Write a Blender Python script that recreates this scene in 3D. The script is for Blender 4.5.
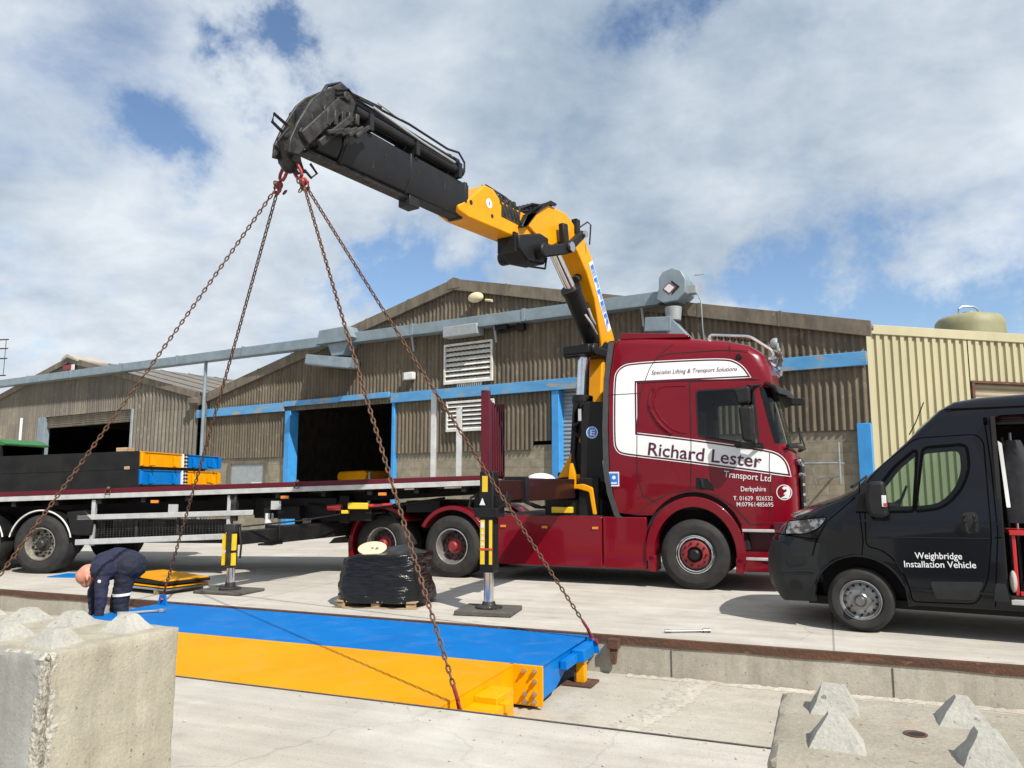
import bpy, bmesh, math, random
from mathutils import Vector, Matrix, noise
from mathutils.geometry import tessellate_polygon
R = math.radians
random.seed(7)
for o in list(bpy.data.objects):
    bpy.data.objects.remove(o)
SC = bpy.context.scene
COL = SC.collection

# ------------------------------------------------------------------ camera, sky, sun, exposure
cam = bpy.data.objects.new('camera', bpy.data.cameras.new('camera'))
COL.objects.link(cam)
cam.location = (0, 0, 1.6)
cam.rotation_euler = (R(97.4), 0, 0)
cam.data.sensor_width = 36
cam.data.lens = 36 * 769 / 1024
cam.data.clip_start = 0.05
cam.data.clip_end = 3000
SC.camera = cam
SC.render.resolution_x, SC.render.resolution_y = 1024, 768

SUN_EL = R(47)
SUN_AZ = (0.55, -0.835)
world = bpy.data.worlds.new('World')
SC.world = world
world.use_nodes = True
wn, wl = world.node_tree.nodes, world.node_tree.links
bg = wn['Background']
bg.inputs['Strength'].default_value = 0.1
sky = wn.new('ShaderNodeTexSky')
sky.sky_type = 'NISHITA'
sky.sun_disc = False
sky.sun_elevation = SUN_EL
sky.sun_rotation = math.atan2(SUN_AZ[0], SUN_AZ[1])
sky.air_density = 1.0
sky.dust_density = 0.3
sky.ozone_density = 3.0
tc = wn.new('ShaderNodeTexCoord')
DIR = tc.outputs['Generated']

def wmath(op, a, b=None, clamp=False):
    n = wn.new('ShaderNodeMath'); n.operation = op; n.use_clamp = clamp
    for i, v in enumerate((a, b)):
        if v is None: continue
        if hasattr(v, 'links'): wl.new(v, n.inputs[i])
        else: n.inputs[i].default_value = v
    return n.outputs[0]

sep = wn.new('ShaderNodeSeparateXYZ'); wl.new(DIR, sep.inputs[0])
den = wmath('ADD', wmath('MAXIMUM', sep.outputs['Z'], 0.0), 0.32)
comb = wn.new('ShaderNodeCombineXYZ')
wl.new(wmath('DIVIDE', sep.outputs['X'], den), comb.inputs[0])
wl.new(wmath('DIVIDE', sep.outputs['Y'], den), comb.inputs[1])
comb.inputs[2].default_value = 3.7

def wnoise(scale, detail, rough, dist=0.0, off=0.0):
    mp = wn.new('ShaderNodeMapping'); wl.new(comb.outputs[0], mp.inputs[0])
    mp.inputs['Location'].default_value = (off, off * 0.7, off * 0.3)
    n = wn.new('ShaderNodeTexNoise'); wl.new(mp.outputs[0], n.inputs['Vector'])
    n.inputs['Scale'].default_value = scale; n.inputs['Detail'].default_value = detail
    n.inputs['Roughness'].default_value = rough; n.inputs['Distortion'].default_value = dist
    return n.outputs['Fac']

# gaps of blue between the clouds (direction, radius, strength)
GAPS = [((0.21, 0.83, 0.54), 0.16, 0.24), ((-0.27, 0.84, 0.47), 0.09, 0.22), ((-0.39, 0.85, 0.35), 0.10, 0.17),
        ((-0.13, 0.94, 0.26), 0.17, 0.24), ((0.42, 0.89, 0.185), 0.19, 0.40), ((0.58, 0.80, 0.155), 0.19, 0.38),
        ((0.12, 0.94, 0.44), 0.10, 0.10), ((0.30, 0.93, 0.19), 0.13, 0.22), ((-0.14, 0.95, 0.28), 0.14, 0.2),
        ((-0.55, 0.82, 0.17), 0.12, 0.08), ((-0.2, 0.5, 0.9), 0.4, 0.2), ((0.5, -0.5, 0.7), 0.5, 0.3), ((-0.7, -0.5, 0.5), 0.4, 0.2)]
dens = wmath('ADD', wmath('MULTIPLY', wnoise(1.7, 10, 0.56, 0.25, 1.3), 0.76), wmath('MULTIPLY', wnoise(5.0, 8, 0.6, 0.15, 5.1), 0.24))
dens = wmath('ADD', dens, 0.07)
# ragged edges for the gaps: the direction is pushed about by noise
wnz = wn.new('ShaderNodeTexNoise'); wl.new(DIR, wnz.inputs['Vector']); wnz.inputs['Scale'].default_value = 5.0; wnz.inputs['Detail'].default_value = 7; wnz.inputs['Roughness'].default_value = 0.62
wsub = wn.new('ShaderNodeVectorMath'); wsub.operation = 'SUBTRACT'; wl.new(wnz.outputs['Color'], wsub.inputs[0]); wsub.inputs[1].default_value = (0.5, 0.5, 0.5)
wsc = wn.new('ShaderNodeVectorMath'); wsc.operation = 'SCALE'; wl.new(wsub.outputs[0], wsc.inputs[0]); wsc.inputs['Scale'].default_value = 0.42
wad = wn.new('ShaderNodeVectorMath'); wad.operation = 'ADD'; wl.new(DIR, wad.inputs[0]); wl.new(wsc.outputs[0], wad.inputs[1])
WDIR = wad.outputs[0]
for g, r, k in GAPS:
    gv = Vector(g).normalized()
    d = wn.new('ShaderNodeVectorMath'); d.operation = 'DISTANCE'
    wl.new(WDIR, d.inputs[0]); d.inputs[1].default_value = gv
    t = wmath('SUBTRACT', 1.0, wmath('DIVIDE', d.outputs['Value'], r), True)
    t = wmath('MULTIPLY', t, t)
    dens = wmath('SUBTRACT', dens, wmath('MULTIPLY', t, k * 1.6))
cov = wn.new('ShaderNodeMapRange'); cov.interpolation_type = 'SMOOTHSTEP'
wl.new(dens, cov.inputs['Value'])
cov.inputs['From Min'].default_value = 0.30; cov.inputs['From Max'].default_value = 0.58
shade = wmath('ADD', wmath('MULTIPLY', wnoise(1.5, 8, 0.54, 0.25, 9.0), 0.62), wmath('MULTIPLY', wnoise(5.0, 9, 0.6, 0.2, 2.0), 0.38))
cr = wn.new('ShaderNodeValToRGB')
wl.new(shade, cr.inputs[0])
cr.color_ramp.elements[0].position = 0.34; cr.color_ramp.elements[0].color = (3.0, 3.85, 4.85, 1)
cr.color_ramp.elements[1].position = 0.60; cr.color_ramp.elements[1].color = (6.9, 7.4, 7.9, 1)
mixc = wn.new('ShaderNodeMix'); mixc.data_type = 'RGBA'
wl.new(cov.outputs[0], mixc.inputs['Factor'])
skb = wn.new('ShaderNodeVectorMath'); skb.operation = 'SCALE'; wl.new(sky.outputs[0], skb.inputs[0]); skb.inputs['Scale'].default_value = 1.25
wl.new(skb.outputs[0], mixc.inputs['A']); wl.new(cr.outputs[0], mixc.inputs['B'])
wl.new(mixc.outputs['Result'], bg.inputs['Color'])

sun_d = bpy.data.lights.new('sun', 'SUN')
sun_d.energy = 5.0; sun_d.angle = R(0.53); sun_d.color = (1.0, 0.95, 0.87)
sun = bpy.data.objects.new('sun', sun_d); COL.objects.link(sun)
az = Vector((SUN_AZ[0], SUN_AZ[1], 0)).normalized()
sdir = Vector((az.x * math.cos(SUN_EL), az.y * math.cos(SUN_EL), math.sin(SUN_EL)))
sun.rotation_euler = sdir.to_track_quat('Z', 'Y').to_euler()
sun.location = (20, -25, 40)

SC.view_settings.view_transform = 'Standard'
SC.view_settings.look = 'None'
SC.view_settings.exposure = 0.24
SC.view_settings.gamma = 1.0

# ------------------------------------------------------------------ materials
def nodes(m):
    m.use_nodes = True
    return m.node_tree.nodes, m.node_tree.links, m.node_tree.nodes['Principled BSDF']

def pmat(name, c1, c2=None, scale=4.0, rough=0.5, metal=0.0, coat=0.0, bump=0.0, bscale=60.0, stretch=(1, 1, 1),
         lo=0.35, hi=0.65, detail=6, c3=None, s3=25.0, p3=0.62, spec=0.5, rvar=0.0, bstretch=None):
    """base colour with a noise between c1 and c2, optional specks of c3, optional fine bump"""
    m = bpy.data.materials.new(name)
    N, L, b = nodes(m)
    c2 = c2 or tuple(v * 0.82 for v in c1)
    t = N.new('ShaderNodeTexCoord'); mp = N.new('ShaderNodeMapping')
    L.new(t.outputs['Object'], mp.inputs[0]); mp.inputs['Scale'].default_value = stretch
    n = N.new('ShaderNodeTexNoise'); L.new(mp.outputs[0], n.inputs['Vector'])
    n.inputs['Scale'].default_value = scale; n.inputs['Detail'].default_value = detail; n.inputs['Roughness'].default_value = 0.6
    r = N.new('ShaderNodeValToRGB'); L.new(n.outputs['Fac'], r.inputs[0])
    r.color_ramp.elements[0].position = lo; r.color_ramp.elements[0].color = (*c1, 1)
    r.color_ramp.elements[1].position = hi; r.color_ramp.elements[1].color = (*c2, 1)
    out = r.outputs[0]
    if c3:
        n3 = N.new('ShaderNodeTexNoise'); L.new(mp.outputs[0], n3.inputs['Vector'])
        n3.inputs['Scale'].default_value = s3; n3.inputs['Detail'].default_value = 8; n3.inputs['Roughness'].default_value = 0.65
        m3 = N.new('ShaderNodeMapRange'); L.new(n3.outputs['Fac'], m3.inputs['Value'])
        m3.inputs['From Min'].default_value = p3; m3.inputs['From Max'].default_value = p3 + 0.08
        x = N.new('ShaderNodeMix'); x.data_type = 'RGBA'
        L.new(m3.outputs[0], x.inputs['Factor']); L.new(out, x.inputs['A']); x.inputs['B'].default_value = (*c3, 1)
        out = x.outputs['Result']
    L.new(out, b.inputs['Base Color'])
    b.inputs['Roughness'].default_value = rough; b.inputs['Metallic'].default_value = metal
    b.inputs['Specular IOR Level'].default_value = spec
    if rvar:
        q = N.new('ShaderNodeMapRange'); L.new(n.outputs['Fac'], q.inputs['Value'])
        q.inputs['From Min'].default_value = 0.3; q.inputs['From Max'].default_value = 0.7
        q.inputs['To Min'].default_value = rough - rvar; q.inputs['To Max'].default_value = rough + rvar
        L.new(q.outputs[0], b.inputs['Roughness'])
    if coat:
        b.inputs['Coat Weight'].default_value = coat; b.inputs['Coat Roughness'].default_value = 0.06
    if bump:
        nb = N.new('ShaderNodeTexNoise')
        if bstretch:
            bm_ = N.new('ShaderNodeMapping'); L.new(t.outputs['Object'], bm_.inputs[0]); bm_.inputs['Scale'].default_value = bstretch; L.new(bm_.outputs[0], nb.inputs['Vector'])
        else: L.new(t.outputs['Object'], nb.inputs['Vector'])
        nb.inputs['Scale'].default_value = bscale; nb.inputs['Detail'].default_value = 6
        bp = N.new('ShaderNodeBump'); bp.inputs['Strength'].default_value = bump; bp.inputs['Distance'].default_value = 0.02
        L.new(nb.outputs['Fac'], bp.inputs['Height']); L.new(bp.outputs[0], b.inputs['Normal'])
    return m

def glassmat(name, tint, refl=0.08):
    m = bpy.data.materials.new(name); m.use_nodes = True
    N, L = m.node_tree.nodes, m.node_tree.links
    N.remove(N['Principled BSDF'])
    tr = N.new('ShaderNodeBsdfTransparent'); tr.inputs[0].default_value = (*tint, 1)
    gl = N.new('ShaderNodeBsdfGlossy'); gl.inputs['Roughness'].default_value = 0.02
    fr = N.new('ShaderNodeFresnel'); fr.inputs[0].default_value = 1.5
    mx = N.new('ShaderNodeMixShader'); L.new(fr.outputs[0], mx.inputs[0]); L.new(tr.outputs[0], mx.inputs[1]); L.new(gl.outputs[0], mx.inputs[2])
    L.new(mx.outputs[0], N['Material Output'].inputs[0])
    return m

def concrete(name, base, dark, light, scale=0.5, rust=False, bump=0.25, joints=0, vstreak=False):
    m = bpy.data.materials.new(name); N, L, b = nodes(m)
    t = N.new('ShaderNodeTexCoord'); V = t.outputs['Object']
    def noi(s, d=8, r=0.6, st=None):
        n = N.new('ShaderNodeTexNoise'); n.inputs['Scale'].default_value = s; n.inputs['Detail'].default_value = d; n.inputs['Roughness'].default_value = r
        if st:
            mp = N.new('ShaderNodeMapping'); mp.inputs['Scale'].default_value = st; L.new(V, mp.inputs[0]); L.new(mp.outputs[0], n.inputs['Vector'])
        else: L.new(V, n.inputs['Vector'])
        return n.outputs['Fac']
    def ramp(f, a, z, ca, cz):
        r = N.new('ShaderNodeValToRGB'); L.new(f, r.inputs[0])
        r.color_ramp.elements[0].position = a; r.color_ramp.elements[0].color = (*ca, 1)
        r.color_ramp.elements[1].position = z; r.color_ramp.elements[1].color = (*cz, 1); return r.outputs[0]
    def mix(f, A, B, mode='MIX'):
        x = N.new('ShaderNodeMix'); x.data_type = 'RGBA'; x.blend_type = mode
        if hasattr(f, 'links'): L.new(f, x.inputs['Factor'])
        else: x.inputs['Factor'].default_value = f
        for k, v in (('A', A), ('B', B)):
            if hasattr(v, 'links'): L.new(v, x.inputs[k])
            else: x.inputs[k].default_value = (*v, 1)
        return x.outputs['Result']
    c = ramp(noi(scale, 9, 0.62), 0.3, 0.68, dark, light)
    c = mix(0.55, c, base)
    c = mix(0.5, c, ramp(noi(scale * 5, 8, 0.7), 0.3, 0.7, (0.72, 0.72, 0.72), (1.12, 1.11, 1.08)), 'MULTIPLY')
    c = mix(0.55, c, ramp(noi(70, 4, 0.6), 0.35, 0.65, (0.8, 0.8, 0.8), (1.1, 1.1, 1.1)), 'MULTIPLY')
    c = mix(0.5, c, ramp(noi(1.2, 6, 0.6, (0.35, 4, 1)), 0.42, 0.62, (1, 1, 1), (0.84, 0.83, 0.8)), 'MULTIPLY')
    # pits and dark specks
    c = mix(ramp(noi(38, 3, 0.5), 0.67, 0.72, (0, 0, 0), (1, 1, 1)), c, tuple(v * 0.45 for v in base))
    # a few oily stains
    c = mix(ramp(noi(1.7, 5, 0.55), 0.64, 0.74, (0, 0, 0), (0.55, 0.55, 0.55)), c, tuple(v * 0.55 for v in base))
    if vstreak:
        c = mix(0.8, c, ramp(noi(1.0, 7, 0.65, (7, 7, 0.7)), 0.35, 0.68, (1.06, 1.05, 1.02), (0.74, 0.72, 0.67)), 'MULTIPLY')
    if joints:
        # hairline cracks, broom drag and worn pale patches
        nz = N.new('ShaderNodeTexNoise'); L.new(V, nz.inputs['Vector']); nz.inputs['Scale'].default_value = 1.1; nz.inputs['Detail'].default_value = 6
        vm_ = N.new('ShaderNodeMix'); vm_.data_type = 'RGBA'; vm_.blend_type = 'ADD'; vm_.inputs['Factor'].default_value = 0.9; L.new(V, vm_.inputs['A']); L.new(nz.outputs['Color'], vm_.inputs['B'])
        vo_ = N.new('ShaderNodeTexVoronoi'); vo_.feature = 'DISTANCE_TO_EDGE'; vo_.inputs['Scale'].default_value = 0.28; L.new(vm_.outputs['Result'], vo_.inputs['Vector'])
        c = mix(ramp(vo_.outputs['Distance'], 0.0006, 0.0024, (0.4, 0.4, 0.4), (0, 0, 0)), c, tuple(v * 0.45 for v in base))
        c = mix(0.6, c, ramp(noi(1.0, 7, 0.6, (0.5, 9, 1)), 0.38, 0.62, (1.07, 1.07, 1.06), (0.88, 0.875, 0.86)), 'MULTIPLY')
        c = mix(ramp(noi(0.55, 7, 0.62), 0.5, 0.66, (0, 0, 0), (0.45, 0.45, 0.45)), c, (0.62, 0.60, 0.565))
        # faint tyre tracks running along the yard
        tn = N.new('ShaderNodeMapping'); tn.inputs['Scale'].default_value = (0.05, 1.0, 1); tn.inputs['Rotation'].default_value = (0, 0, 0.12); L.new(V, tn.inputs[0])
        tw = N.new('ShaderNodeTexNoise'); L.new(tn.outputs[0], tw.inputs['Vector']); tw.inputs['Scale'].default_value = 1.6; tw.inputs['Detail'].default_value = 5
        c = mix(ramp(tw.outputs['Fac'], 0.6, 0.72, (0, 0, 0), (0.5, 0.5, 0.5)), c, tuple(v * 0.72 for v in base))
    if rust:
        c = mix(ramp(noi(2.3, 7, 0.6), 0.56, 0.72, (0, 0, 0), (0.7, 0.7, 0.7)), c, (0.30, 0.20, 0.10))
    if joints:
        br = N.new('ShaderNodeTexBrick'); L.new(V, br.inputs['Vector'])
        br.offset = 0; br.inputs['Scale'].default_value = 1.0; br.inputs['Mortar Size'].default_value = 0.012; br.inputs['Mortar Smooth'].default_value = 0.2
        br.inputs['Brick Width'].default_value = joints; br.inputs['Row Height'].default_value = joints * 0.8
        br.inputs['Color1'].default_value = (1, 1, 1, 1); br.inputs['Color2'].default_value = (0.93, 0.93, 0.92, 1); br.inputs['Mortar'].default_value = (0.62, 0.6, 0.57, 1)
        c = mix(1.0, c, br.outputs['Color'], 'MULTIPLY')
    L.new(c, b.inputs['Base Color']); b.inputs['Roughness'].default_value = 0.9; b.inputs['Specular IOR Level'].default_value = 0.25
    bp = N.new('ShaderNodeBump'); bp.inputs['Strength'].default_value = bump; bp.inputs['Distance'].default_value = 0.012
    ad = N.new('ShaderNodeMath'); ad.operation = 'ADD'; L.new(noi(45, 6, 0.7), ad.inputs[0]); L.new(noi(9, 5, 0.6), ad.inputs[1])
    L.new(ad.outputs[0], bp.inputs['Height']); L.new(bp.outputs[0], b.inputs['Normal'])
    return m

def sheetmat(name, base, dark, pale, lap=2.2):
    """old fibre cement sheeting: vertical streaks, lichen blotches, sheet to sheet variation"""
    m = bpy.data.materials.new(name); N, L, b = nodes(m)
    t = N.new('ShaderNodeTexCoord'); V = t.outputs['Object']
    def noi(s, st, d=7):
        mp = N.new('ShaderNodeMapping'); mp.inputs['Scale'].default_value = st; L.new(V, mp.inputs[0])
        n = N.new('ShaderNodeTexNoise'); L.new(mp.outputs[0], n.inputs['Vector']); n.inputs['Scale'].default_value = s
        n.inputs['Detail'].default_value = d; n.inputs['Roughness'].default_value = 0.65; return n.outputs['Fac']
    def ramp(f, a, z, ca, cz):
        r = N.new('ShaderNodeValToRGB'); L.new(f, r.inputs[0])
        r.color_ramp.elements[0].position = a; r.color_ramp.elements[0].color = (*ca, 1)
        r.color_ramp.elements[1].position = z; r.color_ramp.elements[1].color = (*cz, 1); return r.outputs[0]
    def mix(f, A, B, mode='MIX'):
        x = N.new('ShaderNodeMix'); x.data_type = 'RGBA'; x.blend_type = mode
        if hasattr(f, 'links'): L.new(f, x.inputs['Factor'])
        else: x.inputs['Factor'].default_value = f
        for k, v in (('A', A), ('B', B)):
            if hasattr(v, 'links'): L.new(v, x.inputs[k])
            else: x.inputs[k].default_value = (*v, 1)
        return x.outputs['Result']
    c = ramp(noi(1.0, (5, 5, 0.35)), 0.34, 0.66, base, dark)
    c = mix(ramp(noi(7.0, (1, 1, 0.6)), 0.55, 0.72, (0, 0, 0), (0.8, 0.8, 0.8)), c, pale)
    c = mix(ramp(noi(0.35, (1, 1, 1)), 0.35, 0.65, (0, 0, 0), (0.55, 0.55, 0.55)), c, dark)
    br = N.new('ShaderNodeTexBrick')
    mp = N.new('ShaderNodeMapping'); mp.inputs['Rotation'].default_value = (R(-90), 0, 0); L.new(V, mp.inputs[0]); L.new(mp.outputs[0], br.inputs['Vector'])
    br.offset = 0; br.inputs['Scale'].default_value = 1; br.inputs['Brick Width'].default_value = 1.02; br.inputs['Row Height'].default_value = lap
    br.inputs['Mortar Size'].default_value = 0.008; br.inputs['Mortar Smooth'].default_value = 0.3
    br.inputs['Color1'].default_value = (1.08, 1.06, 1.03, 1); br.inputs['Color2'].default_value = (0.84, 0.84, 0.84, 1); br.inputs['Mortar'].default_value = (0.7, 0.68, 0.64, 1)
    c = mix(1.0, c, br.outputs['Color'], 'MULTIPLY')
    L.new(c, b.inputs['Base Color']); b.inputs['Roughness'].default_value = 0.92; b.inputs['Specular IOR Level'].default_value = 0.2
    bp = N.new('ShaderNodeBump'); bp.inputs['Strength'].default_value = 0.3; bp.inputs['Distance'].default_value = 0.01
    L.new(noi(30, (1, 1, 1)), bp.inputs['Height']); L.new(bp.outputs[0], b.inputs['Normal'])
    return m

def blockmat(name, c1, c2, mortar, bw=0.45, bh=0.225):
    m = bpy.data.materials.new(name); N, L, b = nodes(m)
    t = N.new('ShaderNodeTexCoord'); mp = N.new('ShaderNodeMapping'); mp.inputs['Rotation'].default_value = (R(-90), 0, 0)
    L.new(t.outputs['Object'], mp.inputs[0])
    br = N.new('ShaderNodeTexBrick'); L.new(mp.outputs[0], br.inputs['Vector'])
    br.inputs['Scale'].default_value = 1; br.inputs['Brick Width'].default_value = bw; br.inputs['Row Height'].default_value = bh
    br.inputs['Mortar Size'].default_value = 0.009; br.inputs['Color1'].default_value = (*c1, 1); br.inputs['Color2'].default_value = (*c2, 1); br.inputs['Mortar'].default_value = (*mortar, 1)
    n = N.new('ShaderNodeTexNoise'); L.new(t.outputs['Object'], n.inputs['Vector']); n.inputs['Scale'].default_value = 6; n.inputs['Detail'].default_value = 9
    r = N.new('ShaderNodeValToRGB'); L.new(n.outputs['Fac'], r.inputs[0])
    r.color_ramp.elements[0].position = 0.3; r.color_ramp.elements[0].color = (0.72, 0.71, 0.68, 1); r.color_ramp.elements[1].position = 0.7; r.color_ramp.elements[1].color = (1.1, 1.1, 1.1, 1)
    x = N.new('ShaderNodeMix'); x.data_type = 'RGBA'; x.blend_type = 'MULTIPLY'; x.inputs['Factor'].default_value = 1
    L.new(br.outputs['Color'], x.inputs['A']); L.new(r.outputs[0], x.inputs['B']); L.new(x.outputs['Result'], b.inputs['Base Color'])
    b.inputs['Roughness'].default_value = 0.95
    bp = N.new('ShaderNodeBump'); bp.inputs['Strength'].default_value = 0.4; bp.inputs['Distance'].default_value = 0.01; bp.invert = True
    L.new(br.outputs['Fac'], bp.inputs['Height']); L.new(bp.outputs[0], b.inputs['Normal'])
    return m

def treadmat(name, c1, c2, dirt):
    """painted chequer plate: lozenge bump, slight dirt and scuffs"""
    m = pmat(name, c1, c2, 1.5, 0.45, c3=dirt, s3=9, p3=0.66, spec=0.12)
    N, L = m.node_tree.nodes, m.node_tree.links
    b = N['Principled BSDF']
    t = N.new('ShaderNodeTexCoord')
    # trodden dust, in footprint sized patches
    src = b.inputs['Base Color'].links[0].from_socket
    dn = N.new('ShaderNodeTexNoise'); L.new(t.outputs['Object'], dn.inputs['Vector']); dn.inputs['Scale'].default_value = 3.2; dn.inputs['Detail'].default_value = 9; dn.inputs['Roughness'].default_value = 0.7
    dm = N.new('ShaderNodeMapRange'); L.new(dn.outputs['Fac'], dm.inputs['Value']); dm.inputs['From Min'].default_value = 0.5; dm.inputs['From Max'].default_value = 0.85; dm.inputs['To Max'].default_value = 0.16
    dx = N.new('ShaderNodeMix'); dx.data_type = 'RGBA'; L.new(dm.outputs[0], dx.inputs['Factor']); L.new(src, dx.inputs['A']); dx.inputs['B'].default_value = (0.42, 0.38, 0.31, 1); L.new(dx.outputs['Result'], b.inputs['Base Color'])
    hs = []
    for rot in (45, -45):
        mp = N.new('ShaderNodeMapping'); L.new(t.outputs['Object'], mp.inputs[0]); mp.inputs['Rotation'].default_value = (0, 0, R(rot)); mp.inputs['Scale'].default_value = (22, 66, 1)
        v = N.new('ShaderNodeTexVoronoi'); v.inputs['Scale'].default_value = 1; v.inputs['Randomness'].default_value = 0; L.new(mp.outputs[0], v.inputs['Vector'])
        hs.append(v.outputs['Distance'])
    mn = N.new('ShaderNodeMath'); mn.operation = 'MINIMUM'; L.new(hs[0], mn.inputs[0]); L.new(hs[1], mn.inputs[1])
    bp = N.new('ShaderNodeBump'); bp.invert = True; bp.inputs['Strength'].default_value = 1.0; bp.inputs['Distance'].default_value = 0.02
    L.new(mn.outputs[0], bp.inputs['Height']); L.new(bp.outputs[0], b.inputs['Normal'])
    return m

M = {}
M['yard'] = concrete('yard_concrete', (0.49, 0.462, 0.415), (0.40, 0.375, 0.33), (0.56, 0.53, 0.485), 0.35, joints=7.5)
M['pit'] = concrete('pit_concrete', (0.46, 0.425, 0.365), (0.35, 0.315, 0.26), (0.52, 0.49, 0.44), 0.8, rust=False)
M['pitwall'] = concrete('pit_wall_concrete', (0.44, 0.41, 0.355), (0.32, 0.295, 0.25), (0.50, 0.475, 0.42), 1.1, vstreak=True)
M['block'] = concrete('cast_block_concrete', (0.43, 0.40, 0.325), (0.31, 0.285, 0.225), (0.51, 0.485, 0.415), 1.6, bump=0.5, vstreak=True)
M['aggregate'] = pmat('broken_aggregate', (0.50, 0.47, 0.40), (0.27, 0.25, 0.21), 38, 0.95, lo=0.42, hi=0.62, bump=1.0, bscale=45)
M['blockrust'] = concrete('stained_block_concrete', (0.37, 0.335, 0.275), (0.25, 0.22, 0.17), (0.45, 0.42, 0.36), 1.8, rust=True, bump=0.6)
M['nib'] = concrete('block_nib_concrete', (0.42, 0.41, 0.37), (0.27, 0.26, 0.235), (0.50, 0.49, 0.45), 4, bump=0.6)
M['sheet'] = sheetmat('old_fibre_cement_sheet', (0.215, 0.18, 0.132), (0.11, 0.092, 0.07), (0.31, 0.275, 0.215))
M['sheet2'] = sheetmat('grey_fibre_cement_sheet', (0.235, 0.212, 0.175), (0.135, 0.122, 0.102), (0.34, 0.31, 0.26))
M['roof'] = pmat('roof_sheet', (0.19, 0.175, 0.155), (0.12, 0.11, 0.095), 3, 0.9, c3=(0.25, 0.24, 0.2), s3=12)
M['fascia'] = pmat('weathered_verge', (0.185, 0.155, 0.115), (0.11, 0.092, 0.07), 5, 0.9, stretch=(1, 1, 0.4), bump=0.2, c3=(0.26, 0.24, 0.19), s3=14)
M['blocks'] = blockmat('concrete_blockwork', (0.31, 0.27, 0.20), (0.25, 0.22, 0.165), (0.23, 0.2, 0.155))
M['blueband'] = pmat('faded_blue_paint', (0.10, 0.33, 0.60), (0.07, 0.25, 0.50), 2.0, 0.65, c3=(0.30, 0.29, 0.26), s3=3.2, p3=0.55, stretch=(0.6, 1, 1.5))
M['bluepaint'] = pmat('bright_blue_paint', (0.05, 0.30, 0.68), (0.04, 0.25, 0.58), 4, 0.5)
M['galv'] = pmat('blue_grey_steel', (0.235, 0.295, 0.335), (0.18, 0.225, 0.255), 3.0, 0.5, 0.1, c3=(0.2, 0.21, 0.21), s3=6, p3=0.64)
M['steelrod'] = pmat('scuffed_steel', (0.30, 0.30, 0.31), (0.2, 0.2, 0.205), 12, 0.35, 0.9)
M['discdark'] = pmat('dark_wheel_disc', (0.07, 0.022, 0.02), (0.03, 0.018, 0.016), 10, 0.5, 0.2)
M['steel'] = pmat('grey_galvanised_steel', (0.40, 0.42, 0.43), (0.28, 0.30, 0.31), 6, 0.45, 0.5)
M['alu'] = pmat('dull_aluminium', (0.58, 0.58, 0.57), (0.44, 0.44, 0.43), 5, 0.45, 0.35, c3=(0.25, 0.23, 0.2), s3=7, p3=0.63)
M['chrome'] = pmat('polished_steel', (0.75, 0.75, 0.76), (0.62, 0.62, 0.63), 8, 0.16, 1.0)
M['white'] = pmat('white_paint', (0.74, 0.74, 0.72), (0.62, 0.61, 0.58), 3, 0.4)
M['vinyl'] = pmat('white_vinyl', (0.80, 0.80, 0.79), (0.76, 0.76, 0.75), 1, 0.3, coat=0.5)
M['slat'] = pmat('dusty_white_slat', (0.72, 0.71, 0.67), (0.55, 0.54, 0.49), 4, 0.6)
M['beige'] = pmat('cream_profiled_steel', (0.44, 0.40, 0.255), (0.37, 0.335, 0.21), 1.0, 0.55, stretch=(1, 1, 0.3), c3=(0.33, 0.29, 0.19), s3=4, p3=0.64)
M['beigedoor'] = pmat('tan_shutter', (0.33, 0.27, 0.18), (0.27, 0.22, 0.145), 2, 0.6)
M['tank'] = pmat('olive_tank', (0.30, 0.29, 0.16), (0.22, 0.21, 0.11), 2, 0.6, stretch=(1, 1, 0.3))
M['shutter'] = pmat('grey_shutter', (0.36, 0.39, 0.41), (0.29, 0.31, 0.33), 2, 0.5, 0.3)
M['red'] = pmat('burgundy_paint', (0.168, 0.0022, 0.0105), (0.152, 0.002, 0.0095), 1.2, 0.28, coat=0.45, spec=0.15)
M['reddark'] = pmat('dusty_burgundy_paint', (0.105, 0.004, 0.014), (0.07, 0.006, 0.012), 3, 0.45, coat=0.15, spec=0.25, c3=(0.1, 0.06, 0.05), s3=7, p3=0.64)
M['brownred'] = pmat('grimy_maroon_beam', (0.030, 0.007, 0.007), (0.018, 0.007, 0.007), 4, 0.45, coat=0.1, spec=0.25)
M['black'] = pmat('satin_black', (0.008, 0.008, 0.009), (0.013, 0.0125, 0.0125), 4, 0.45, rvar=0.1, spec=0.25)
M['blackdirt'] = pmat('dusty_black_steel', (0.007, 0.0072, 0.0085), (0.015, 0.0145, 0.014), 3, 0.55, c3=(0.04, 0.037, 0.033), s3=7, p3=0.64, rvar=0.12, spec=0.22)
M['boomblack'] = pmat('worn_black_boom', (0.011, 0.0115, 0.0135), (0.020, 0.020, 0.0215), 2.5, 0.42, c3=(0.06, 0.056, 0.05), s3=9, p3=0.65, rvar=0.12, spec=0.3, stretch=(1, 1, 0.5))
M['greasy'] = pmat('greasy_grey_steel', (0.058, 0.055, 0.052), (0.018, 0.0175, 0.017), 9, 0.5, 0.25, c3=(0.13, 0.11, 0.085), s3=14, p3=0.62, spec=0.3)
M['plastic'] = pmat('black_plastic', (0.009, 0.009, 0.010), (0.014, 0.014, 0.014), 8, 0.55, spec=0.3)
M['collar'] = pmat('grey_rubber_edge', (0.045, 0.047, 0.05), (0.06, 0.06, 0.062), 6, 0.6)
M['tyre'] = pmat('dusty_tyre', (0.020, 0.0195, 0.019), (0.036, 0.034, 0.031), 6, 0.75, c3=(0.07, 0.064, 0.055), s3=10, p3=0.66, spec=0.3)
M['rim'] = pmat('steel_rim', (0.52, 0.51, 0.49), (0.36, 0.35, 0.33), 9, 0.38, 0.75)
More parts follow.
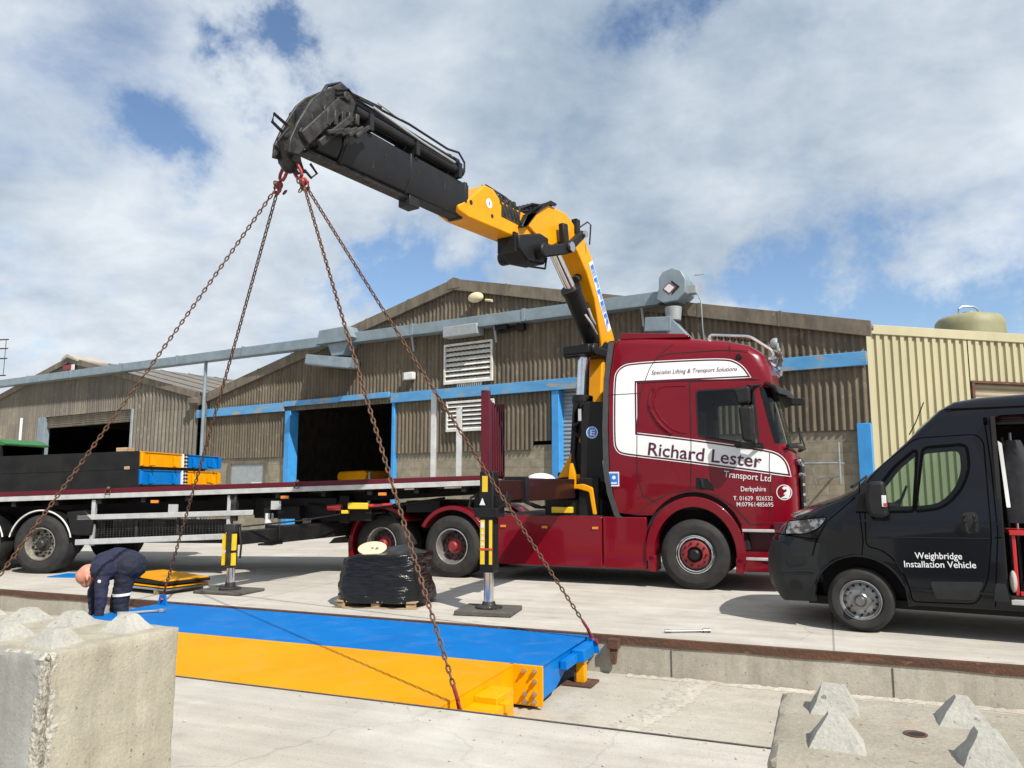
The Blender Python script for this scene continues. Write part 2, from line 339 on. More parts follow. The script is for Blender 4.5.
M['dirtyrim'] = pmat('dirty_rim', (0.34, 0.32, 0.27), (0.16, 0.145, 0.12), 9, 0.6, 0.4)
M['vanrim'] = pmat('van_steel_wheel', (0.30, 0.30, 0.305), (0.20, 0.20, 0.2), 9, 0.42, 0.6)
M['redhub'] = pmat('red_hub', (0.26, 0.016, 0.02), (0.18, 0.016, 0.018), 8, 0.5)
M['yellow'] = pmat('crane_yellow', (0.78, 0.33, 0.002), (0.70, 0.28, 0.002), 2.0, 0.4, coat=0.15, spec=0.2, c3=(0.30, 0.13, 0.02), s3=8, p3=0.665)
M['deckyellow'] = treadmat('deck_yellow_tread', (0.80, 0.345, 0.0008), (0.72, 0.30, 0.001), (0.62, 0.28, 0.02))
M['deckblue'] = treadmat('deck_blue_tread', (0.0008, 0.175, 0.55), (0.001, 0.15, 0.49), (0.02, 0.16, 0.42))
M['paintyellow'] = pmat('plain_deck_yellow', (0.80, 0.35, 0.001), (0.70, 0.29, 0.002), 3, 0.4, c3=(0.5, 0.22, 0.02), s3=9, p3=0.68, spec=0.15)
M['paintblue'] = pmat('plain_deck_blue', (0.001, 0.175, 0.55), (0.002, 0.14, 0.46), 3, 0.4, spec=0.15)
M['zinc'] = pmat('zinc_bolt', (0.55, 0.50, 0.42), (0.40, 0.36, 0.30), 20, 0.35, 0.8)
M['rust'] = pmat('rusty_chain', (0.15, 0.075, 0.042), (0.085, 0.048, 0.03), 14, 0.75, 0.2, c3=(0.22, 0.10, 0.045), s3=40)
M['rustbar'] = pmat('rusty_angle', (0.115, 0.05, 0.026), (0.06, 0.032, 0.022), 5, 0.85, c3=(0.20, 0.10, 0.05), s3=12, p3=0.6, stretch=(0.5, 1, 2), bump=0.5, bscale=40)
M['redsteel'] = pmat('worn_red_steel', (0.33, 0.03, 0.03), (0.17, 0.03, 0.025), 22, 0.55, 0.2, c3=(0.12, 0.07, 0.05), s3=50)
M['wood'] = pmat('pale_timber', (0.42, 0.30, 0.17), (0.30, 0.21, 0.12), 5, 0.8, stretch=(1, 6, 6))
M['mat'] = pmat('ground_mat', (0.10, 0.092, 0.078), (0.06, 0.056, 0.05), 7, 0.9, bump=0.3, c3=(0.17, 0.155, 0.13), s3=12)
M['wrap'] = pmat('black_stretch_wrap', (0.003, 0.003, 0.0032), (0.006, 0.006, 0.0062), 5, 0.2, spec=0.5, bump=0.8, bscale=5, bstretch=(1.2, 1.2, 7))
M['cream'] = pmat('cream_reel_flange', (0.70, 0.60, 0.38), (0.62, 0.52, 0.32), 6, 0.5)
M['glass'] = glassmat('clear_tinted_glass', (0.52, 0.64, 0.58))
M['cabglass'] = glassmat('dark_cab_glass', (0.42, 0.50, 0.48))
M['lens'] = pmat('headlamp_lens', (0.30, 0.31, 0.33), (0.05, 0.05, 0.055), 16, 0.1, 0.4, coat=0.8, lo=0.42, hi=0.55, detail=2)
M['amber'] = pmat('amber_lens', (0.75, 0.22, 0.01), (0.6, 0.16, 0.01), 9, 0.25, coat=1)
M['redlens'] = pmat('red_lens', (0.55, 0.02, 0.02), None, 9, 0.25, coat=1)
M['vanpaint'] = pmat('blue_black_paint', (0.0035, 0.0045, 0.0075), (0.0042, 0.005, 0.008), 1, 0.22, coat=0.42, spec=0.15)
M['vanplastic'] = pmat('van_grey_plastic', (0.016, 0.017, 0.019), (0.022, 0.023, 0.024), 5, 0.5, spec=0.3)
M['gap'] = pmat('shadow_gap_rubber', (0.002, 0.002, 0.002), None, 5, 0.8, spec=0.05)
M['blockshade'] = concrete('shade_tinted_concrete', (0.33, 0.335, 0.32), (0.24, 0.245, 0.235), (0.40, 0.40, 0.385), 1.4, bump=0.3, vstreak=True)  # block concrete with weaker sun and bluish skylight painted into its colour
M['fabric'] = pmat('dark_fabric', (0.018, 0.018, 0.022), (0.03, 0.03, 0.034), 12, 0.9)
M['navy'] = pmat('navy_workwear', (0.014, 0.018, 0.048), (0.009, 0.012, 0.032), 9, 0.85, bump=0.6, bscale=14)
M['navy2'] = pmat('navy_trousers', (0.010, 0.013, 0.030), (0.007, 0.009, 0.02), 9, 0.85, bump=0.6, bscale=14)
M['skin'] = pmat('skin', (0.56, 0.27, 0.19), (0.46, 0.20, 0.14), 7, 0.5)
M['reflect'] = pmat('reflective_tape', (0.75, 0.76, 0.76), None, 6, 0.4)
M['toolred'] = pmat('tool_chest_red', (0.50, 0.02, 0.025), (0.40, 0.02, 0.022), 5, 0.4)
M['green'] = pmat('tractor_green', (0.03, 0.16, 0.035), (0.025, 0.12, 0.03), 4, 0.5)
M['ink'] = pmat('maroon_lettering', (0.075, 0.008, 0.03), None, 2, 0.4)
M['whiteink'] = pmat('white_lettering', (0.78, 0.78, 0.78), None, 2, 0.4)
M['signyellow'] = pmat('warning_yellow', (0.80, 0.55, 0.02), (0.68, 0.45, 0.02), 6, 0.5)
M['signblue'] = pmat('sticker_blue', (0.015, 0.14, 0.55), (0.02, 0.2, 0.65), 30, 0.4)
M['plainwhite'] = pmat('sticker_white', (0.75, 0.75, 0.75), None, 3, 0.4)
M['gray'] = pmat('grey_paint', (0.33, 0.36, 0.37), (0.26, 0.28, 0.29), 5, 0.5)
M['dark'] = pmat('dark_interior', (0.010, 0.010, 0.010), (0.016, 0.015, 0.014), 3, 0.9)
M['cover'] = pmat('buff_floor_plate', (0.40, 0.37, 0.32), (0.33, 0.3, 0.26), 2, 0.9)
M['polished'] = pmat('seat_grey', (0.12, 0.12, 0.13), (0.09, 0.09, 0.1), 9, 0.9)

# ------------------------------------------------------------------ mesh builder
class MB:
    def __init__(s, M4=None):
        s.bm = bmesh.new(); s.mi = 0; s.M = M4
    def v(s, p):
        p = Vector(p)
        return s.bm.verts.new(s.M @ p if s.M else p)
    def f(s, vs, smooth=None):
        try:
            fc = s.bm.faces.new(vs); fc.material_index = s.mi; return fc
        except ValueError:
            return None
    def box(s, x0, x1, y0, y1, z0, z1):
        V = [s.v((x, y, z)) for z in (z0, z1) for x, y in ((x0, y0), (x1, y0), (x1, y1), (x0, y1))]
        for q in ((0, 3, 2, 1), (4, 5, 6, 7), (0, 1, 5, 4), (1, 2, 6, 5), (2, 3, 7, 6), (3, 0, 4, 7)):
            s.f([V[i] for i in q])
        return s
    def bar(s, p0, p1, w, h, up=(0, 0, 1), w1=None, h1=None):
        p0, p1 = Vector(p0), Vector(p1); d = (p1 - p0).normalized(); u = Vector(up)
        side = d.cross(u).normalized(); u = side.cross(d).normalized()
        A = []
        for p, a, b in ((p0, w, h), (p1, w1 or w, h1 or h)):
            A.append([s.v(p + side * (sx * a / 2) + u * (sz * b / 2)) for sx, sz in ((-1, -1), (1, -1), (1, 1), (-1, 1))])
        for i in range(4):
            j = (i + 1) % 4; s.f([A[0][i], A[0][j], A[1][j], A[1][i]])
        s.f(A[0][::-1]); s.f(A[1]); return s
    def prism(s, pts, axis, a, b):
        def P(p, t):
            return {'y': (p[0], t, p[1]), 'x': (t, p[0], p[1]), 'z': (p[0], p[1], t)}[axis]
        A = [s.v(P(p, a)) for p in pts]; B = [s.v(P(p, b)) for p in pts]
        n = len(pts)
        for i in range(n):
            j = (i + 1) % n; s.f([A[i], A[j], B[j], B[i]])
        s.f(A[::-1]); s.f(B); return s
    def ring(s, c, d, r, n, u=None):
        d = Vector(d).normalized()
        u = u or (Vector((0, 0, 1)) if abs(d.z) < 0.9 else Vector((1, 0, 0)))
        a = d.cross(u).normalized(); b = d.cross(a)
        return [s.v(Vector(c) + a * (r * math.cos(2 * math.pi * i / n)) + b * (r * math.sin(2 * math.pi * i / n))) for i in range(n)]
    def skin_rings(s, rings, cap=True, closed=False):
        n = len(rings[0])
        for k in range(len(rings) - (0 if closed else 1)):
            A, B = rings[k], rings[(k + 1) % len(rings)]
            for i in range(n):
                j = (i + 1) % n; s.f([A[i], A[j], B[j], B[i]])
        if cap and not closed:
            s.f(rings[0][::-1]); s.f(rings[-1])
        return s
    def cyl(s, p0, p1, r0, r1=None, n=16):
        p0, p1 = Vector(p0), Vector(p1); d = p1 - p0
        return s.skin_rings([s.ring(p0, d, r0, n), s.ring(p1, d, r0 if r1 is None else r1, n)])
    def tube(s, path, r, n=6, closed=False):
        P = [Vector(p) for p in path]; rg = []
        for i, p in enumerate(P):
            if closed: d = P[(i + 1) % len(P)] - P[i - 1]
            else: d = P[min(i + 1, len(P) - 1)] - P[max(i - 1, 0)]
            d.normalize()
            u = Vector((0, 0, 1)) if abs(d.z) < 0.93 else Vector((0.3, 1, 0))
            rg.append(s.ring(p, d, r, n, u))
        return s.skin_rings(rg, True, closed)
    def lathe(s, prof, c, axis, n=32, cap=True):
        """prof: (radius, distance along axis)"""
        ax = Vector(axis).normalized(); rg = []
        for r, t in prof:
            rg.append(s.ring(Vector(c) + ax * t, ax, max(r, 0.0005), n))
        return s.skin_rings(rg, cap)
    def ball(s, c, rx, ry=None, rz=None, n=12, m=8):
        ry = ry or rx; rz = rz or rx; c = Vector(c); rg = []
        for k in range(1, m):
            t = math.pi * k / m
            rg.append([s.v(c + Vector((rx * math.sin(t) * math.cos(2 * math.pi * i / n), ry * math.sin(t) * math.sin(2 * math.pi * i / n), -rz * math.cos(t)))) for i in range(n)])
        a = s.v(c + Vector((0, 0, -rz))); b = s.v(c + Vector((0, 0, rz)))
        s.skin_rings(rg, False)
        for i in range(n):
            j = (i + 1) % n; s.f([a, rg[0][j], rg[0][i]]); s.f([b, rg[-1][i], rg[-1][j]])
        return s
    def build(s, name, mats, parent=None, bevel=0.0, sharp=38, smooth=True, seg=2):
        bmesh.ops.recalc_face_normals(s.bm, faces=s.bm.faces)
        return mesh_obj(name, s.bm, mats, parent, bevel, sharp, smooth, seg)

def mesh_obj(name, bm, mats, parent=None, bevel=0.0, sharp=38, smooth=True, seg=2):
    me = bpy.data.meshes.new(name); bm.to_mesh(me); bm.free()
    for m in (mats if isinstance(mats, (list, tuple)) else [mats]):
        me.materials.append(M[m] if isinstance(m, str) else m)
    if smooth:
        me.polygons.foreach_set('use_smooth', [True] * len(me.polygons)); me.set_sharp_from_angle(angle=R(sharp))
    o = bpy.data.objects.new(name, me); COL.objects.link(o)
    if parent: o.parent = parent
    if bevel:
        b = o.modifiers.new('bevel', 'BEVEL'); b.width = bevel; b.segments = seg; b.limit_method = 'ANGLE'; b.angle_limit = R(40)
    return o

def thing(name, label, cat, loc=(0, 0, 0), rot=0.0, group=None):
    o = bpy.data.objects.new(name, None); COL.objects.link(o)
    o.location = loc; o.rotation_euler = (0, 0, R(rot)); o.empty_display_size = 0.2
    return tag(o, label, cat, group)

def tag(o, label, cat, group=None):
    o['label'] = label; o['category'] = cat
    if group: o['group'] = group
    return o

def place(o, loc, rot=0.0):
    o.location = loc; o.rotation_euler = (0, 0, R(rot)); return o

def structure(o):
    o['kind'] = 'structure'; return o

def rpoly(pts, r, n=4):
    """round the corners of a polygon"""
    out = []; N = len(pts)
    for i in range(N):
        p, a, b = Vector(pts[i]), Vector(pts[i - 1]), Vector(pts[(i + 1) % N])
        rr = r[i] if isinstance(r, (list, tuple)) else r
        if rr <= 0: out.append(tuple(p)); continue
        d1, d2 = (a - p), (b - p); k = min(rr, d1.length * 0.45, d2.length * 0.45)
        s, e = p + d1.normalized() * k, p + d2.normalized() * k
        for j in range(n + 1):
            t = j / n; out.append(tuple(s * (1 - t) ** 2 + p * (2 * t * (1 - t)) + e * t * t))
    return out

def outward(pts):
    A = sum(pts[i - 1][0] * pts[i][1] - pts[i][0] * pts[i - 1][1] for i in range(len(pts)))
    sg = 1 if A > 0 else -1; N = []
    for i in range(len(pts)):
        a, p, b = Vector(pts[i - 1]), Vector(pts[i]), Vector(pts[(i + 1) % len(pts)])
        n1 = Vector(((p - a).y, -(p - a).x)).normalized() * sg; n2 = Vector(((b - p).y, -(b - p).x)).normalized() * sg
        m = n1 + n2
        m = m / max(0.5, m.dot(n1)) if m.length > 1e-6 else n1
        N.append(m)
    return N

def tess(bm, loops, y, mi=0):
    tris = tessellate_polygon([[Vector((p[0], p[1], 0)) for p in lp] for lp in loops])
    flat = [p for lp in loops for p in lp]
    vs = [bm.verts.new((p[0], y, p[1])) for p in flat]
    for t in tris:
        try:
            f = bm.faces.new([vs[i] for i in t]); f.material_index = mi
        except ValueError: pass
    return vs

def cuts(bm, xs=(), ys=(), zs=()):
    for k, arr in enumerate((xs, ys, zs)):
        for c in arr:
            co = [0, 0, 0]; no = [0, 0, 0]; co[k] = c; no[k] = 1
            bmesh.ops.bisect_plane(bm, geom=bm.verts[:] + bm.edges[:] + bm.faces[:], dist=1e-5, plane_co=co, plane_no=no)

def body_shell(outline, rs, W, holes, fmap, xs=(), ys=(), zs=(), holes2=None):
    """closed hollow body: two side panels with window holes, rounded over into a strip that runs round the outline"""
    bm = bmesh.new(); N = outward(outline)
    inner = [(p[0] - n.x * r, p[1] - n.y * r) for p, n, r in zip(outline, N, rs)]
    near = tess(bm, [inner] + holes, 0.0)[:len(inner)]
    far = tess(bm, [inner] + (holes if holes2 is None else holes2), W)[:len(inner)]
    rings = [near]
    for t in (22.5, 45, 67.5, 90):
        rings.append([bm.verts.new((p[0] - n.x * r * (1 - math.sin(R(t))), r * (1 - math.cos(R(t))), p[1] - n.y * r * (1 - math.sin(R(t))))) for p, n, r in zip(outline, N, rs)])
    for t in (90, 67.5, 45, 22.5):
        rings.append([bm.verts.new((p[0] - n.x * r * (1 - math.sin(R(t))), W - r * (1 - math.cos(R(t))), p[1] - n.y * r * (1 - math.sin(R(t))))) for p, n, r in zip(outline, N, rs)])
    rings.append(far); n = len(outline)
    for A, B in zip(rings, rings[1:]):
        for i in range(n):
            j = (i + 1) % n
            try: bm.faces.new([A[i], A[j], B[j], B[i]])
            except ValueError: pass
    bmesh.ops.remove_doubles(bm, verts=bm.verts, dist=1e-4)
    cuts(bm, xs, ys, zs)
    for v in bm.verts: v.co = fmap(*v.co)
    bmesh.ops.recalc_face_normals(bm, faces=bm.faces)
    return bm

def plate(loops, off, thick, fmap, xs=(), zs=(), mi=0, bm=None):
    """a panel lying on the near side (y = -off) following the body's curve, with returned edges"""
    own = bmesh.new()
    tess(own, loops, -off, mi)
    cuts(own, xs, (), zs)
    bmesh.ops.recalc_face_normals(own, faces=own.faces)
    for f in own.faces:
        if f.normal.y > 0: f.normal_flip()
    if thick:
        ed = [e for e in own.edges if len(e.link_faces) == 1]
        r = bmesh.ops.extrude_edge_only(own, edges=ed)
        for g in r['geom']:
            if isinstance(g, bmesh.types.BMVert): g.co.y += thick
    for v in own.verts: v.co = fmap(*v.co)
    return own

def ribbon(path, w, off, fmap, closed=False):
    """thin seam line on the near side"""
    bm = bmesh.new(); P = [Vector(p) for p in path]; A = []
    for i, p in enumerate(P):
        d = (P[(i + 1) % len(P)] - P[i - 1]) if closed else (P[min(i + 1, len(P) - 1)] - P[max(i - 1, 0)])
        d.normalize(); q = Vector((-d.y, d.x)) * w / 2
        A.append([bm.verts.new(fmap(p.x + q.x * k, -off, p.y + q.y * k)) for k in (-1, 1)])
    n = len(A)
    for i in range(n if closed else n - 1):
        j = (i + 1) % n; bm.faces.new([A[i][0], A[j][0], A[j][1], A[i][1]])
    bmesh.ops.recalc_face_normals(bm, faces=bm.faces)
    for f in bm.faces:
        if f.normal.y > 0: f.normal_flip()
    return bm

def dense(path, step=0.12):
    out = []
    for a, b in zip(path, path[1:]):
        a, b = Vector(a), Vector(b); k = max(1, int((b - a).length / step))
        out += [tuple(a.lerp(b, i / k)) for i in range(k)]
    return out + [tuple(path[-1])]

def lettering(txt, name, m, parent, x, z, h, width=None, y=-0.006, ang=0.0, shear=0.0, bold=0.0, align='LEFT', fmap=None, MX=None):
    cu = bpy.data.curves.new(name, 'FONT'); cu.body = txt; cu.size = 1.0; cu.shear = shear; cu.offset = bold; cu.align_x = align
    cu.resolution_u = 3
    t = bpy.data.objects.new('tmp_text', cu); COL.objects.link(t)
    dg = bpy.context.evaluated_depsgraph_get(); me = bpy.data.meshes.new_from_object(t.evaluated_get(dg))
    bpy.data.objects.remove(t)
    xs = [v.co.x for v in me.vertices]; w = max(xs) - min(xs)
    sy = h / 0.72; sx = sy if width is None else width / w
    c, s_ = math.cos(R(ang)), math.sin(R(ang))
    for v in me.vertices:
        a, b = v.co.x * sx, v.co.y * sy
        p = Vector((x + a * c - b * s_, y, z + a * s_ + b * c))
        if fmap: p = Vector(fmap(p.x, p.y, p.z))
        v.co = MX @ p if MX else p
    me.materials.clear(); me.materials.append(M[m]); me.name = name
    o = bpy.data.objects.new(name, me); COL.objects.link(o); o.parent = parent
    return o

def cam2yard(): pass
YC, YS = math.cos(R(22)), math.sin(R(22))
def yard(X, Y, Z=0.0):
    """yard axes (X along the pit, Y across it) to world"""
    return Vector((X * YC + Y * YS, -X * YS + Y * YC, Z))
# ------------------------------------------------------------------ the setting: ground and pit
PX0, PX1, PY0, PY1, PZ = -15.0, 4.6, 5.16, 8.22, -0.38
g = MB(); B = 600
xs, ys = [-B, PX0, PX1, B], [-B, PY0, PY1, B]
gv = [[g.v((x, y, 0)) for x in xs] for y in ys]
for j in range(3):
    for i in range(3):
        if (i, j) != (1, 1): g.f([gv[j][i], gv[j][i + 1], gv[j + 1][i + 1], gv[j + 1][i]])
o = g.build('ground', 'yard', smooth=False); o.rotation_euler.z = R(-22); structure(o)
g = MB()
V = [g.v(p) for p in ((PX0, PY0, PZ), (PX1, PY0, PZ), (PX1, PY1, PZ), (PX0, PY1, PZ))]; g.f(V)
o = g.build('pit_floor', 'pit', smooth=False); o.rotation_euler.z = R(-22); structure(o)
g = MB()
def wallq(a, b):
    n = max(1, int((Vector(b) - Vector(a)).length / 2.4)); A, Bv = Vector((*a, 0)), Vector((*b, 0))
    prev = None
    for i in range(n + 1):
        p = A.lerp(Bv, i / n); c = (g.v((p.x, p.y, PZ)), g.v((p.x, p.y, 0)))
        if prev: g.f([prev[0], c[0], c[1], prev[1]])
        prev = c
wallq((PX0, PY1), (PX1, PY1)); wallq((PX1, PY0), (PX0, PY0)); wallq((PX1, PY1), (PX1, PY0)); wallq((PX0, PY0), (PX0, PY1))
g.mi = 1   # shuttering joints, slightly proud nibs of cement
for X in (-1.56, 0.49, 2.6, -9.1): g.box(X, X + 0.012, PY1 - 0.006, PY1 - 0.002, PZ + 0.01, -0.10)
o = g.build('pit_walls', ['pitwall', 'mat'], smooth=False); o.rotation_euler.z = R(-22); structure(o)
# cement run-out: irregular ledges at the foot of the far pit wall, and the rough day joint across the floor
def rubble(name, path, w, h, mat, step=0.05, seed=1):
    rn = random.Random(seed); mb = MB(); P = dense(path, step); prev = None
    for i, p in enumerate(P):
        q = Vector(P[min(i + 1, len(P) - 1)]) - Vector(P[max(i - 1, 0)]); q.normalize(); nrm = Vector((-q.y, q.x)); row = []
        for k, t in enumerate((-1, -0.6, -0.2, 0.2, 0.6, 1)):
            wv = w * (0.7 + 0.6 * rn.random()); hh = 0.0 if abs(t) == 1 else h * rn.random() * (1 - 0.5 * abs(t))
            c = Vector(p) + nrm * (t * wv / 2); row.append(mb.v((c.x, c.y, PZ + 0.002 + hh)))
        if prev:
            for k in range(5): mb.f([prev[k], row[k], row[k + 1], prev[k + 1]])
        prev = row
    o = mb.build(name, mat, smooth=False); o.rotation_euler.z = R(-22); return structure(o)
rubble('pit_floor_joint', [(-1.28, 8.15), (-1.36, 7.4), (-1.58, 6.6), (-1.72, 6.0), (-1.9, 5.3)], 0.26, 0.022, 'pit', 0.03, 3)
rubble('pit_wall_foot', [(-2.0, 8.17), (0.5, 8.18), (4.4, 8.18)], 0.10, 0.03, 'pit', 0.05, 5)

def edge_angle(Y, s, label, X0=PX0, X1=PX1, h=0.085, top=0.055, mat='rustbar'):
    mb = MB(); rn = random.Random(int(Y * 10)); n = 90; pr = None
    for i in range(n + 1):
        x = X0 + (X1 - X0) * i / n; hh = h * (0.82 + 0.22 * noise.noise((x * 1.3, Y, 0.3)) + 0.06 * rn.random())
        c = [mb.v((x, Y + s * top, 0.006)), mb.v((x, Y - s * 0.012, 0.006)), mb.v((x, Y - s * 0.012, -hh)), mb.v((x, Y + s * 0.002, -hh))]
        if pr:
            for k in range(3): mb.f([pr[k], c[k], c[k + 1], pr[k + 1]])
        pr = c
    o = mb.build('steel_edge_angle', mat, sharp=25); o.rotation_euler.z = R(-22)
    return tag(o, label, 'steel edging')
edge_angle(PY1, 1, 'long rusty brown steel angle capping the far edge of the pit', h=0.088)
edge_angle(PY0, -1, 'thin rusty steel lip along the near edge of the pit', h=0.02, top=0.012, mat='mat')

# ------------------------------------------------------------------ buildings
def corr(mb, x0, x1, zb, zt, y0=0.0, pitch=0.146, amp=0.026, seg=6, zsplit=()):
    """corrugated sheet in the XZ plane; zb, zt are functions of x"""
    n = int(round((x1 - x0) / (pitch / seg))); prev = None
    for i in range(n + 1):
        x = x0 + (x1 - x0) * i / n; y = y0 + amp * math.sin(2 * math.pi * x / pitch)
        c = (mb.v((x, y, zb(x))), mb.v((x, y, zt(x))))
        if prev: mb.f([prev[0], c[0], c[1], prev[1]])
        prev = c
K = lambda v: (lambda x: v)

wh = thing('warehouse', 'large brown corrugated gabled warehouse with blue painted lintel band behind the lorry', 'building', (7.2, 15.9, 0), -33.7)
RIDGE = -10.6
def roofz(x): return 7.36 - 0.225 * (RIDGE - x) if x < RIDGE else 7.36 - 0.232 * (x - RIDGE)
XL, XR = -22.35, 0.22
DX0, DX1 = -17.5, -12.95      # big doorway
SX0, SX1 = -7.14, -4.7        # shutter doorway
mb = MB()
corr(mb, XL, XR, K(4.02), lambda x: roofz(x) - 0.06)
mb.build('upper_cladding', 'sheet', wh, sharp=80)
mb = MB()
for a, b in ((XL, DX0 - 0.02), (DX1 + 0.02, SX0 - 0.3), (SX1, XR)):
    mb = MB(); corr(mb, a, b, lambda x: 2.5 if x < -8 else 2.72, K(4.12), 0.03); mb.build('lower_cladding', 'sheet', wh, sharp=80)
mb = MB()
for a, b in ((XL, DX0 - 0.33), (DX1 + 0.06, SX0 - 0.3), (SX1, XR)):
    mb = MB(); mb.box(a, b, 0.08, 0.29, 0, 2.62 if a < -8 else 2.85); mb.build('block_wall', 'blocks', wh, smooth=False)
# lintel band in lengths that are not perfectly in line, more weathered to the right
mb = MB()
for i, (a, b, dz, dy) in enumerate(((XL - 0.3, DX0 - 0.3, 0.0, 0.0), (DX0 - 0.296, -15.2, 0.03, 0.01), (-15.196, DX1 - 0.1, 0.05, 0.012), (-12.99, -9.3, 0.0, 0.0), (-9.296, -4.4, 0.0, 0.004), (-4.396, XR, 0.02, 0.0))):
    mb.box(a, b, -0.10 - dy, -0.032, 4.02 + dz + (0.12 if DX0 - 0.3 <= a < DX1 - 0.3 else 0), 4.31 + dz)
mb.build('lintel_band', 'blueband', wh, bevel=0.008)
mb = MB(); mb.box(DX0 - 0.25, DX0, -0.07, 0.3, 0, 4.02)
mb.build('door_post', 'bluepaint', wh, bevel=0.01)
mb = MB(); mb.box(DX1 - 0.02, DX1 + 0.09, -0.05, 0.3, 0, 4.02)
mb.build('door_post', 'bluepaint', wh, bevel=0.01)
mb = MB(); mb.box(SX0 - 0.24, SX0 - 0.02, -0.06, 0.3, 0, 4.02)
mb.build('door_post', 'bluepaint', wh, bevel=0.01)
mb = MB(); mb.box(XR - 0.27, XR - 0.0, -0.06, 0.07, 0.0, 2.84)
mb.build('corner_post', 'bluepaint', wh, bevel=0.01)
# roller shutter
mb = MB(); z = 0.0; pr = None
while z < 4.05:
    for dz, dy in ((0, 0.0), (0.02, -0.022), (0.055, -0.03), (0.09, -0.015)):
        c = (mb.v((SX0 - 0.02, 0.2 + dy, z + dz)), mb.v((SX1, 0.2 + dy, z + dz)))
        if pr: mb.f([pr[0], c[0], c[1], pr[1]])
        pr = c
    z += 0.105
mb.build('roller_shutter', 'shutter', wh, sharp=60)
# verge boards
mb = MB()
for a, b in ((XL - 0.25, RIDGE), (RIDGE, XR + 0.12)):
    za, zb_ = roofz(a), roofz(b)
    pts = [(a, za - 0.20), (b, zb_ - 0.20), (b, zb_ + 0.13), (a, za + 0.13)]
    mb.prism(pts, 'y', -0.13, -0.045)
    n = int((b - a) / 1.6)
    for i in range(1, n):
        x = a + (b - a) * i / n; z_ = roofz(x); mb.prism([(x - 0.05, z_ - 0.205), (x + 0.05, z_ - 0.205 ), (x + 0.05, z_ + 0.14), (x - 0.05, z_ + 0.14)], 'y', -0.138, -0.128)
mb.prism([(RIDGE - 0.22, roofz(RIDGE) - 0.16), (RIDGE + 0.22, roofz(RIDGE) - 0.16), (RIDGE + 0.22, roofz(RIDGE) + 0.09), (RIDGE, roofz(RIDGE) + 0.17), (RIDGE - 0.22, roofz(RIDGE) + 0.09)], 'y', -0.145, -0.1)
mb.build('verge_board', 'fascia', wh, bevel=0.01)
mb = MB()
DEEP = 30
for a, b in ((XL - 0.25, RIDGE), (RIDGE, XR + 0.12)):
    mb.prism([(a, roofz(a)), (b, roofz(b)), (b, roofz(b) + 0.08), (a, roofz(a) + 0.08)], 'y', -0.04, DEEP)
mb.build('roof', 'roof', wh)
mb = MB()
mb.box(XL, XL + 0.15, 0.3, DEEP - 0.2, 0, roofz(XL) - 0.01); mb.box(XR - 0.15, XR, 0.3, DEEP - 0.2, 0, roofz(XR) - 0.01)
mb.prism([(XL, 0), (XR, 0), (XR, roofz(XR) - 0.01), (RIDGE, roofz(RIDGE) - 0.01), (XL, roofz(XL) - 0.01)], 'y', DEEP - 0.2, DEEP)
mb.build('side_wall', 'fascia', wh)
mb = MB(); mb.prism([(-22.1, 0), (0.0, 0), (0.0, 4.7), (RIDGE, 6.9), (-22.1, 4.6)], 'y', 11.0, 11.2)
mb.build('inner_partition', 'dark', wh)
def louvre(x0, x1, z0, z1, n, y=-0.05):
    f = MB(); t = 0.06
    f.box(x0, x1, y - 0.05, y + 0.02, z0, z0 + t); f.box(x0, x1, y - 0.05, y + 0.02, z1 - t, z1)
    f.box(x0, x0 + t, y - 0.048, y + 0.02, z0 + t, z1 - t); f.box(x1 - t, x1, y - 0.048, y + 0.02, z0 + t, z1 - t)
    fo = f.build('vent_frame', 'slat', wh, bevel=0.006)
    s = MB(); h = (z1 - z0 - 2 * t) / n
    for i in range(n):
        zz = z0 + t + i * h
        s.prism([(y - 0.045, zz + 0.01), (y + 0.045, zz + h * 0.78), (y + 0.055, zz + h * 0.72), (y - 0.033, zz)], 'x', x0 + t, x1 - t)
    s.build('louvre_slats', 'slat', fo)
    bk = MB(); bk.box(x0 + t, x1 - t, y + 0.062, y + 0.07, z0 + t, z1 - t); bk.build('vent_backing', 'dark', fo)
louvre(-10.96, -9.25, 4.42, 5.58, 7)
louvre(-10.86, -9.20, 3.06, 3.92, 6)
mb = MB(); mb.box(-10.75, -9.55, -0.42, -0.04, 5.72, 6.02); mb.build('vent_cowl', 'gray', wh, bevel=0.02)
mb = MB()
for i in range(12): mb.box(-10.5 + i * 0.075, -10.46 + i * 0.075, -0.06, -0.03, 4.325, 4.412)
mb.build('light_strip', 'slat', wh)
mb = MB(); mb.ball((-9.75, -0.2, 6.8), 0.26, 0.12, 0.15, 16, 10); mb.box(-9.8, -9.7, -0.14, -0.02, 6.72, 6.86); mb.cyl((-9.5, -0.06, 6.72), (-9.25, -0.1, 6.66), 0.04)
mb.build('flood_lamp', 'cream', wh)
mb = MB(); mb.box(-12.4, -12.05, -0.2, -0.04, 4.66, 4.88); mb.build('light_box', 'white', wh, bevel=0.02)
mb = MB(); mb.box(-9.05, -8.65, -0.28, -0.14, 5.78, 5.9); mb.cyl((-9.0, -0.1, 5.74), (-8.3, -0.1, 5.84), 0.05, n=8); mb.box(-8.4, -8.15, -0.2, -0.06, 5.7, 5.98)
mb.build('camera_bracket', 'blackdirt', wh, bevel=0.01)
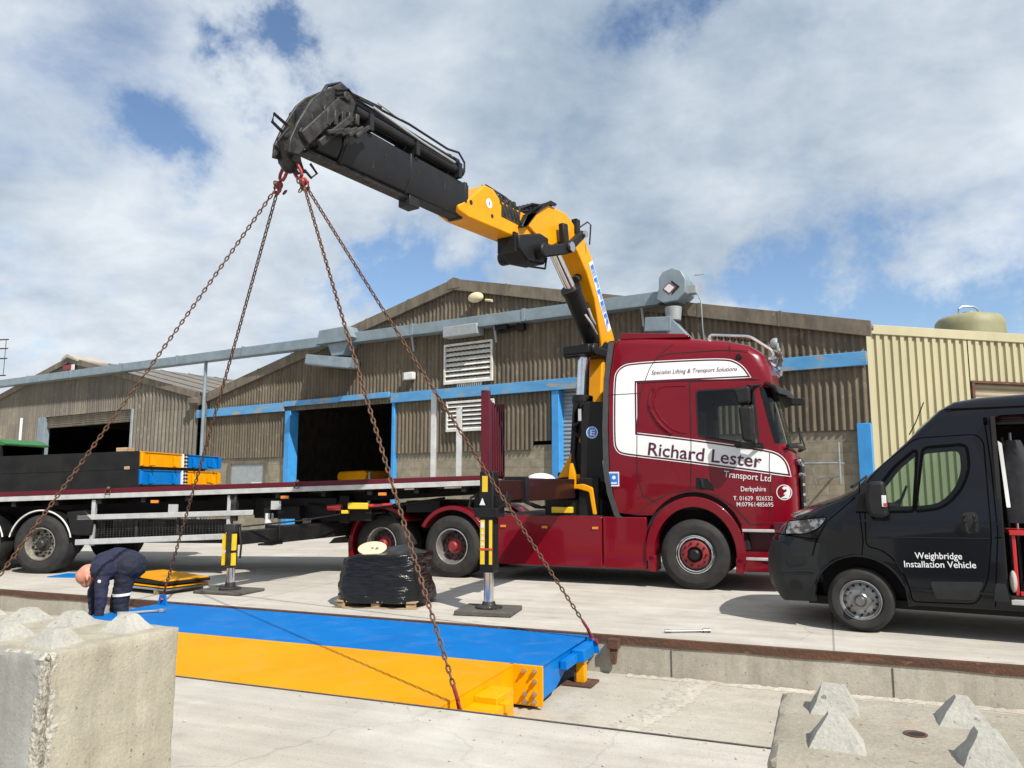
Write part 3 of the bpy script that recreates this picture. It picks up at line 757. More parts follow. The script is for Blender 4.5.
# timber hatch in the block wall by the barn, gutter pipe, rail by the right corner
mb = MB(); mb.box(-20.6, -18.85, 0.03, 0.09, 1.15, 2.28); mb.build('hatch', 'gray', wh, bevel=0.01)
mb = MB(); mb.box(-20.75, -20.6, 0.0, 0.079, 1.1, 2.4); mb.box(-18.85, -18.7, 0.0, 0.079, 1.1, 2.4); mb.box(-20.599, -18.851, 0.0, 0.079, 2.282, 2.4); mb.build('hatch_frame', 'fascia', wh)
mb = MB(); mb.box(-19.45, -18.95, 0.012, 0.028, 1.42, 1.66); mb.build('notice', 'plainwhite', wh)
mb = MB(); mb.tube([(-22.1, -0.09, 4.7), (-22.1, -0.09, 2.0), (-22.1, -0.09, 0.1)], 0.055, 10); mb.tube([(-22.3, -0.11, 4.72), (-22.1, -0.09, 4.72), (-22.1, -0.09, 4.5)], 0.055, 10)
for zz in (1.4, 2.8, 4.1): mb.box(-22.17, -22.03, -0.15, -0.03, zz, zz + 0.05)
mb.build('drain_pipe', 'fascia', wh)
mb = MB()
mb.tube([(-1.3, -0.02, 2.02), (-1.3, -0.45, 2.02), (-0.35, -0.45, 2.02), (-0.35, -0.02, 2.02)], 0.024, 8); mb.tube([(-0.35, -0.45, 1.6), (-0.35, -0.45, 2.45)], 0.024, 8)
mb.tube([(-0.9, -0.45, 2.02), (-0.9, -0.02, 1.5)], 0.02, 8); mb.tube([(-0.35, -0.45, 1.75), (-0.9, -0.03, 1.7)], 0.015, 8)
mb.build('wall_rail', 'steel', wh)

# ---- barn on the left
bn = thing('barn', 'lower grey corrugated barn with open shuttered doorway at the far left', 'building', (7.2, 15.9, 0), -33.7)
BX0, BX1, BR = -43.0, -22.62, -32.24
def bz(x): return 7.06 - (0.2 if x < BR else 0.228) * abs(x - BR)
D0, D1 = -34.7, -26.95
mb = MB()
corr(mb, BX0, D0, K(2.4), lambda x: bz(x) - 0.05, 0.0, 0.18, 0.034); corr(mb, D1, BX1, K(2.2), lambda x: bz(x) - 0.05, -0.02, 0.25, 0.045)
corr(mb, D0, D1, K(4.6), lambda x: bz(x) - 0.05, 0.0, 0.18, 0.034)
mb.build('cladding', 'sheet2', bn, sharp=80)
for a, b in ((BX0, D0), (D1, BX1)):
    mb = MB(); mb.box(a, b, 0.06, 0.26, 0, 2.45); mb.build('block_wall', 'blocks', bn, smooth=False)
mb = MB(); zz = 4.1; pr = None
for i in range(7):
    for dz, dy in ((0, 0.0), (0.05, -0.03), (0.08, -0.0)):
        c = (mb.v((D0 + 0.5, 0.1 + dy, zz + dz)), mb.v((D1, 0.1 + dy, zz + dz)))
        if pr: mb.f([pr[0], c[0], c[1], pr[1]])
        pr = c
    zz += 0.085
mb.build('rolled_shutter', 'fascia', bn, sharp=60)
mb = MB(); mb.box(D0 - 0.02, D0 + 0.62, -0.04, 0.2, 0, 4.6); mb.build('door_post', 'galv', bn, bevel=0.01)
mb = MB(); mb.box(D1 - 0.12, D1 + 0.02, -0.06, 0.2, 0, 4.6); mb.build('door_post', 'gray', bn, bevel=0.01)
mb = MB()
for a, b in ((BX0, BR), (BR, BX1 + 0.1)): mb.prism([(a, bz(a) - 0.13), (b, bz(b) - 0.13), (b, bz(b) + 0.13), (a, bz(a) + 0.13)], 'y', -0.12, -0.04)
mb.build('verge_board', 'fascia', bn, bevel=0.01)
mb = MB()
mb.prism([(BX0, bz(BX0)), (BR, bz(BR)), (BR, bz(BR) + 0.08), (BX0, bz(BX0) + 0.08)], 'y', -0.03, 16)
mb.prism([(BR, bz(BR)), (BX1 + 0.2, bz(BX1 + 0.2)), (BX1 + 0.2, bz(BX1 + 0.2) + 0.08), (BR, bz(BR) + 0.08)], 'y', -0.03, 16)
for i in range(10): mb.prism([(BR + 0.1, bz(BR + 0.1) + 0.09), (BX1 + 0.2, bz(BX1 + 0.2) + 0.09), (BX1 + 0.2, bz(BX1 + 0.2) + 0.115), (BR + 0.1, bz(BR + 0.1) + 0.115)], 'y', 1.2 + i * 1.5, 1.27 + i * 1.5)
mb.build('roof', 'roof', bn)
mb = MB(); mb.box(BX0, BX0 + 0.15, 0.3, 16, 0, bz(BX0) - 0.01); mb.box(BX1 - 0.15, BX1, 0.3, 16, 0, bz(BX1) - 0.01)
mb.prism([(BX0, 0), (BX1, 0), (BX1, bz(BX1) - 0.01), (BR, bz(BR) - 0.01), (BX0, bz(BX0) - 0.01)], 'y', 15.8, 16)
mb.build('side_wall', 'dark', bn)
mb = MB(); mb.box(BX1 - 0.3, BX1 + 0.12, -0.3, 0.3, bz(BX1) - 0.32, bz(BX1) - 0.1); mb.build('gutter_end', 'fascia', bn, bevel=0.02)
mb = MB(); mb.cyl((-36.1, -0.12, 0), (-36.1, -0.12, 4.65), 0.06, n=10); mb.build('pipe', 'white', bn)
mb = MB(); mb.box(-32.55, -31.85, -0.17, -0.125, 6.60, 6.82); mb.build('red_panel', 'redsteel', bn)
mb = MB(); mb.box(-31.83, -31.62, -0.17, -0.125, 6.56, 6.80); mb.build('white_panel', 'white', bn)
mb = MB(); mb.prism([(BR - 0.45, bz(BR - 0.45) + 0.05), (BR, bz(BR) + 0.1), (BR + 0.9, bz(BR + 0.9) + 0.05), (BR + 0.9, bz(BR + 0.9) + 0.16), (BR, bz(BR) + 0.26), (BR - 0.45, bz(BR - 0.45) + 0.18)], 'y', -0.2, 1.2); mb.build('ridge_cap', 'cover', bn, bevel=0.02)
ae = thing('roof_aerial', 'grey aerial with stacked horizontal rods at the left edge of the sky', 'aerial', (-25.4, 37.6, 0), -10)
mb = MB(); mb.cyl((-1.3, 0, 5.0), (-1.3, 0, 9.9), 0.03, n=8); mb.build('mast', 'steel', ae)
mb = MB()
for zz in (6.9, 7.75, 8.25, 8.7): mb.cyl((-1.9, 0, zz), (0.45, 0, zz), 0.05, 0.03, 8)
mb.cyl((0.3, 0.02, 6.9), (0.3, 0.02, 8.7), 0.015, n=6)
mb.build('rods', 'greasy', ae)

# ---- cream building on the right
bg_ = thing('cream_building', 'cream profiled steel building with flat parapet behind the black van', 'building', (7.45, 15.9, 0), 15)
RD0, RD1, RDZ = 2.7, 7.0, 3.78
def profile(mb, x0, x1, z0, z1, pitch=0.205, amp=0.055):
    x = x0; pr = None
    while x < x1:
        for dx, dy in ((0, 0), (0.09, 0), (0.135, amp), (0.187, amp)):
            c = (mb.v((x + dx, dy, z0)), mb.v((x + dx, dy, z1)))
            if pr: mb.f([pr[0], c[0], c[1], pr[1]])
            pr = c
        x += pitch
mb = MB(); profile(mb, 0.03, RD0 - 0.06, 0.0, 4.76); profile(mb, RD0 - 0.085, RD1 + 0.05, RDZ + 0.03, 4.76); profile(mb, RD1 + 0.06, 14, 0.0, 4.76)
mb.build('profiled_cladding', 'beige', bg_, sharp=20)
mb = MB(); mb.box(-0.02, 14, -0.03, 0.12, 4.73, 4.93); mb.box(-0.03, 0.025, -0.025, 0.1, 0, 4.728)
mb.build('parapet_flashing', 'beige', bg_, bevel=0.008)
mb = MB(); z = 0.0; pr = None
while z < RDZ + 0.06:
    for dz, dy in ((0, 0.0), (0.02, -0.02), (0.07, -0.02), (0.09, 0.0)):
        c = (mb.v((RD0, 0.14 + dy, z + dz)), mb.v((RD1, 0.14 + dy, z + dz)))
        if pr: mb.f([pr[0], c[0], c[1], pr[1]])
        pr = c
    z += 0.1
mb.build('roller_door', 'beigedoor', bg_, sharp=60)
mb = MB(); mb.box(RD0 - 0.07, RD0 - 0.003, -0.02, 0.18, 0, RDZ); mb.box(RD0 - 0.07, RD1 + 0.07, -0.02, 0.18, RDZ + 0.003, RDZ + 0.05); mb.box(RD1 + 0.003, RD1 + 0.07, -0.02, 0.18, 0, RDZ)
mb.build('door_frame', 'rustbar', bg_)
mb = MB(); mb.box(0.0, 0.12, 0.13, 9.9, 0, 4.7); mb.box(13.8, 14, 0.13, 9.9, 0, 4.7); mb.box(0, 14, 9.9, 10, 0, 4.7); mb.build('side_wall', 'beige', bg_)
mb = MB(); mb.box(0.121, 13.79, 0.21, 9.89, 4.5, 4.6); mb.build('flat_roof', 'roof', bg_)
tk = thing('roof_tank', 'round olive water tank with hoop handle standing on the cream building roof', 'tank', (12.72, 21.0, 4.45))
mb = MB(); mb.lathe([(0.86, 0), (0.875, 0.5), (0.87, 1.45), (0.84, 1.62), (0.76, 1.72), (0.4, 1.82), (0.16, 1.85), (0.15, 1.89), (0.0, 1.9)], (0, 0, 0), (0, 0, 1), 40)
mb.build('tank_shell', 'tank', tk, sharp=50)
mb = MB(); mb.tube([(-0.28, 0, 1.84), (-0.26, 0, 1.99), (-0.15, 0, 2.06), (0.15, 0, 2.05), (0.26, 0, 1.98), (0.3, 0, 1.83)], 0.025, 8); mb.build('hoop_handle', 'steel', tk)

# ---- conveyor gantry across the front of the buildings
cv = thing('conveyor', 'long blue grey overhead conveyor trunk crossing the fronts of both sheds', 'conveyor', (3.55 + 0.555 * 0.2, 17.9 + 0.832 * 0.2, 0), -33.7)
def cz(x): return 6.02 - x * 0.0118
mb = MB()
for i in range(10):
    a, b = -39 + i * 3.9, -39 + (i + 1) * 3.9 - 0.012
    mb.prism([(a, cz(a) - 0.145), (b, cz(b) - 0.145), (b, cz(b) + 0.145), (a, cz(a) + 0.145)], 'y', -0.2, 0.14)
mb.build('trunking', 'galv', cv, bevel=0.008)
mb = MB()
for i in range(10):
    a = -39 + i * 3.9; mb.prism([(a - 0.05, cz(a) - 0.17), (a + 0.04, cz(a) - 0.17), (a + 0.04, cz(a) + 0.17), (a - 0.05, cz(a) + 0.17)], 'y', -0.225, 0.16)
for i in range(10):   # lid flange
    a, b = -38.9 + i * 3.9, -39 + (i + 1) * 3.9 - 0.06; mb.prism([(a, cz(a) - 0.172), (b, cz(b) - 0.172), (b, cz(b) - 0.148), (a, cz(a) - 0.148)], 'y', -0.222, 0.155)
mb.build('flanges', 'galv', cv)
mb = MB(); x = -17.9; mb.cyl((x, -0.05, 0), (x, -0.05, cz(x) - 0.14), 0.06, n=10); mb.build('support_post', 'galv', cv)
for x in (-8.0, -5.0, -2.0, -0.6):
    mb = MB(); mb.bar((x, 0.02, cz(x) - 0.12), (x, 0.14, cz(x) - 0.6), 0.06, 0.06); mb.build('bracket', 'gray', cv)
def hopper(x, name):
    mb = MB(); z = cz(x)
    mb.prism([(x - 0.75, z - 0.14), (x + 0.55, z - 0.14), (x + 0.85, z - 0.05), (x + 0.6, z + 0.32), (x - 0.62, z + 0.30)], 'y', -0.42, 0.2)
    mb.prism([(x - 0.35, z - 0.145), (x + 0.6, z - 0.145), (x + 0.35, z - 0.55), (x - 0.15, z - 0.55)], 'y', -0.3, 0.15)
    o = mb.build(name, 'galv', cv, bevel=0.012)
    mb = MB(); mb.bar((x - 0.95, -0.45, z - 0.62), (x + 0.75, -0.15, z - 0.85), 0.5, 0.3); mb.bar((x - 0.9, -0.47, z - 0.78), (x + 0.7, -0.2, z - 0.99), 0.42, 0.05)
    mb.build('discharge_chute', 'galv', o, bevel=0.012)
hopper(-10.9, 'transfer_hopper')
mb = MB()
_hs = lambda P: [(0.3 + (a - 0.3) * 0.80, 6.16 + (b - 6.16) * 0.80) for a, b in P]
hd = _hs([(-0.12, 5.86), (0.1, 5.72), (0.55, 5.74), (0.78, 5.95), (0.80, 6.35), (0.66, 6.62), (0.40, 6.74), (0.1, 6.66), (-0.02, 6.48), (-0.03, 6.2)])
mb.prism(hd, 'y', -0.42, 0.2); mb.build('drive_head', 'galv', cv, bevel=0.02)
mb = MB(); mb.prism([(0.30, 5.99), (0.46, 6.14), (0.30, 6.28), (0.14, 6.14)], 'y', -0.428, -0.423); mb.build('diamond_badge', 'redsteel', cv)
mb = MB(); mb.prism([(0.30, 6.025), (0.43, 6.14), (0.30, 6.248), (0.17, 6.14)], 'y', -0.434, -0.4285); mb.build('badge_centre', 'plainwhite', cv)
mb = MB(); mb.prism([(0.36, 5.97), (0.56, 6.14), (0.36, 6.32), (0.36, 6.26), (0.48, 6.14), (0.36, 6.03)], 'y', -0.428, -0.423); mb.build('badge_edge', 'dark', cv)
mb = MB(); mb.box(0.66, 0.86, -0.2, 0.0, 6.0, 6.2); mb.tube([(0.8, -0.1, 6.45), (1.05, -0.1, 6.43)], 0.015, 6); mb.tube([(0.8, -0.1, 6.1), (0.95, -0.12, 5.8), (0.96, -0.1, 5.2), (0.9, 0.2, 4.6)], 0.016, 6); mb.cyl((0.3, -0.2, 5.72), (0.3, -0.2, 5.4), 0.2, 0.17, 16)
mb.build('motor', 'gray', cv, bevel=0.01)
mb = MB(); mb.bar((-0.35, -0.2, 5.36), (0.3, -0.2, 5.30), 0.4, 0.34); mb.bar((0.12, -0.2, 5.42), (0.85, -0.15, 4.55), 0.36, 0.3)
mb.build('discharge_chute', 'galv', cv, bevel=0.012)

# ---- machine inside the doorway
mc = thing('loading_elevator', 'yellow loading machine with sloping boom inside the dark warehouse doorway', 'machine', (7.2 - 1.75 * 0.832, 15.9 + 1.75 * 0.555, 0), -33.7)
mb = MB(); mb.box(-16.4, -14.6, 2.2, 3.4, 0.45, 1.35); mb.box(-15.9, -14.2, 2.3, 3.3, 1.35, 1.5); mb.build('chassis', 'blackdirt', mc, bevel=0.03)
mb = MB(); mb.prism([(-15.75, 1.72), (-14.45, 1.75), (-14.35, 1.98), (-14.5, 2.06), (-15.7, 2.03), (-15.8, 1.9)], 'y', 2.15, 3.3); mb.build('hood', 'yellow', mc, bevel=0.04)
mb = MB(); mb.box(-15.5, -14.4, 2.25, 3.2, 1.5, 1.722); mb.build('radiator', 'blackdirt', mc)
mb = MB(); mb.bar((-14.0, 2.4, 1.2), (-12.2, 2.4, 2.5), 0.3, 0.34); mb.build('boom', 'yellow', mc, bevel=0.02)
mb = MB(); mb.cyl((-14.15, 2.1, 0.4), (-14.15, 2.1, 2.0), 0.05, n=8); mb.build('exhaust', 'steel', mc)
for x in (-16.0, -14.9):
    for y in (2.0, 3.2):
        mb = MB(); mb.lathe([(0.2, 0), (0.4, 0), (0.45, 0.05), (0.45, 0.25), (0.4, 0.3), (0.2, 0.3)], (x, y, 0.45), (0, 1, 0), 24); mb.build('wheel', 'tyre', mc)
# ------------------------------------------------------------------ lorry tractor unit
TL, TR = (2.75, 12.0, 0), -21.8
lorry = thing('lorry', 'burgundy tractor unit with white swoosh lettering, parked crosswise before the warehouse', 'lorry', TL, TR)
W = 2.5
def ins(z):
    return 0.0 if z < 2.2 else (0.02 * (z - 2.2) / 0.9 if z < 3.1 else 0.02 + 0.10 * (z - 3.1) / 0.9)
def cmap(x, y, z):
    f = 1 - (2 * min(max(y, 0), W) / W - 1) ** 2
    k = max(0.0, min(1.0, (x - 0.75) / 0.7))
    yy = y + ins(z) * (1 - 2 * y / W)
    c = max(0, min(1, (x - 1.0) / 0.5)) * 0.09 * (1 - min(1, max(0, y) / 0.5)) if y < W / 2 else max(0, min(1, (x - 1.0) / 0.5)) * 0.09 * (1 - min(1, max(0, W - y) / 0.5))
    return (x + k * 0.10 * (f - 0.35), yy + (c if y < W / 2 else -c), z + (0.05 * f if z > 3.5 else 0))
CX, CY, CZ = (0.75, 0.95, 1.1, 1.25, 1.4), (0.12, 0.3, 0.5, 0.9, 1.25, 1.6, 2.0, 2.2, 2.38), (2.2, 2.6, 3.1, 3.4, 3.6)
arc = [(0.05 + 0.81 * math.cos(R(a)), 0.53 + 0.94 * math.sin(R(a))) for a in range(142, 34, -9)]
out = [(-1.17, 1.14, .02), (-0.76, 1.105, .01)] + [(x, z, .012) for x, z in arc] + [
    (0.74, 1.0, .01), (0.74, 0.30, .01), (1.45, 0.30, .05), (1.53, 0.42, .10), (1.545, 0.75, .14), (1.55, 1.05, .14), (1.55, 1.45, .14), (1.54, 1.85, .14), (1.52, 2.05, .12), (1.44, 2.17, .13),
    (1.36, 2.55, .15), (1.245, 3.06, .15), (1.28, 3.14, .08), (1.25, 3.40, .14), (1.15, 3.60, .17), (0.95, 3.74, .17), (0.6, 3.83, .16), (0.0, 3.92, .15), (-0.7, 3.97, .12), (-1.12, 3.98, .10),
    (-1.20, 3.90, .06), (-1.28, 3.2, .03), (-1.29, 2.4, .03), (-1.28, 1.75, .03)]
win = rpoly([(0.156, 3.03), (1.00, 3.035), (1.045, 2.21), (0.98, 2.20), (0.175, 2.35)], [.05, .06, .05, .03, .05])
step_a = rpoly([(0.78, 0.90), (1.24, 0.87), (1.24, 0.60), (0.78, 0.60)], 0.03)
bm = body_shell([(a, b) for a, b, c in out], [c for a, b, c in out], W, [win, step_a], cmap, CX, CY, CZ, [win])
ws = MB()
kill = []
for f in bm.faces:
    c = f.calc_center_median(); n = f.normal
    if 2.22 < c.z < 3.07 and n.x > 0.22 and c.x > 1.08 + (3.07 - c.z) * 0.14: kill.append(f)
for f in kill: ws.f([ws.v(v.co) for v in f.verts])
bmesh.ops.delete(bm, geom=kill, context='FACES')
mesh_obj('cab', bm, 'red', lorry, sharp=32)
bmesh.ops.remove_doubles(ws.bm, verts=ws.bm.verts, dist=1e-4)
ws.build('windscreen', 'cabglass', lorry)
wb = plate([rpoly([(0.13, 3.06), (1.025, 3.065), (1.075, 2.17), (0.98, 2.165), (0.145, 2.325)], .06), win], 0.006, 0.005, cmap, CX, CZ)
fr = mesh_obj('window_frame', wb, 'plastic', lorry)
mesh_obj('window_pane', plate([win], -0.012, 0, cmap, CX, CZ), 'cabglass', fr)
# cab interior
mb = MB(); mb.box(0.15, 0.65, 0.25, 0.75, 1.4, 1.9); mb.box(0.05, 0.2, 0.27, 0.73, 1.85, 2.75); mb.box(0.15, 0.65, 1.75, 2.25, 1.4, 1.9); mb.box(0.05, 0.2, 1.77, 2.23, 1.85, 2.75)
mb.build('seat', 'polished', lorry, bevel=0.05)
mb = MB(); mb.box(-0.75, -0.7, 0.05, 2.45, 1.2, 3.4); mb.box(0.98, 1.36, 0.14, 2.36, 1.5, 2.2); mb.box(-0.7, 1.2, 0.14, 2.36, 1.2, 1.3); mb.box(-1.2, -0.75, 0.04, 2.46, 1.2, 1.25)
mb.build('cab_lining', 'dark', lorry)
mb = MB(); mb.tube([(0.86 + 0.06 * math.sin(t), 0.55 + 0.22 * math.cos(t), 2.22 + 0.2 * math.sin(t)) for t in [i * math.pi / 9 for i in range(18)]], 0.016, 6, True); mb.build('steering_wheel', 'plastic', lorry)
# step treads
for z in (0.885, 0.47):
    mb = MB(); mb.box(0.755, 1.28, -0.012, 0.22, z, z + 0.045); mb.build('step', 'alu', lorry, bevel=0.008)
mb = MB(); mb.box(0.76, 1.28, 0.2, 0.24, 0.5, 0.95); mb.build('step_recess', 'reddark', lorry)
# grey rubber edge along the back of the cab
path = [(-1.235, 3.93), (-1.31, 3.3), (-1.335, 2.5), (-1.325, 1.8), (-1.27, 1.45), (-1.16, 1.10), (-1.10, 1.06)]
mb = MB(); pr = None
for p in path:
    i_ = ins(p[1]); c = [mb.v((p[0] - 0.045, 0.0 + i_, p[1])), mb.v((p[0] + 0.045, -0.008 + i_, p[1])), mb.v((p[0] + 0.045, 0.05 + i_, p[1])), mb.v((p[0] - 0.045, 0.12 + i_, p[1]))]
    if pr: mb.skin_rings([pr, c], False)
    pr = c
mb.build('edge_seal', 'collar', lorry, sharp=50)
mb = MB(); mb.box(-1.35, -1.29, 0.13, 2.4, 1.5, 3.7); mb.build('cab_back', 'black', lorry)
# livery
band = [(-1.165, 2.272), (-1.147, 3.285), (-1.115, 3.409), (-1.029, 3.488), (-0.902, 3.522), (-0.186, 3.528), (0.596, 3.510), (0.747, 3.452), (0.856, 3.361), (0.927, 3.247), (-0.837, 3.253), (-0.839, 2.38), (-0.023, 2.269), (0.737, 2.146), (1.12, 2.085), (1.30, 2.04), (1.40, 1.965), (1.45, 1.88), (1.475, 1.745), (0.726, 1.85), (-0.032, 1.962), (-0.829, 2.064), (-1.055, 2.099), (-1.125, 2.149)]
def smooth(poly, keep, n=2):
    for _ in range(n):
        out_ = []
        for i, p in enumerate(poly):
            if any(abs(p[0] - k[0]) + abs(p[1] - k[1]) < 1e-4 for k in keep): out_.append(p); continue
            a, b = poly[i - 1], poly[(i + 1) % len(poly)]
            out_ += [(p[0] * .75 + a[0] * .25, p[1] * .75 + a[1] * .25), (p[0] * .75 + b[0] * .25, p[1] * .75 + b[1] * .25)]
        poly = out_
    return poly
band = smooth(band, [(-0.837, 3.253), (-0.839, 2.38), (0.927, 3.247), (1.475, 1.745)])
def grow(poly, d):
    return [(p[0] + n.x * d, p[1] + n.y * d) for p, n in zip(poly, outward(poly))]
o = mesh_obj('white_band', plate([band], 0.004, 0, cmap, CX, CZ), 'vinyl', lorry, sharp=60)
line = dense(band + [band[0]], 0.08)
for d, w, m in ((0.014, 0.01, 'ink'), (0.032, 0.012, 'vinyl')):
    b2 = grow(band, d); mesh_obj('band_outline', ribbon(dense(b2 + [b2[0]], 0.1), w, 0.0045, cmap), m, o)
lettering('Richard Lester', 'lettering', 'ink', lorry, -0.66, 2.06, 0.205, 1.72, -0.009, -7.2, bold=0.010)
lettering('Transport Ltd', 'lettering', 'whiteink', lorry, 0.515, 1.705, 0.10, 0.68, -0.006, -6.0, bold=0.002)
lettering('Derbyshire', 'lettering', 'whiteink', lorry, 0.755, 1.49, 0.075, 0.36, -0.006, 0, bold=0.004)
lettering('T. 01629  826532', 'lettering', 'whiteink', lorry, 0.645, 1.355, 0.065, 0.565, -0.006, 0, bold=0.002)
lettering('M:07961485695', 'lettering', 'whiteink', lorry, 0.685, 1.265, 0.065, 0.525, -0.006, 0, bold=0.002)
lettering('Specialist Lifting & Transport Solutions', 'lettering', 'ink', lorry, -0.565, 3.345, 0.07, 1.33, -0.010, -0.5, 0.25, fmap=lambda x, y, z: (x, y + ins(z), z))
# emblem near the front corner: white ring with a winged shape
def disc(cx, cz, r, y, n=28): return [(cx + r * math.cos(2 * math.pi * i / n), cz + r * math.sin(2 * math.pi * i / n)) for i in range(n)]
EX, EZ = 1.405, 1.475
mesh_obj('emblem', plate([disc(EX, EZ, 0.115, 0), disc(EX, EZ, 0.102, 0)], 0.006, 0, cmap, CX, CZ), 'whiteink', lorry)
bird = [(-0.06, -0.09), (0.06, -0.085), (0.085, -0.03), (0.09, 0.04), (0.06, 0.085), (0.0, 0.09), (-0.03, 0.06), (0.0, 0.035), (0.03, 0.05), (0.04, 0.02), (0.0, -0.01), (-0.01, -0.03), (0.02, -0.035), (-0.01, -0.06)]
mesh_obj('emblem_bird', plate([[(EX + a, EZ + b) for a, b in bird]], 0.007, 0, cmap, CX, CZ), 'whiteink', lorry)
st = MB(); st.box(-1.286, -1.112, -0.004, 0.0, 1.561, 1.792); so = st.build('sticker', 'plainwhite', lorry)
st = MB(); st.box(-1.268, -1.13, -0.006, -0.0045, 1.585, 1.768); so2 = st.build('sticker_panel', 'signblue', so)
st = MB(); st.ball((-1.199, -0.0065, 1.70), 0.03, 0.002, 0.03); st.box(-1.245, -1.15, -0.0085, -0.0065, 1.60, 1.625); st.build('sticker_mark', 'plainwhite', so)
# seams, door, recess moulding, handle
SEAMS = [[(0.04, 3.2), (0.042, 2.9), (0.039, 2.2), (0.02, 1.62), (0.0, 1.5)], [(-0.217, 3.83), (-0.466, 3.641), (-0.593, 3.442), (-0.746, 3.038), (-0.805, 2.59), (-0.822, 1.782), (-0.741, 1.423), (-0.503, 1.306)],
         [(0.04, 3.2), (0.6, 3.2), (1.12, 3.19)], [(1.215, 2.06), (1.20, 1.85), (1.22, 1.25), (1.2, 1.1)], [(-1.28, 3.04), (-0.74, 3.045)], [(-0.52, 3.56), (-0.42, 3.64), (-0.28, 3.675), (0.5, 3.68), (0.95, 3.64)], [(0.67, 3.79), (0.66, 3.6)],
         [(0.0, 1.5), (-0.3, 1.47), (-0.62, 1.30), (-0.85, 1.12)], [(0.0, 1.5), (0.35, 1.44), (0.65, 1.26), (0.88, 1.0)], [(0.9, 1.0), (1.2, 1.03)]]
for s_ in SEAMS:
    mesh_obj('panel_seam', ribbon(dense(s_, 0.08), 0.012, 0.0055, cmap), 'dark', lorry)
def tube_on(path, r, m, name, off=0.0, par=lorry, fm=cmap):
    mb = MB(); mb.tube([fm(p[0], -off, p[1]) for p in dense(path, 0.06)], r, 8); return mb.build(name, m, par)
tube_on(rpoly([(-0.518, 3.171), (-0.62, 2.87), (-0.46, 2.545), (-0.215, 2.34)], 0.12)[2:-2], 0.03, 'red', 'side_moulding')
tube_on(rpoly([(0.03, 3.135), (-0.455, 3.14), (-0.55, 2.867), (-0.40, 2.588), (-0.20, 2.42), (0.03, 2.375)], 0.10)[3:-3], 0.012, 'red', 'side_moulding')
tube_on([(-0.80, 3.225), (0.2, 3.215), (1.1, 3.185)], 0.011, 'reddark', 'drip_rail')
mb = MB(); mb.prism([(0.096, 1.699), (0.287, 1.679), (0.376, 1.498), (0.091, 1.524)], 'y', -0.006, 0.01); ho = mb.build('door_handle', 'black', lorry, bevel=0.004)
mb = MB(); mb.prism([(0.155, 1.675), (0.20, 1.67), (0.235, 1.53), (0.18, 1.535)], 'y', -0.025, -0.005); mb.build('handle_bar', 'plastic', ho, bevel=0.008)
mb = MB(); mb.lathe([(0.05, 0), (0.05, 0.03), (0.035, 0.045), (0, 0.045)], (0.80, 0.09, 3.55), (0, -1, 0.1), 20); mb.build('intake_cap', 'black', lorry)
# mirrors
mb = MB(); mb.prism(rpoly([(0.74, 3.00), (0.97, 3.05), (0.96, 2.79), (0.79, 2.77)], .05), 'y', -0.36, -0.12); mo = mb.build('mirror', 'plastic', lorry, bevel=0.035)
mb = MB(); mb.prism(rpoly([(0.80, 2.74), (1.00, 2.74), (0.99, 2.20), (0.84, 2.23)], .05), 'y', -0.38, -0.14); mb.build('mirror_head', 'plastic', mo, bevel=0.04)
mb = MB(); mb.tube([(1.08, 0.06, 3.10), (0.95, -0.2, 3.06), (0.9, -0.24, 2.5), (1.0, -0.1, 2.16), (1.1, 0.05, 2.16)], 0.028, 8); mb.build('mirror_arm', 'plastic', mo)
mb = MB(); mb.prism([(0.68, 2.19), (1.1, 2.21), (1.12, 2.13), (0.72, 2.14)], 'y', -0.015, 0.02); mb.build('sill_trim', 'plastic', lorry)
# sun visor, kerb mirror, wipers
mb = MB(); rows = []
for i in range(13):
    y = 0.02 + (W - 0.04) * i / 12; f = 1 - (2 * y / W - 1) ** 2
    rows.append([mb.v((1.18 + 0.13 * f, y, 3.15)), mb.v((1.31 + 0.20 * f, y, 3.07)), mb.v((1.36 + 0.21 * f, y, 2.955)), mb.v((1.345 + 0.21 * f, y, 2.955)), mb.v((1.29 + 0.20 * f, y, 3.05)), mb.v((1.17 + 0.13 * f, y, 3.11))])
mb.skin_rings(rows); mb.build('sun_visor', 'plastic', lorry, sharp=50)
mb = MB(); mb.box(1.52, 1.72, 0.3, 0.5, 2.80, 2.9); mb.tube([(1.3, 0.4, 3.0), (1.6, 0.4, 2.88)], 0.02); mb.build('kerb_mirror', 'plastic', lorry, bevel=0.03)
mb = MB(); mb.tube([(1.50, 0.3, 2.2), (1.62, 0.9, 2.24), (1.60, 1.2, 2.5)], 0.014); mb.tube([(1.58, 1.3, 2.2), (1.66, 1.9, 2.22), (1.6, 2.1, 2.45)], 0.014); mb.tube([(1.45, 0.05, 2.16), (1.56, 0.3, 2.17), (1.66, 1.25, 2.17), (1.56, 2.2, 2.17)], 0.03, 8); mb.build('wiper', 'plastic', lorry)
# grille, bumper and front lights
mb = MB(); mb.box(1.58, 1.635, 0.45, 2.05, 1.2, 2.0); go = mb.build('grille', 'black', lorry, bevel=0.02)
mb = MB()
for i in range(5): mb.box(1.63, 1.66, 0.45, 2.05, 1.27 + i * 0.15, 1.31 + i * 0.15)
mb.build('grille_bars', 'chrome', go)
mb = MB(); mb.prism([(1.20, 1.04), (1.45, 1.04), (1.53, 0.9), (1.53, 0.62), (1.28, 0.62), (1.22, 0.75)], 'y', -0.012, 0.02); mb.build('bumper_corner', 'reddark', lorry, bevel=0.01)
for y in (0.1, 2.1):
    mb = MB(); mb.box(1.40, 1.60, y, y + 0.32, 0.68, 0.92); mb.build('headlight', 'lens', lorry, bevel=0.03)
mb = MB(); mb.box(1.40, 1.48, -0.022, 0.06, 0.72, 0.90); mb.build('indicator', 'amber', lorry, bevel=0.01)
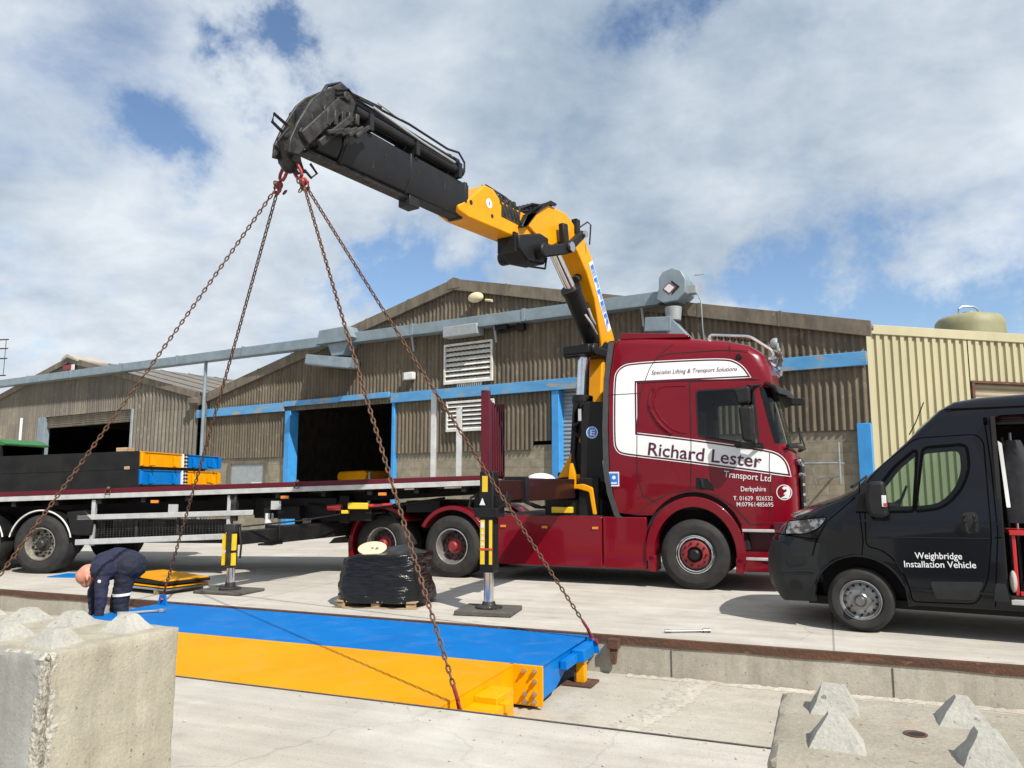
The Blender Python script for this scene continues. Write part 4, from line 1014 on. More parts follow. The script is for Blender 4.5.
mb = MB(); mb.ball((1.60, 0.3, 1.93), 0.045, 0.03, 0.05); mb.ball((1.61, 0.3, 1.72), 0.04, 0.03, 0.05); mb.build('front_lamp', 'lens', lorry)
# roof: rear deflector, light rail, lamps and horns
mb = MB(); mb.prism([(-1.10, 3.97), (-0.02, 3.93), (0.05, 3.955), (-0.05, 4.0), (-1.08, 4.085)], 'y', 0.16, W - 0.16); mb.build('roof_deflector', 'red', lorry, bevel=0.015)
mb = MB()
for y in (0.2, W - 0.2):
    mb.tube([(a, y, b) for a, b in rpoly([(0.33, 3.86), (0.36, 3.95), (0.96, 3.885), (1.30, 3.63), (1.28, 3.5)], .07)], 0.026, 8)
mb.tube([(1.24, 0.2, 3.68), (1.36, 0.8, 3.70), (1.36, 1.7, 3.70), (1.24, W - 0.2, 3.68)], 0.026, 8); mb.build('light_bar', 'chrome', lorry)
for i, y in enumerate((0.26, 0.72, 1.18, 1.64, 2.1)):
    mb = MB(); mb.lathe([(0.05, 0), (0.085, 0.03), (0.095, 0.08), (0.09, 0.10), (0.0, 0.105)], (1.26, y, 3.755), (1, -0.05, -0.05), 18); mb.build('roof_lamp', 'steel', lorry)
mb = MB()
for i in range(16): mb.box(0.42 + i * 0.05, 0.45 + i * 0.05, 0.24, 0.30, 3.9 - i * 0.008, 3.925 - i * 0.008)
mb.build('roof_trim', 'black', lorry)
for y in (0.45, 2.0):
    mb = MB(); mb.cyl((1.28, y, 3.50), (1.32, y, 3.58), 0.07, 0.05, 12); mb.build('roof_horn', 'lens', lorry)
# wheels
def wheel(root, x, y, z, Rr, wd, side, rim, hub, rr, dish, nuts=10, name='wheel', hubr=0.5, disc_m=None, hole=0.030, hat=0.74):
    """side = -1 faces the camera; the rim disc is set in by dish"""
    ax = (0, side, 0); c = (x, y, z)
    mb = MB()
    rg = [mb.ring(Vector(c) + Vector(ax) * t, Vector(ax), r_, 48) for r_, t in ((rr * 1.0, -0.06), (rr * 1.0, 0.0), (rr * 1.01, 0.008), (rr * 0.965, 0.012), (rr * 0.94, 0.0), (rr * 0.92, -0.03), (rr * 0.86, -dish * 0.7), (rr * 0.83, -dish - 0.03))]
    mb.skin_rings(rg, False); w_ = mb.build(name, rim, root, sharp=40)
    mb = MB(); mb.lathe([(rr * 0.90, -dish - 0.03), (rr * 0.90, -dish - 0.012), (rr * 0.82, -dish), (rr * 0.66, -dish + 0.012), (rr * 0.50, -dish + 0.02), (0.0, -dish + 0.02)], c, ax, 40)
    mb.build('rim_disc', disc_m or rim, w_, sharp=40)
    mb = MB()
    mb.lathe([(rr * 0.98, -0.03), (rr * 1.0, 0.0), (rr + (Rr - rr) * 0.14, 0.010), (rr + (Rr - rr) * 0.16, 0.018), (rr + (Rr - rr) * 0.30, 0.024), (rr + (Rr - rr) * 0.60, 0.024), (rr + (Rr - rr) * 0.62, 0.018), (rr + (Rr - rr) * 0.66, 0.018), (rr + (Rr - rr) * 0.70, 0.012), (Rr - 0.035, -0.004), (Rr - 0.012, -0.022), (Rr, -0.05), (Rr, -wd + 0.05), (Rr - 0.012, -wd + 0.022), (Rr - 0.05, -wd), (rr, -wd), (rr * 0.9, -wd + 0.02)], c, ax, 56, False)
    for i in range(72):   # tread blocks at the shoulder
        a = 2 * math.pi * i / 72
        p = Vector((x + math.cos(a) * (Rr - 0.008), y - side * 0.05, z + math.sin(a) * (Rr - 0.008))); q = p + Vector((0, -side * (wd - 0.1), 0))
        if p.z > 0.012: mb.bar(p, q, 0.022, 0.012, (math.cos(a), 0, math.sin(a)))
    mb.build('tyre', 'tyre', w_, sharp=35)
    mb = MB(); mb.lathe([(rr * hubr, -dish), (rr * hubr, -dish + 0.035), (rr * (hubr - .06), -dish + 0.045), (rr * 0.3, -dish + 0.05), (rr * 0.28, -dish + 0.13), (rr * 0.2, -dish + 0.15), (0, -dish + 0.15)], c, ax, 28)
    mb.build('hub', hub, w_)
    mb = MB()
    for i in range(nuts):
        a = 2 * math.pi * i / nuts; p = Vector((x + math.cos(a) * rr * 0.58, y - side * (dish - 0.01), z + math.sin(a) * rr * 0.58))
        mb.cyl(p, p + Vector((0, side * 0.05, 0)), 0.019 * Rr / 0.53, 0.015 * Rr / 0.53, 6)
    mb.build('wheel_nuts', 'greasy', w_)
    mb = MB()
    nh = 10 if Rr > 0.4 else 14
    for i in range(nh):
        a = 2 * math.pi * (i + 0.5) / nh; p = Vector((x + math.cos(a) * rr * hat, y - side * (dish - 0.003), z + math.sin(a) * rr * hat))
        mb.cyl(p, p + Vector((0, side * 0.012, 0)), hole, hole, 12)
    mb.build('hand_holes', 'dark', w_)
    return w_
def sidetext(txt, root, x, y, z, r, a0, a1, h, m='greasy'):
    n = len(txt)
for s_, y in ((-1, 0.0), (1, W)):
    wheel(lorry, 0.05, y, 0.53, 0.53, 0.33, s_, 'chrome', 'black', 0.285, 0.045, 10, hubr=0.36, disc_m='greasy', hole=0.022, hat=0.8)
    w0 = MB(); w0.lathe([(0.212, -0.02), (0.212, 0.01), (0.195, 0.02), (0.12, 0.03), (0.118, -0.02)], (0.05, y, 0.53), (0, s_, 0), 32); rc = w0.build('wheel_trim', 'redhub', lorry)
    w1 = MB()
    for i in range(10):
        a = 2 * math.pi * i / 10; w1.cyl((0.05 + 0.175 * math.cos(a), y + s_ * 0.015, 0.53 + 0.175 * math.sin(a)), (0.05 + 0.175 * math.cos(a), y + s_ * 0.055, 0.53 + 0.175 * math.sin(a)), 0.018, 0.014, 6)
    w1.build('wheel_nuts', 'black', rc)
    for x in (-4.08, -5.48):
        wheel(lorry, x, y, 0.53, 0.53, 0.56, s_, 'rim', 'redhub', 0.30, 0.16, 10, hubr=0.44, disc_m='discdark', hole=0.026)
# wings
def wing(x, z, r, a0, a1, y0, y1, m, root, th=0.05, name='wing', sx=1.0):
    mb = MB(); pr = None; rows = []
    for i in range(29):
        a = R(a0 + (a1 - a0) * i / 28); c, s_ = math.cos(a) * sx, math.sin(a)
        rows.append([mb.v((x + r * c, y0, z + r * s_)), mb.v((x + (r + th) * c, y0, z + (r + th) * s_)), mb.v((x + (r + th) * c, y1, z + (r + th) * s_)), mb.v((x + r * c, y1, z + r * s_))])
    mb.skin_rings(rows)
    return mb.build(name, m, root, bevel=0.012, sharp=45)
for s_, (y0, y1) in ((0, (-0.045, 0.42)), (1, (W - 0.42, W + 0.045))):
    wing(0.05, 0.53, 0.715, -8, 188, y0, y1, 'red', lorry, 0.16, sx=0.86)
    mb = MB(); mb.box(0.65, 0.765, y0, y1, 0.27, 0.5); mb.build('wing_foot', 'red', lorry, bevel=0.015); mb = MB(); mb.box(-0.665, -0.55, y0, y1, 0.25, 0.5); mb.build('wing_foot', 'red', lorry, bevel=0.015)
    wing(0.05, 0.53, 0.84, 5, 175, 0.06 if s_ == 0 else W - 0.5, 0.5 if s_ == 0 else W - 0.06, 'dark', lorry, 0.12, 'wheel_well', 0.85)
    for x in (-4.08, -5.48):
        wing(x, 0.55, 0.60, 12 if x > -5 else 38, 152 if x > -5 else 178, y0 + 0.02, y1 + 0.12, 'red', lorry, 0.075)
mb = MB(); mb.prism([(-3.52, 0.62), (-3.40, 0.70), (-3.36, 0.16), (-3.44, 0.16)], 'y', -0.02, 0.4); mb.build('mud_flap', 'red', lorry, bevel=0.01)
mb = MB(); mb.prism([(-6.09, 0.62), (-6.18, 0.60), (-6.16, 0.26), (-6.07, 0.26)], 'y', -0.02, 0.4); mb.build('mud_flap', 'red', lorry, bevel=0.01)
# side skirts, chassis
for a, b in ((-3.36, -1.41), (-1.395, -0.685)):
    for y0, y1 in ((0.0, 0.06), (W - 0.06, W)):
        mb = MB(); mb.prism(rpoly([(a, 0.27), (b, 0.27), (b, 1.08), (a, 1.08)], [.03, .03, .03, .03]), 'y', y0, y1); k = mb.build('side_skirt', 'red', lorry, bevel=0.015)
for x in (-3.12, -2.38, -1.52):
    mb = MB(); mb.box(x - 0.05, x + 0.05, -0.018, 0.0, 0.875, 0.915); mb.build('marker_lamp', 'amber', lorry, bevel=0.006)
mb = MB(); mb.box(-6.3, 1.3, 0.78, 0.88, 0.72, 1.04); mb.box(-6.3, 1.3, 1.62, 1.72, 0.72, 1.04)
for x in (-6.2, -4.8, -3.4, -2.2, -1.0, 0.4): mb.box(x, x + 0.12, 0.88, 1.62, 0.78, 1.0)
mb.build('chassis', 'blackdirt', lorry)
mb = MB(); mb.box(-3.3, -0.85, 0.07, 0.7, 0.32, 1.04); mb.box(-3.3, -0.85, 1.8, 2.42, 0.32, 1.04); mb.cyl((-4.08, 0.2, 0.53), (-4.08, 2.3, 0.53), 0.11); mb.cyl((-5.48, 0.2, 0.53), (-5.48, 2.3, 0.53), 0.11); mb.cyl((0.05, 0.2, 0.5), (0.05, 2.3, 0.5), 0.09); mb.box(-0.7, 1.2, 0.7, 1.8, 0.6, 1.2)
mb.build('underbody', 'blackdirt', lorry)
mb = MB(); mb.prism([(-5.3, 1.2), (-4.1, 1.2), (-4.0, 1.3), (-5.1, 1.3)], 'y', 0.75, 1.75); mb.box(-4.9, -4.2, 0.9, 1.6, 1.04, 1.2); mb.build('coupling_plate', 'greasy', lorry)
mb = MB(); mb.box(-3.3, -1.4, 0.08, 2.4, 1.05, 1.09); mb.build('catwalk', 'greasy', lorry)
mb = MB()
for k in range(4):
    mb.tube([(-1.6, 1.0 + 0.12 * k, 1.5), (-2.2, 0.9 + 0.1 * k, 1.15 + 0.05 * k), (-2.9, 1.0 + 0.1 * k, 1.18), (-3.5, 1.2, 1.4)], 0.02, 6)
mb.build('air_lines', 'plastic', lorry)
mb = MB(); mb.box(-6.34, -6.28, 0.2, 2.3, 0.62, 0.76); mb.box(-6.36, -6.33, 0.18, 0.6, 0.6, 0.72); mb.build('rear_bar', 'blackdirt', lorry)
mb = MB(); mb.box(-6.4, -6.345, 0.06, 0.2, 0.68, 0.8); mb.build('tail_lamp', 'amber', lorry, bevel=0.01)

# ------------------------------------------------------------------ loader crane with stabilisers
crane = thing('loader_crane', 'yellow and black loader crane reaching up and left from behind the burgundy cab', 'crane', (1.41, 13.9, 0), TR)
BM = Matrix.Rotation(R(55.9 - TR), 4, 'Z')
# near outrigger (crane axes: x along the lorry, -y towards the pit)
def outrigger(x, yo, yi, z0, z1, foot, wd, mat, striped):
    mb = MB(); mb.box(x - wd / 2, x + wd / 2, yo + 0.95, yi, z0, z1); bo = mb.build('outrigger_beam', mat, crane, bevel=0.015)
    mb = MB(); mb.box(x - wd / 2 + 0.03, x + wd / 2 - 0.03, yo + 0.06, yo + 0.949, z0 + 0.03, z1 - 0.03); mb.build('sliding_beam', mat, bo, bevel=0.012)
    mb = MB(); mb.box(x - wd / 2 - 0.02, x + wd / 2 + 0.02, yo + 0.9, yo + 1.0, z0 - 0.02, z1 + 0.02); mb.build('beam_collar', 'blackdirt', bo, bevel=0.01)
    return bo
NX, NY = -0.1, -4.33
outrigger(NX, NY, 2.1, 1.36, 1.68, None, 0.30, 'brownred', True)
mb = MB(); mb.box(NX - 0.095, NX + 0.095, NY - 0.095, NY + 0.095, 0.50, 1.76); lg = mb.build('stabiliser_leg', 'black', crane, bevel=0.015)
mb = MB(); mb.box(NX - 0.16, NX + 0.16, NY - 0.12, NY + 0.13, 1.18, 1.30); mb.box(NX - 0.2, NX + 0.22, NY - 0.02, NY + 0.2, 1.3, 1.46); mb.tube([(NX - 0.1, NY - 0.1, 1.25), (NX - 0.24, NY - 0.1, 1.3), (NX - 0.26, NY, 1.42), (NX - 0.1, NY, 1.5)], 0.018); mb.tube([(NX + 0.1, NY - 0.1, 1.25), (NX + 0.24, NY - 0.05, 1.35), (NX + 0.2, NY + 0.1, 1.5)], 0.018); mb.build('leg_bracket', 'blackdirt', lg, bevel=0.01)
mb = MB()
for a, b, c, d in ((-0.078, -0.018, 0.60, 1.15), (0.042, 0.085, 0.60, 1.15)): mb.box(NX + a, NX + b, NY - 0.099, NY - 0.0965, c, d)
mb.box(NX - 0.055, NX + 0.02, NY - 0.099, NY - 0.0965, 1.50, 1.70); mb.build('warning_stripe', 'signyellow', lg)
mb = MB()
for i, z in enumerate((0.83, 0.90, 0.97, 1.335)): mb.prism([(NX - 0.07, z), (NX - 0.022, z), (NX - 0.046, z + 0.055)] if i < 3 else [(NX - 0.08, z), (NX + 0.0, z), (NX - 0.04, z + 0.09)], 'y', NY - 0.126 if i == 3 else NY - 0.102, NY - 0.123 if i == 3 else NY - 0.0995)
mb.box(NX - 0.07, NX - 0.03, NY - 0.102, NY - 0.0995, 1.05, 1.12); mb.build('warning_sign', 'plainwhite', lg)
mb = MB(); mb.box(NX - 0.085, NX + 0.095, NY - 0.104, NY - 0.1025, 0.775, 0.80); mb.build('red_mark', 'redlens', lg)
mb = MB(); mb.cyl((NX, NY, 0.10), (NX, NY, 0.5), 0.062, n=24); rod = mb.build('stabiliser_rod', 'chrome', lg)
mb = MB(); mb.lathe([(0.17, 0.062), (0.17, 0.08), (0.09, 0.10), (0.075, 0.14), (0.06, 0.14)], (NX, NY, 0), (0, 0, 1), 24); mb.build('foot', 'greasy', rod)
FX, FY = -4.41, -4.08
outrigger(FX, FY, 1.3, 0.66, 0.92, None, 0.26, 'blackdirt', False)
mb = MB(); mb.box(FX - 0.10, FX + 0.10, FY - 0.08, FY + 0.08, 0.88, 1.0); mb.cyl((FX, FY, 0.36), (FX, FY, 0.9), 0.085, n=20); lg = mb.build('stabiliser_leg', 'greasy', crane, bevel=0.01)
mb = MB()
for dx in (-0.105, 0.07): mb.box(FX + dx, FX + dx + 0.032, FY - 0.09, FY - 0.02, 0.40, 0.58); mb.box(FX + dx, FX + dx + 0.032, FY - 0.09, FY - 0.02, 0.62, 0.86)
mb.build('warning_stripe', 'signyellow', lg)
mb = MB(); mb.cyl((FX, FY, 0.1), (FX, FY, 0.38), 0.06, n=20); rod = mb.build('stabiliser_rod', 'chrome', lg)
mb = MB(); mb.lathe([(0.16, 0.045), (0.16, 0.07), (0.08, 0.09), (0.07, 0.15), (0.055, 0.15)], (FX, FY, 0), (0, 0, 1), 24); mb.build('foot', 'greasy', rod)
mb = MB(); mb.tube([(FX + 0.12, FY, 0.95), (FX + 0.2, FY - 0.03, 0.7), (FX + 0.16, FY, 0.5)], 0.015); mb.tube([(FX + 0.1, FY + 0.1, 0.96), (FX + 0.5, FY + 1.0, 1.02), (FX + 0.3, FY + 3.0, 1.1)], 0.014); mb.build('hose', 'plastic', lg)
# crane base and slewing column
mb = MB(); mb.box(-0.5, 0.5, -1.05, 1.1, 1.06, 1.35); mb.box(-0.46, 0.42, -0.5, 0.5, 1.3, 1.8); mb.box(0.1, 0.45, -1.1, -0.8, 1.0, 1.7); bs = mb.build('crane_base', 'blackdirt', crane, bevel=0.02)
mb = MB(); mb.prism(rpoly([(-0.16, 1.56), (0.2, 1.60), (0.36, 1.54), (0.42, 1.1), (0.36, 1.1), (0.30, 1.47), (0.1, 1.52), (-0.16, 1.49)], .03), 'y', -1.16, -1.08); mb.prism(rpoly([(-0.08, 1.55), (0.06, 1.55), (0.05, 1.78), (0.0, 1.95), (-0.04, 1.92), (-0.06, 1.7)], .03), 'y', -1.13, -1.04); mb.box(-0.1, 0.36, -0.95, -0.7, 1.56, 1.76); mb.prism([(-0.42, 1.70), (-0.12, 1.72), (0.22, 2.3), (0.05, 2.5)], 'y', -0.62, -0.45); mb.build('base_bracket', 'yellow', bs, bevel=0.012)
mb = MB(); mb.box(-0.9, 0.05, -1.10, -0.62, 1.36, 1.66); mb.cyl((-0.9, -0.86, 1.52), (-1.15, -0.86, 1.52), 0.13, n=16); mb.build('valve_box', 'brownred', bs, bevel=0.03)
mb = MB(); mb.box(-0.35, 0.0, -1.16, -1.0, 1.12, 1.22); mb.build('yellow_plate', 'signyellow', bs, bevel=0.01)
mb = MB(); mb.ball((-0.7, -0.7, 1.66), 0.28, 0.2, 0.13); mb.build('white_bag', 'plainwhite', bs)
mb = MB(BM); mb.prism([(0.0, 1.5), (0.62, 1.5), (0.66, 3.2), (0.62, 4.25), (0.2, 4.25), (0.08, 3.2)], 'y', -0.2, 0.2); col = mb.build('column', 'yellow', crane, bevel=0.03)
mb = MB(BM); mb.box(-0.5, 0.80, -0.27, 0.27, 3.88, 4.06); mb.cyl((-0.3, -0.32, 3.97), (-0.3, 0.32, 3.97), 0.12); mb.cyl((0.5, -0.30, 4.1), (0.5, 0.30, 4.1), 0.16); mb.build('pivot_bracket', 'black', col, bevel=0.03)
mb = MB(BM); mb.cyl((-0.55, -0.05, 1.6), (-0.36, -0.05, 3.1), 0.165, n=24); mb.cyl((-0.36, -0.05, 3.02), (-0.35, -0.05, 3.14), 0.185, n=24); ram = mb.build('lift_cylinder', 'black', crane)
mb = MB(BM); mb.cyl((-0.36, -0.05, 3.1), (-0.26, -0.05, 3.95), 0.115, n=24); mb.build('lift_rod', 'chrome', ram)
mb = MB(); mb.prism(rpoly([(0.10, 1.62), (0.60, 1.62), (0.63, 2.95), (0.20, 2.98), (0.12, 2.6)], .06), 'y', -1.02, -0.5); sc = mb.build('slew_cover', 'black', crane, bevel=0.03)
mb = MB(); mb.cyl((0.33, -1.026, 2.45), (0.33, -1.021, 2.45), 0.105, n=28); rd = mb.build('round_badge', 'signblue', sc)
mb = MB(); mb.lathe([(0.086, 0.0), (0.086, 0.004), (0.097, 0.004), (0.097, 0.0)], (0.33, -1.0265, 2.45), (0, -1, 0), 28, False); mb.build('badge_ring', 'plainwhite', rd)
lettering('E', 'badge_letter', 'plainwhite', rd, 0.285, 2.40, 0.10, 0.085, -1.031, bold=0.01)
mb = MB(); mb.cyl((0.55, -1.05, 1.98), (0.60, -1.08, 1.62), 0.045); mb.box(0.1, 0.15, -1.05, -1.03, 2.65, 2.85); mb.build('hose_fitting', 'alu', sc)
mb = MB()
for k in range(4):
    mb.tube([(-0.02 - 0.03 * k, -0.75, 1.7), (-0.08 - 0.02 * k, -0.72 + 0.03 * k, 2.1), (-0.06 - 0.015 * k, -0.66, 2.6 + 0.05 * k), (0.04 - 0.01 * k, -0.5, 3.0 + 0.04 * k)], 0.022, 6)
    mb.tube([(0.3 + 0.08 * k, -0.9, 1.4), (0.15 + 0.1 * k, -1.0, 1.7), (0.2 + 0.05 * k, -0.9, 1.95)], 0.014, 5)
mb.tube([(0.02, -0.74, 2.4), (-0.09, -0.74, 2.50), (-0.08, -0.74, 2.58), (0.03, -0.72, 2.66)], 0.03, 8); mb.build('hoses', 'plastic', crane)
# main boom
mb = MB(BM)
mn = [(0.16, 4.02), (0.50, 3.95), (0.72, 4.12), (0.64, 4.35), (0.24, 4.95), (-0.23, 5.72), (-0.52, 6.0), (-0.92, 6.08), (-1.05, 5.85), (-0.74, 5.66), (-0.40, 5.35), (-0.12, 4.95)]
mb.prism(mn, 'y', -0.2, 0.2); mbm = mb.build('main_boom', 'yellow', crane, bevel=0.02)
mb = MB(BM)
for c in ((-0.43, 5.28), (-0.10, 4.82)):
    mb.cyl((c[0] - 0.06, 0, c[1] - 0.045), (c[0] + 0.04, 0, c[1] + 0.03), 0.075, n=20)
mb.build('boom_hole', 'dark', mbm)
# name plate: five blue letters on white running down the side of the main boom
MXn = BM @ Matrix.Translation((0, -0.2, 0))
mb = MB(BM); a0, a1 = Vector((-0.27, 5.60)), Vector((0.43, 4.44)); d = (a1 - a0).normalized(); q = Vector((d.y, -d.x)) * -0.085
mb.prism([tuple(a0 - q), tuple(a1 - q), tuple(a1 + q), tuple(a0 + q)], 'y', -0.206, -0.203); npl = mb.build('name_plate', 'plainwhite', mbm)
ang = math.degrees(math.atan2(d.y, d.x))
st_ = a0 + d * 0.04 - Vector((-d.y, d.x)) * 0.055
lettering('EFFER', 'name_letters', 'signblue', npl, st_.x, st_.y, 0.12, 1.25, -0.209, ang, bold=0.03, MX=BM)
# elbow head
mb = MB(BM)
mb.prism([(-2.42, 5.66), (-2.30, 5.84), (-1.86, 6.20), (-1.20, 6.22), (-0.86, 6.06), (-0.80, 5.80), (-1.05, 5.66), (-1.48, 5.63), (-1.70, 5.50), (-2.05, 5.52)], 'y', -0.25, 0.25); el = mb.build('elbow', 'yellow', crane, bevel=0.025)
mb = MB(BM); mb.prism([(-2.66, 5.56), (-2.52, 5.60), (-2.26, 5.86), (-2.0, 6.13), (-1.78, 6.25), (-1.62, 6.25), (-1.66, 6.21), (-1.82, 6.2), (-2.22, 5.94), (-2.5, 5.82)], 'y', -0.285, 0.285); mb.build('hose_guard', 'black', el, bevel=0.015)
mb = MB(BM)
for k in range(4): mb.tube([(-2.75, -0.12 + 0.08 * k, 5.88), (-2.45, -0.12 + 0.08 * k, 5.95), (-2.12, -0.12 + 0.08 * k, 6.13), (-1.6, -0.12 + 0.08 * k, 6.25 + 0.015 * (k % 2)), (-1.1, -0.12 + 0.08 * k, 6.22), (-0.7, -0.12 + 0.08 * k, 6.05), (-0.42, -0.1 + 0.06 * k, 5.9)], 0.024, 6)
mb.build('elbow_hoses', 'plastic', el)
mb = MB(BM); mb.tube([(-0.9, -0.28, 6.02), (-0.62, -0.34, 6.22), (-0.5, -0.34, 6.2), (-0.48, -0.3, 5.85)], 0.014, 6); mb.box(-0.95, -0.82, -0.3, -0.2, 5.95, 6.2); mb.build('hose_loop', 'plastic', el)
mb = MB(BM)
mb.bar((-2.25, -0.36, 5.25), (-1.42, -0.36, 5.52), 0.11, 0.19); mb.bar((-1.45, -0.36, 5.45), (-1.52, -0.36, 5.93), 0.11, 0.17); mb.bar((-1.42, -0.37, 5.5), (-0.88, -0.37, 5.92), 0.11, 0.15)
mb.cyl((-1.40, -0.46, 5.54), (-1.40, -0.2, 5.54), 0.10); mb.cyl((-2.2, -0.44, 5.28), (-2.2, 0.44, 5.28), 0.12); mb.bar((-2.25, 0.36, 5.25), (-1.42, 0.36, 5.52), 0.11, 0.19)
lk = mb.build('link_arm', 'black', crane, bevel=0.03)
mb = MB(BM); mb.cyl((-1.40, -0.475, 5.54), (-1.40, -0.462, 5.54), 0.085); mb.build('link_pin', 'chrome', lk)
mb = MB(BM); mb.cyl((-0.9, -0.47, 5.9), (-0.9, -0.43, 5.9), 0.06); mb.build('link_pin', 'chrome', lk)
mb = MB(BM); mb.cyl((0.22, 0, 4.12), (-0.62, 0, 5.02), 0.165, n=24); mb.cyl((-0.60, 0, 5.0), (-0.66, 0, 5.06), 0.185, n=24); mb.cyl((0.28, -0.22, 4.05), (0.28, 0.22, 4.05), 0.15); kr = mb.build('knuckle_cylinder', 'black', crane)
mb = MB(BM); mb.cyl((-0.62, 0, 5.02), (-1.30, 0, 5.66), 0.10, n=24); mb.build('knuckle_rod', 'chrome', kr)
mb = MB(BM); mb.tube([(-0.35, -0.19, 4.72), (-0.25, -0.21, 4.55), (-0.1, -0.19, 4.48)], 0.025); mb.tube([(-0.42, -0.16, 4.6), (-0.3, -0.22, 4.45), (-0.05, -0.2, 4.3)], 0.02); mb.build('cylinder_hoses', 'alu', kr)
mb = MB(BM); mb.prism([(-2.74, 5.42), (-2.72, 5.2), (-2.46, 5.06), (-1.98, 5.12), (-1.88, 5.27), (-1.84, 5.60), (-2.1, 5.62)], 'y', -0.28, 0.10); wb_ = mb.build('winch_box', 'black', crane, bevel=0.03)
mb = MB(BM); mb.tube([(-2.5, -0.28, 5.06), (-2.46, -0.31, 4.97), (-2.02, -0.31, 5.04), (-1.93, -0.28, 5.24)], 0.018); mb.box(-2.80, -2.7, -0.24, 0.08, 5.16, 5.46); mb.build('winch_guard', 'black', wb_)
# jib: yellow root, black telescopic sections
mb = MB(BM)
mb.prism([(-4.12, 5.40), (-3.92, 5.36), (-2.05, 5.42), (-2.0, 5.72), (-2.42, 5.86), (-3.10, 5.86), (-3.30, 5.98), (-3.52, 5.98), (-3.96, 5.60), (-4.14, 5.48)], 'y', -0.2, 0.2); jr = mb.build('jib_root', 'yellow', crane, bevel=0.025)
mb = MB(BM); mb.cyl((-3.42, -0.206, 5.72), (-3.42, -0.202, 5.72), 0.075, n=20); jb = mb.build('jib_badge', 'plainwhite', jr)
mb = MB(BM); mb.prism([(-3.44, 5.67), (-3.40, 5.72), (-3.42, 5.725), (-3.39, 5.775), (-3.435, 5.72), (-3.415, 5.715)], 'y', -0.21, -0.2065); mb.build('badge_flash', 'dark', jb)
mb = MB(BM); mb.cyl((-3.86, -0.207, 5.60), (-3.86, -0.19, 5.60), 0.035, n=14); mb.cyl((-3.34, -0.207, 5.55), (-3.34, -0.19, 5.55), 0.03, n=14); mb.build('jib_hole', 'dark', jr)
mb = MB(BM)
for k in range(5):
    mb.box(-3.15 + 0.13 * k, -3.09 + 0.13 * k, -0.20, -0.06 + 0.02 * k, 5.80, 5.92 + 0.04 * (k % 2)); mb.tube([(-3.2 + 0.1 * k, -0.16, 5.97), (-3.12 + 0.1 * k, -0.2, 5.85), (-3.0 + 0.1 * k, -0.215, 5.66)], 0.014, 6)
mb.tube([(-3.4, -0.12, 6.03), (-2.9, -0.14, 5.99), (-2.4, -0.1, 5.93), (-2.2, -0.1, 6.0)], 0.016); mb.tube([(-3.35, -0.02, 6.06), (-2.8, -0.04, 6.0), (-2.4, 0.0, 5.95)], 0.016); mb.tube([(-3.2, 0.1, 6.03), (-2.7, 0.1, 5.97), (-2.3, 0.1, 5.98)], 0.018); mb.box(-3.1, -2.6, -0.21, 0.15, 5.62, 5.82); mb.build('valve_bank', 'greasy', jr)
def hexboom(s0, s1, zb, zt, w, name, mat, par):
    """telescopic section: flat sides, chamfered underside"""
    mb = MB(BM); sec = [(-w, zt), (-w, zb + 0.17), (-w * 0.55, zb), (w * 0.55, zb), (w, zb + 0.17), (w, zt), (w * 0.85, zt + 0.02), (-w * 0.85, zt + 0.02)]
    mb.skin_rings([[mb.v((s, y, z)) for y, z in sec] for s in (s0, s1)]); return mb.build(name, mat, par, bevel=0.012, sharp=30)
jib = hexboom(-6.3, -3.9, 5.36, 5.84, 0.19, 'jib_section', 'boomblack', crane)
hexboom(-6.62, -6.3, 5.39, 5.81, 0.165, 'jib_section', 'boomblack', crane)
hexboom(-6.86, -6.6, 5.42, 5.78, 0.14, 'jib_section', 'boomblack', crane)
mb = MB(BM)
for s in (-4.0, -5.15, -6.28):
    mb = MB(BM); mb.skin_rings([[mb.v((q_, y, z)) for y, z in ((-0.2, 5.865), (-0.2, 5.52), (-0.11, 5.345), (0.11, 5.345), (0.2, 5.52), (0.2, 5.865))] for q_ in (s, s + 0.06)]); mb.build('jib_collar', 'boomblack', jib, bevel=0.01)
mb = MB(BM); mb.box(-5.05, -4.85, -0.1, 0.1, 5.22, 5.36); mb.build('jib_stop', 'boomblack', jib, bevel=0.01)
mb = MB(BM)
for i, s in enumerate((-6.15, -5.6, -4.3, -5.0)): mb.cyl((s, -0.1935, 5.72 - 0.05 * (i % 2)), (s, -0.19, 5.72 - 0.05 * (i % 2)), 0.022, n=10)
mb.box(-4.47, -4.42, -0.1935, -0.19, 5.60, 5.70); mb.build('jib_marks', 'dark', jib)
mb = MB(BM); mb.box(-6.75, -4.9, -0.07, 0.09, 5.315, 5.355); mb.build('jib_slide', 'greasy', jib)
# head plates at the boom tip
for y in (-0.22, 0.03):
    mb = MB(BM); pts = [(-7.11, 5.30), (-7.02, 5.52), (-6.84, 5.86), (-6.70, 6.02), (-6.40, 6.26), (-6.26, 6.24), (-6.16, 6.10), (-6.20, 5.94), (-6.42, 5.70), (-6.62, 5.60), (-6.78, 5.40), (-6.98, 5.16), (-7.12, 5.14)]
    mb.prism(pts, 'y', y, y + 0.04); hp = mb.build('head_plate', 'greasy', crane, bevel=0.012)
    mb = MB(BM); yy = y - 0.004
    mb.prism([(-6.82, 5.72), (-6.62, 5.86), (-6.60, 5.78), (-6.78, 5.64)], 'y', yy, yy + 0.002)
    for c in ((-6.95, 5.52), (-6.45, 6.08), (-6.6, 5.98), (-6.62, 5.66), (-7.02, 5.36)): mb.cyl((c[0], yy, c[1]), (c[0], yy + 0.002, c[1]), 0.025, n=12)
    mb.build('plate_hole', 'dark', hp)
mb = MB(BM)
mb.bar((-6.95, -0.255, 5.35), (-6.42, -0.255, 5.98), 0.05, 0.16); mb.bar((-6.75, -0.27, 5.36), (-6.28, -0.27, 5.86), 0.06, 0.08)
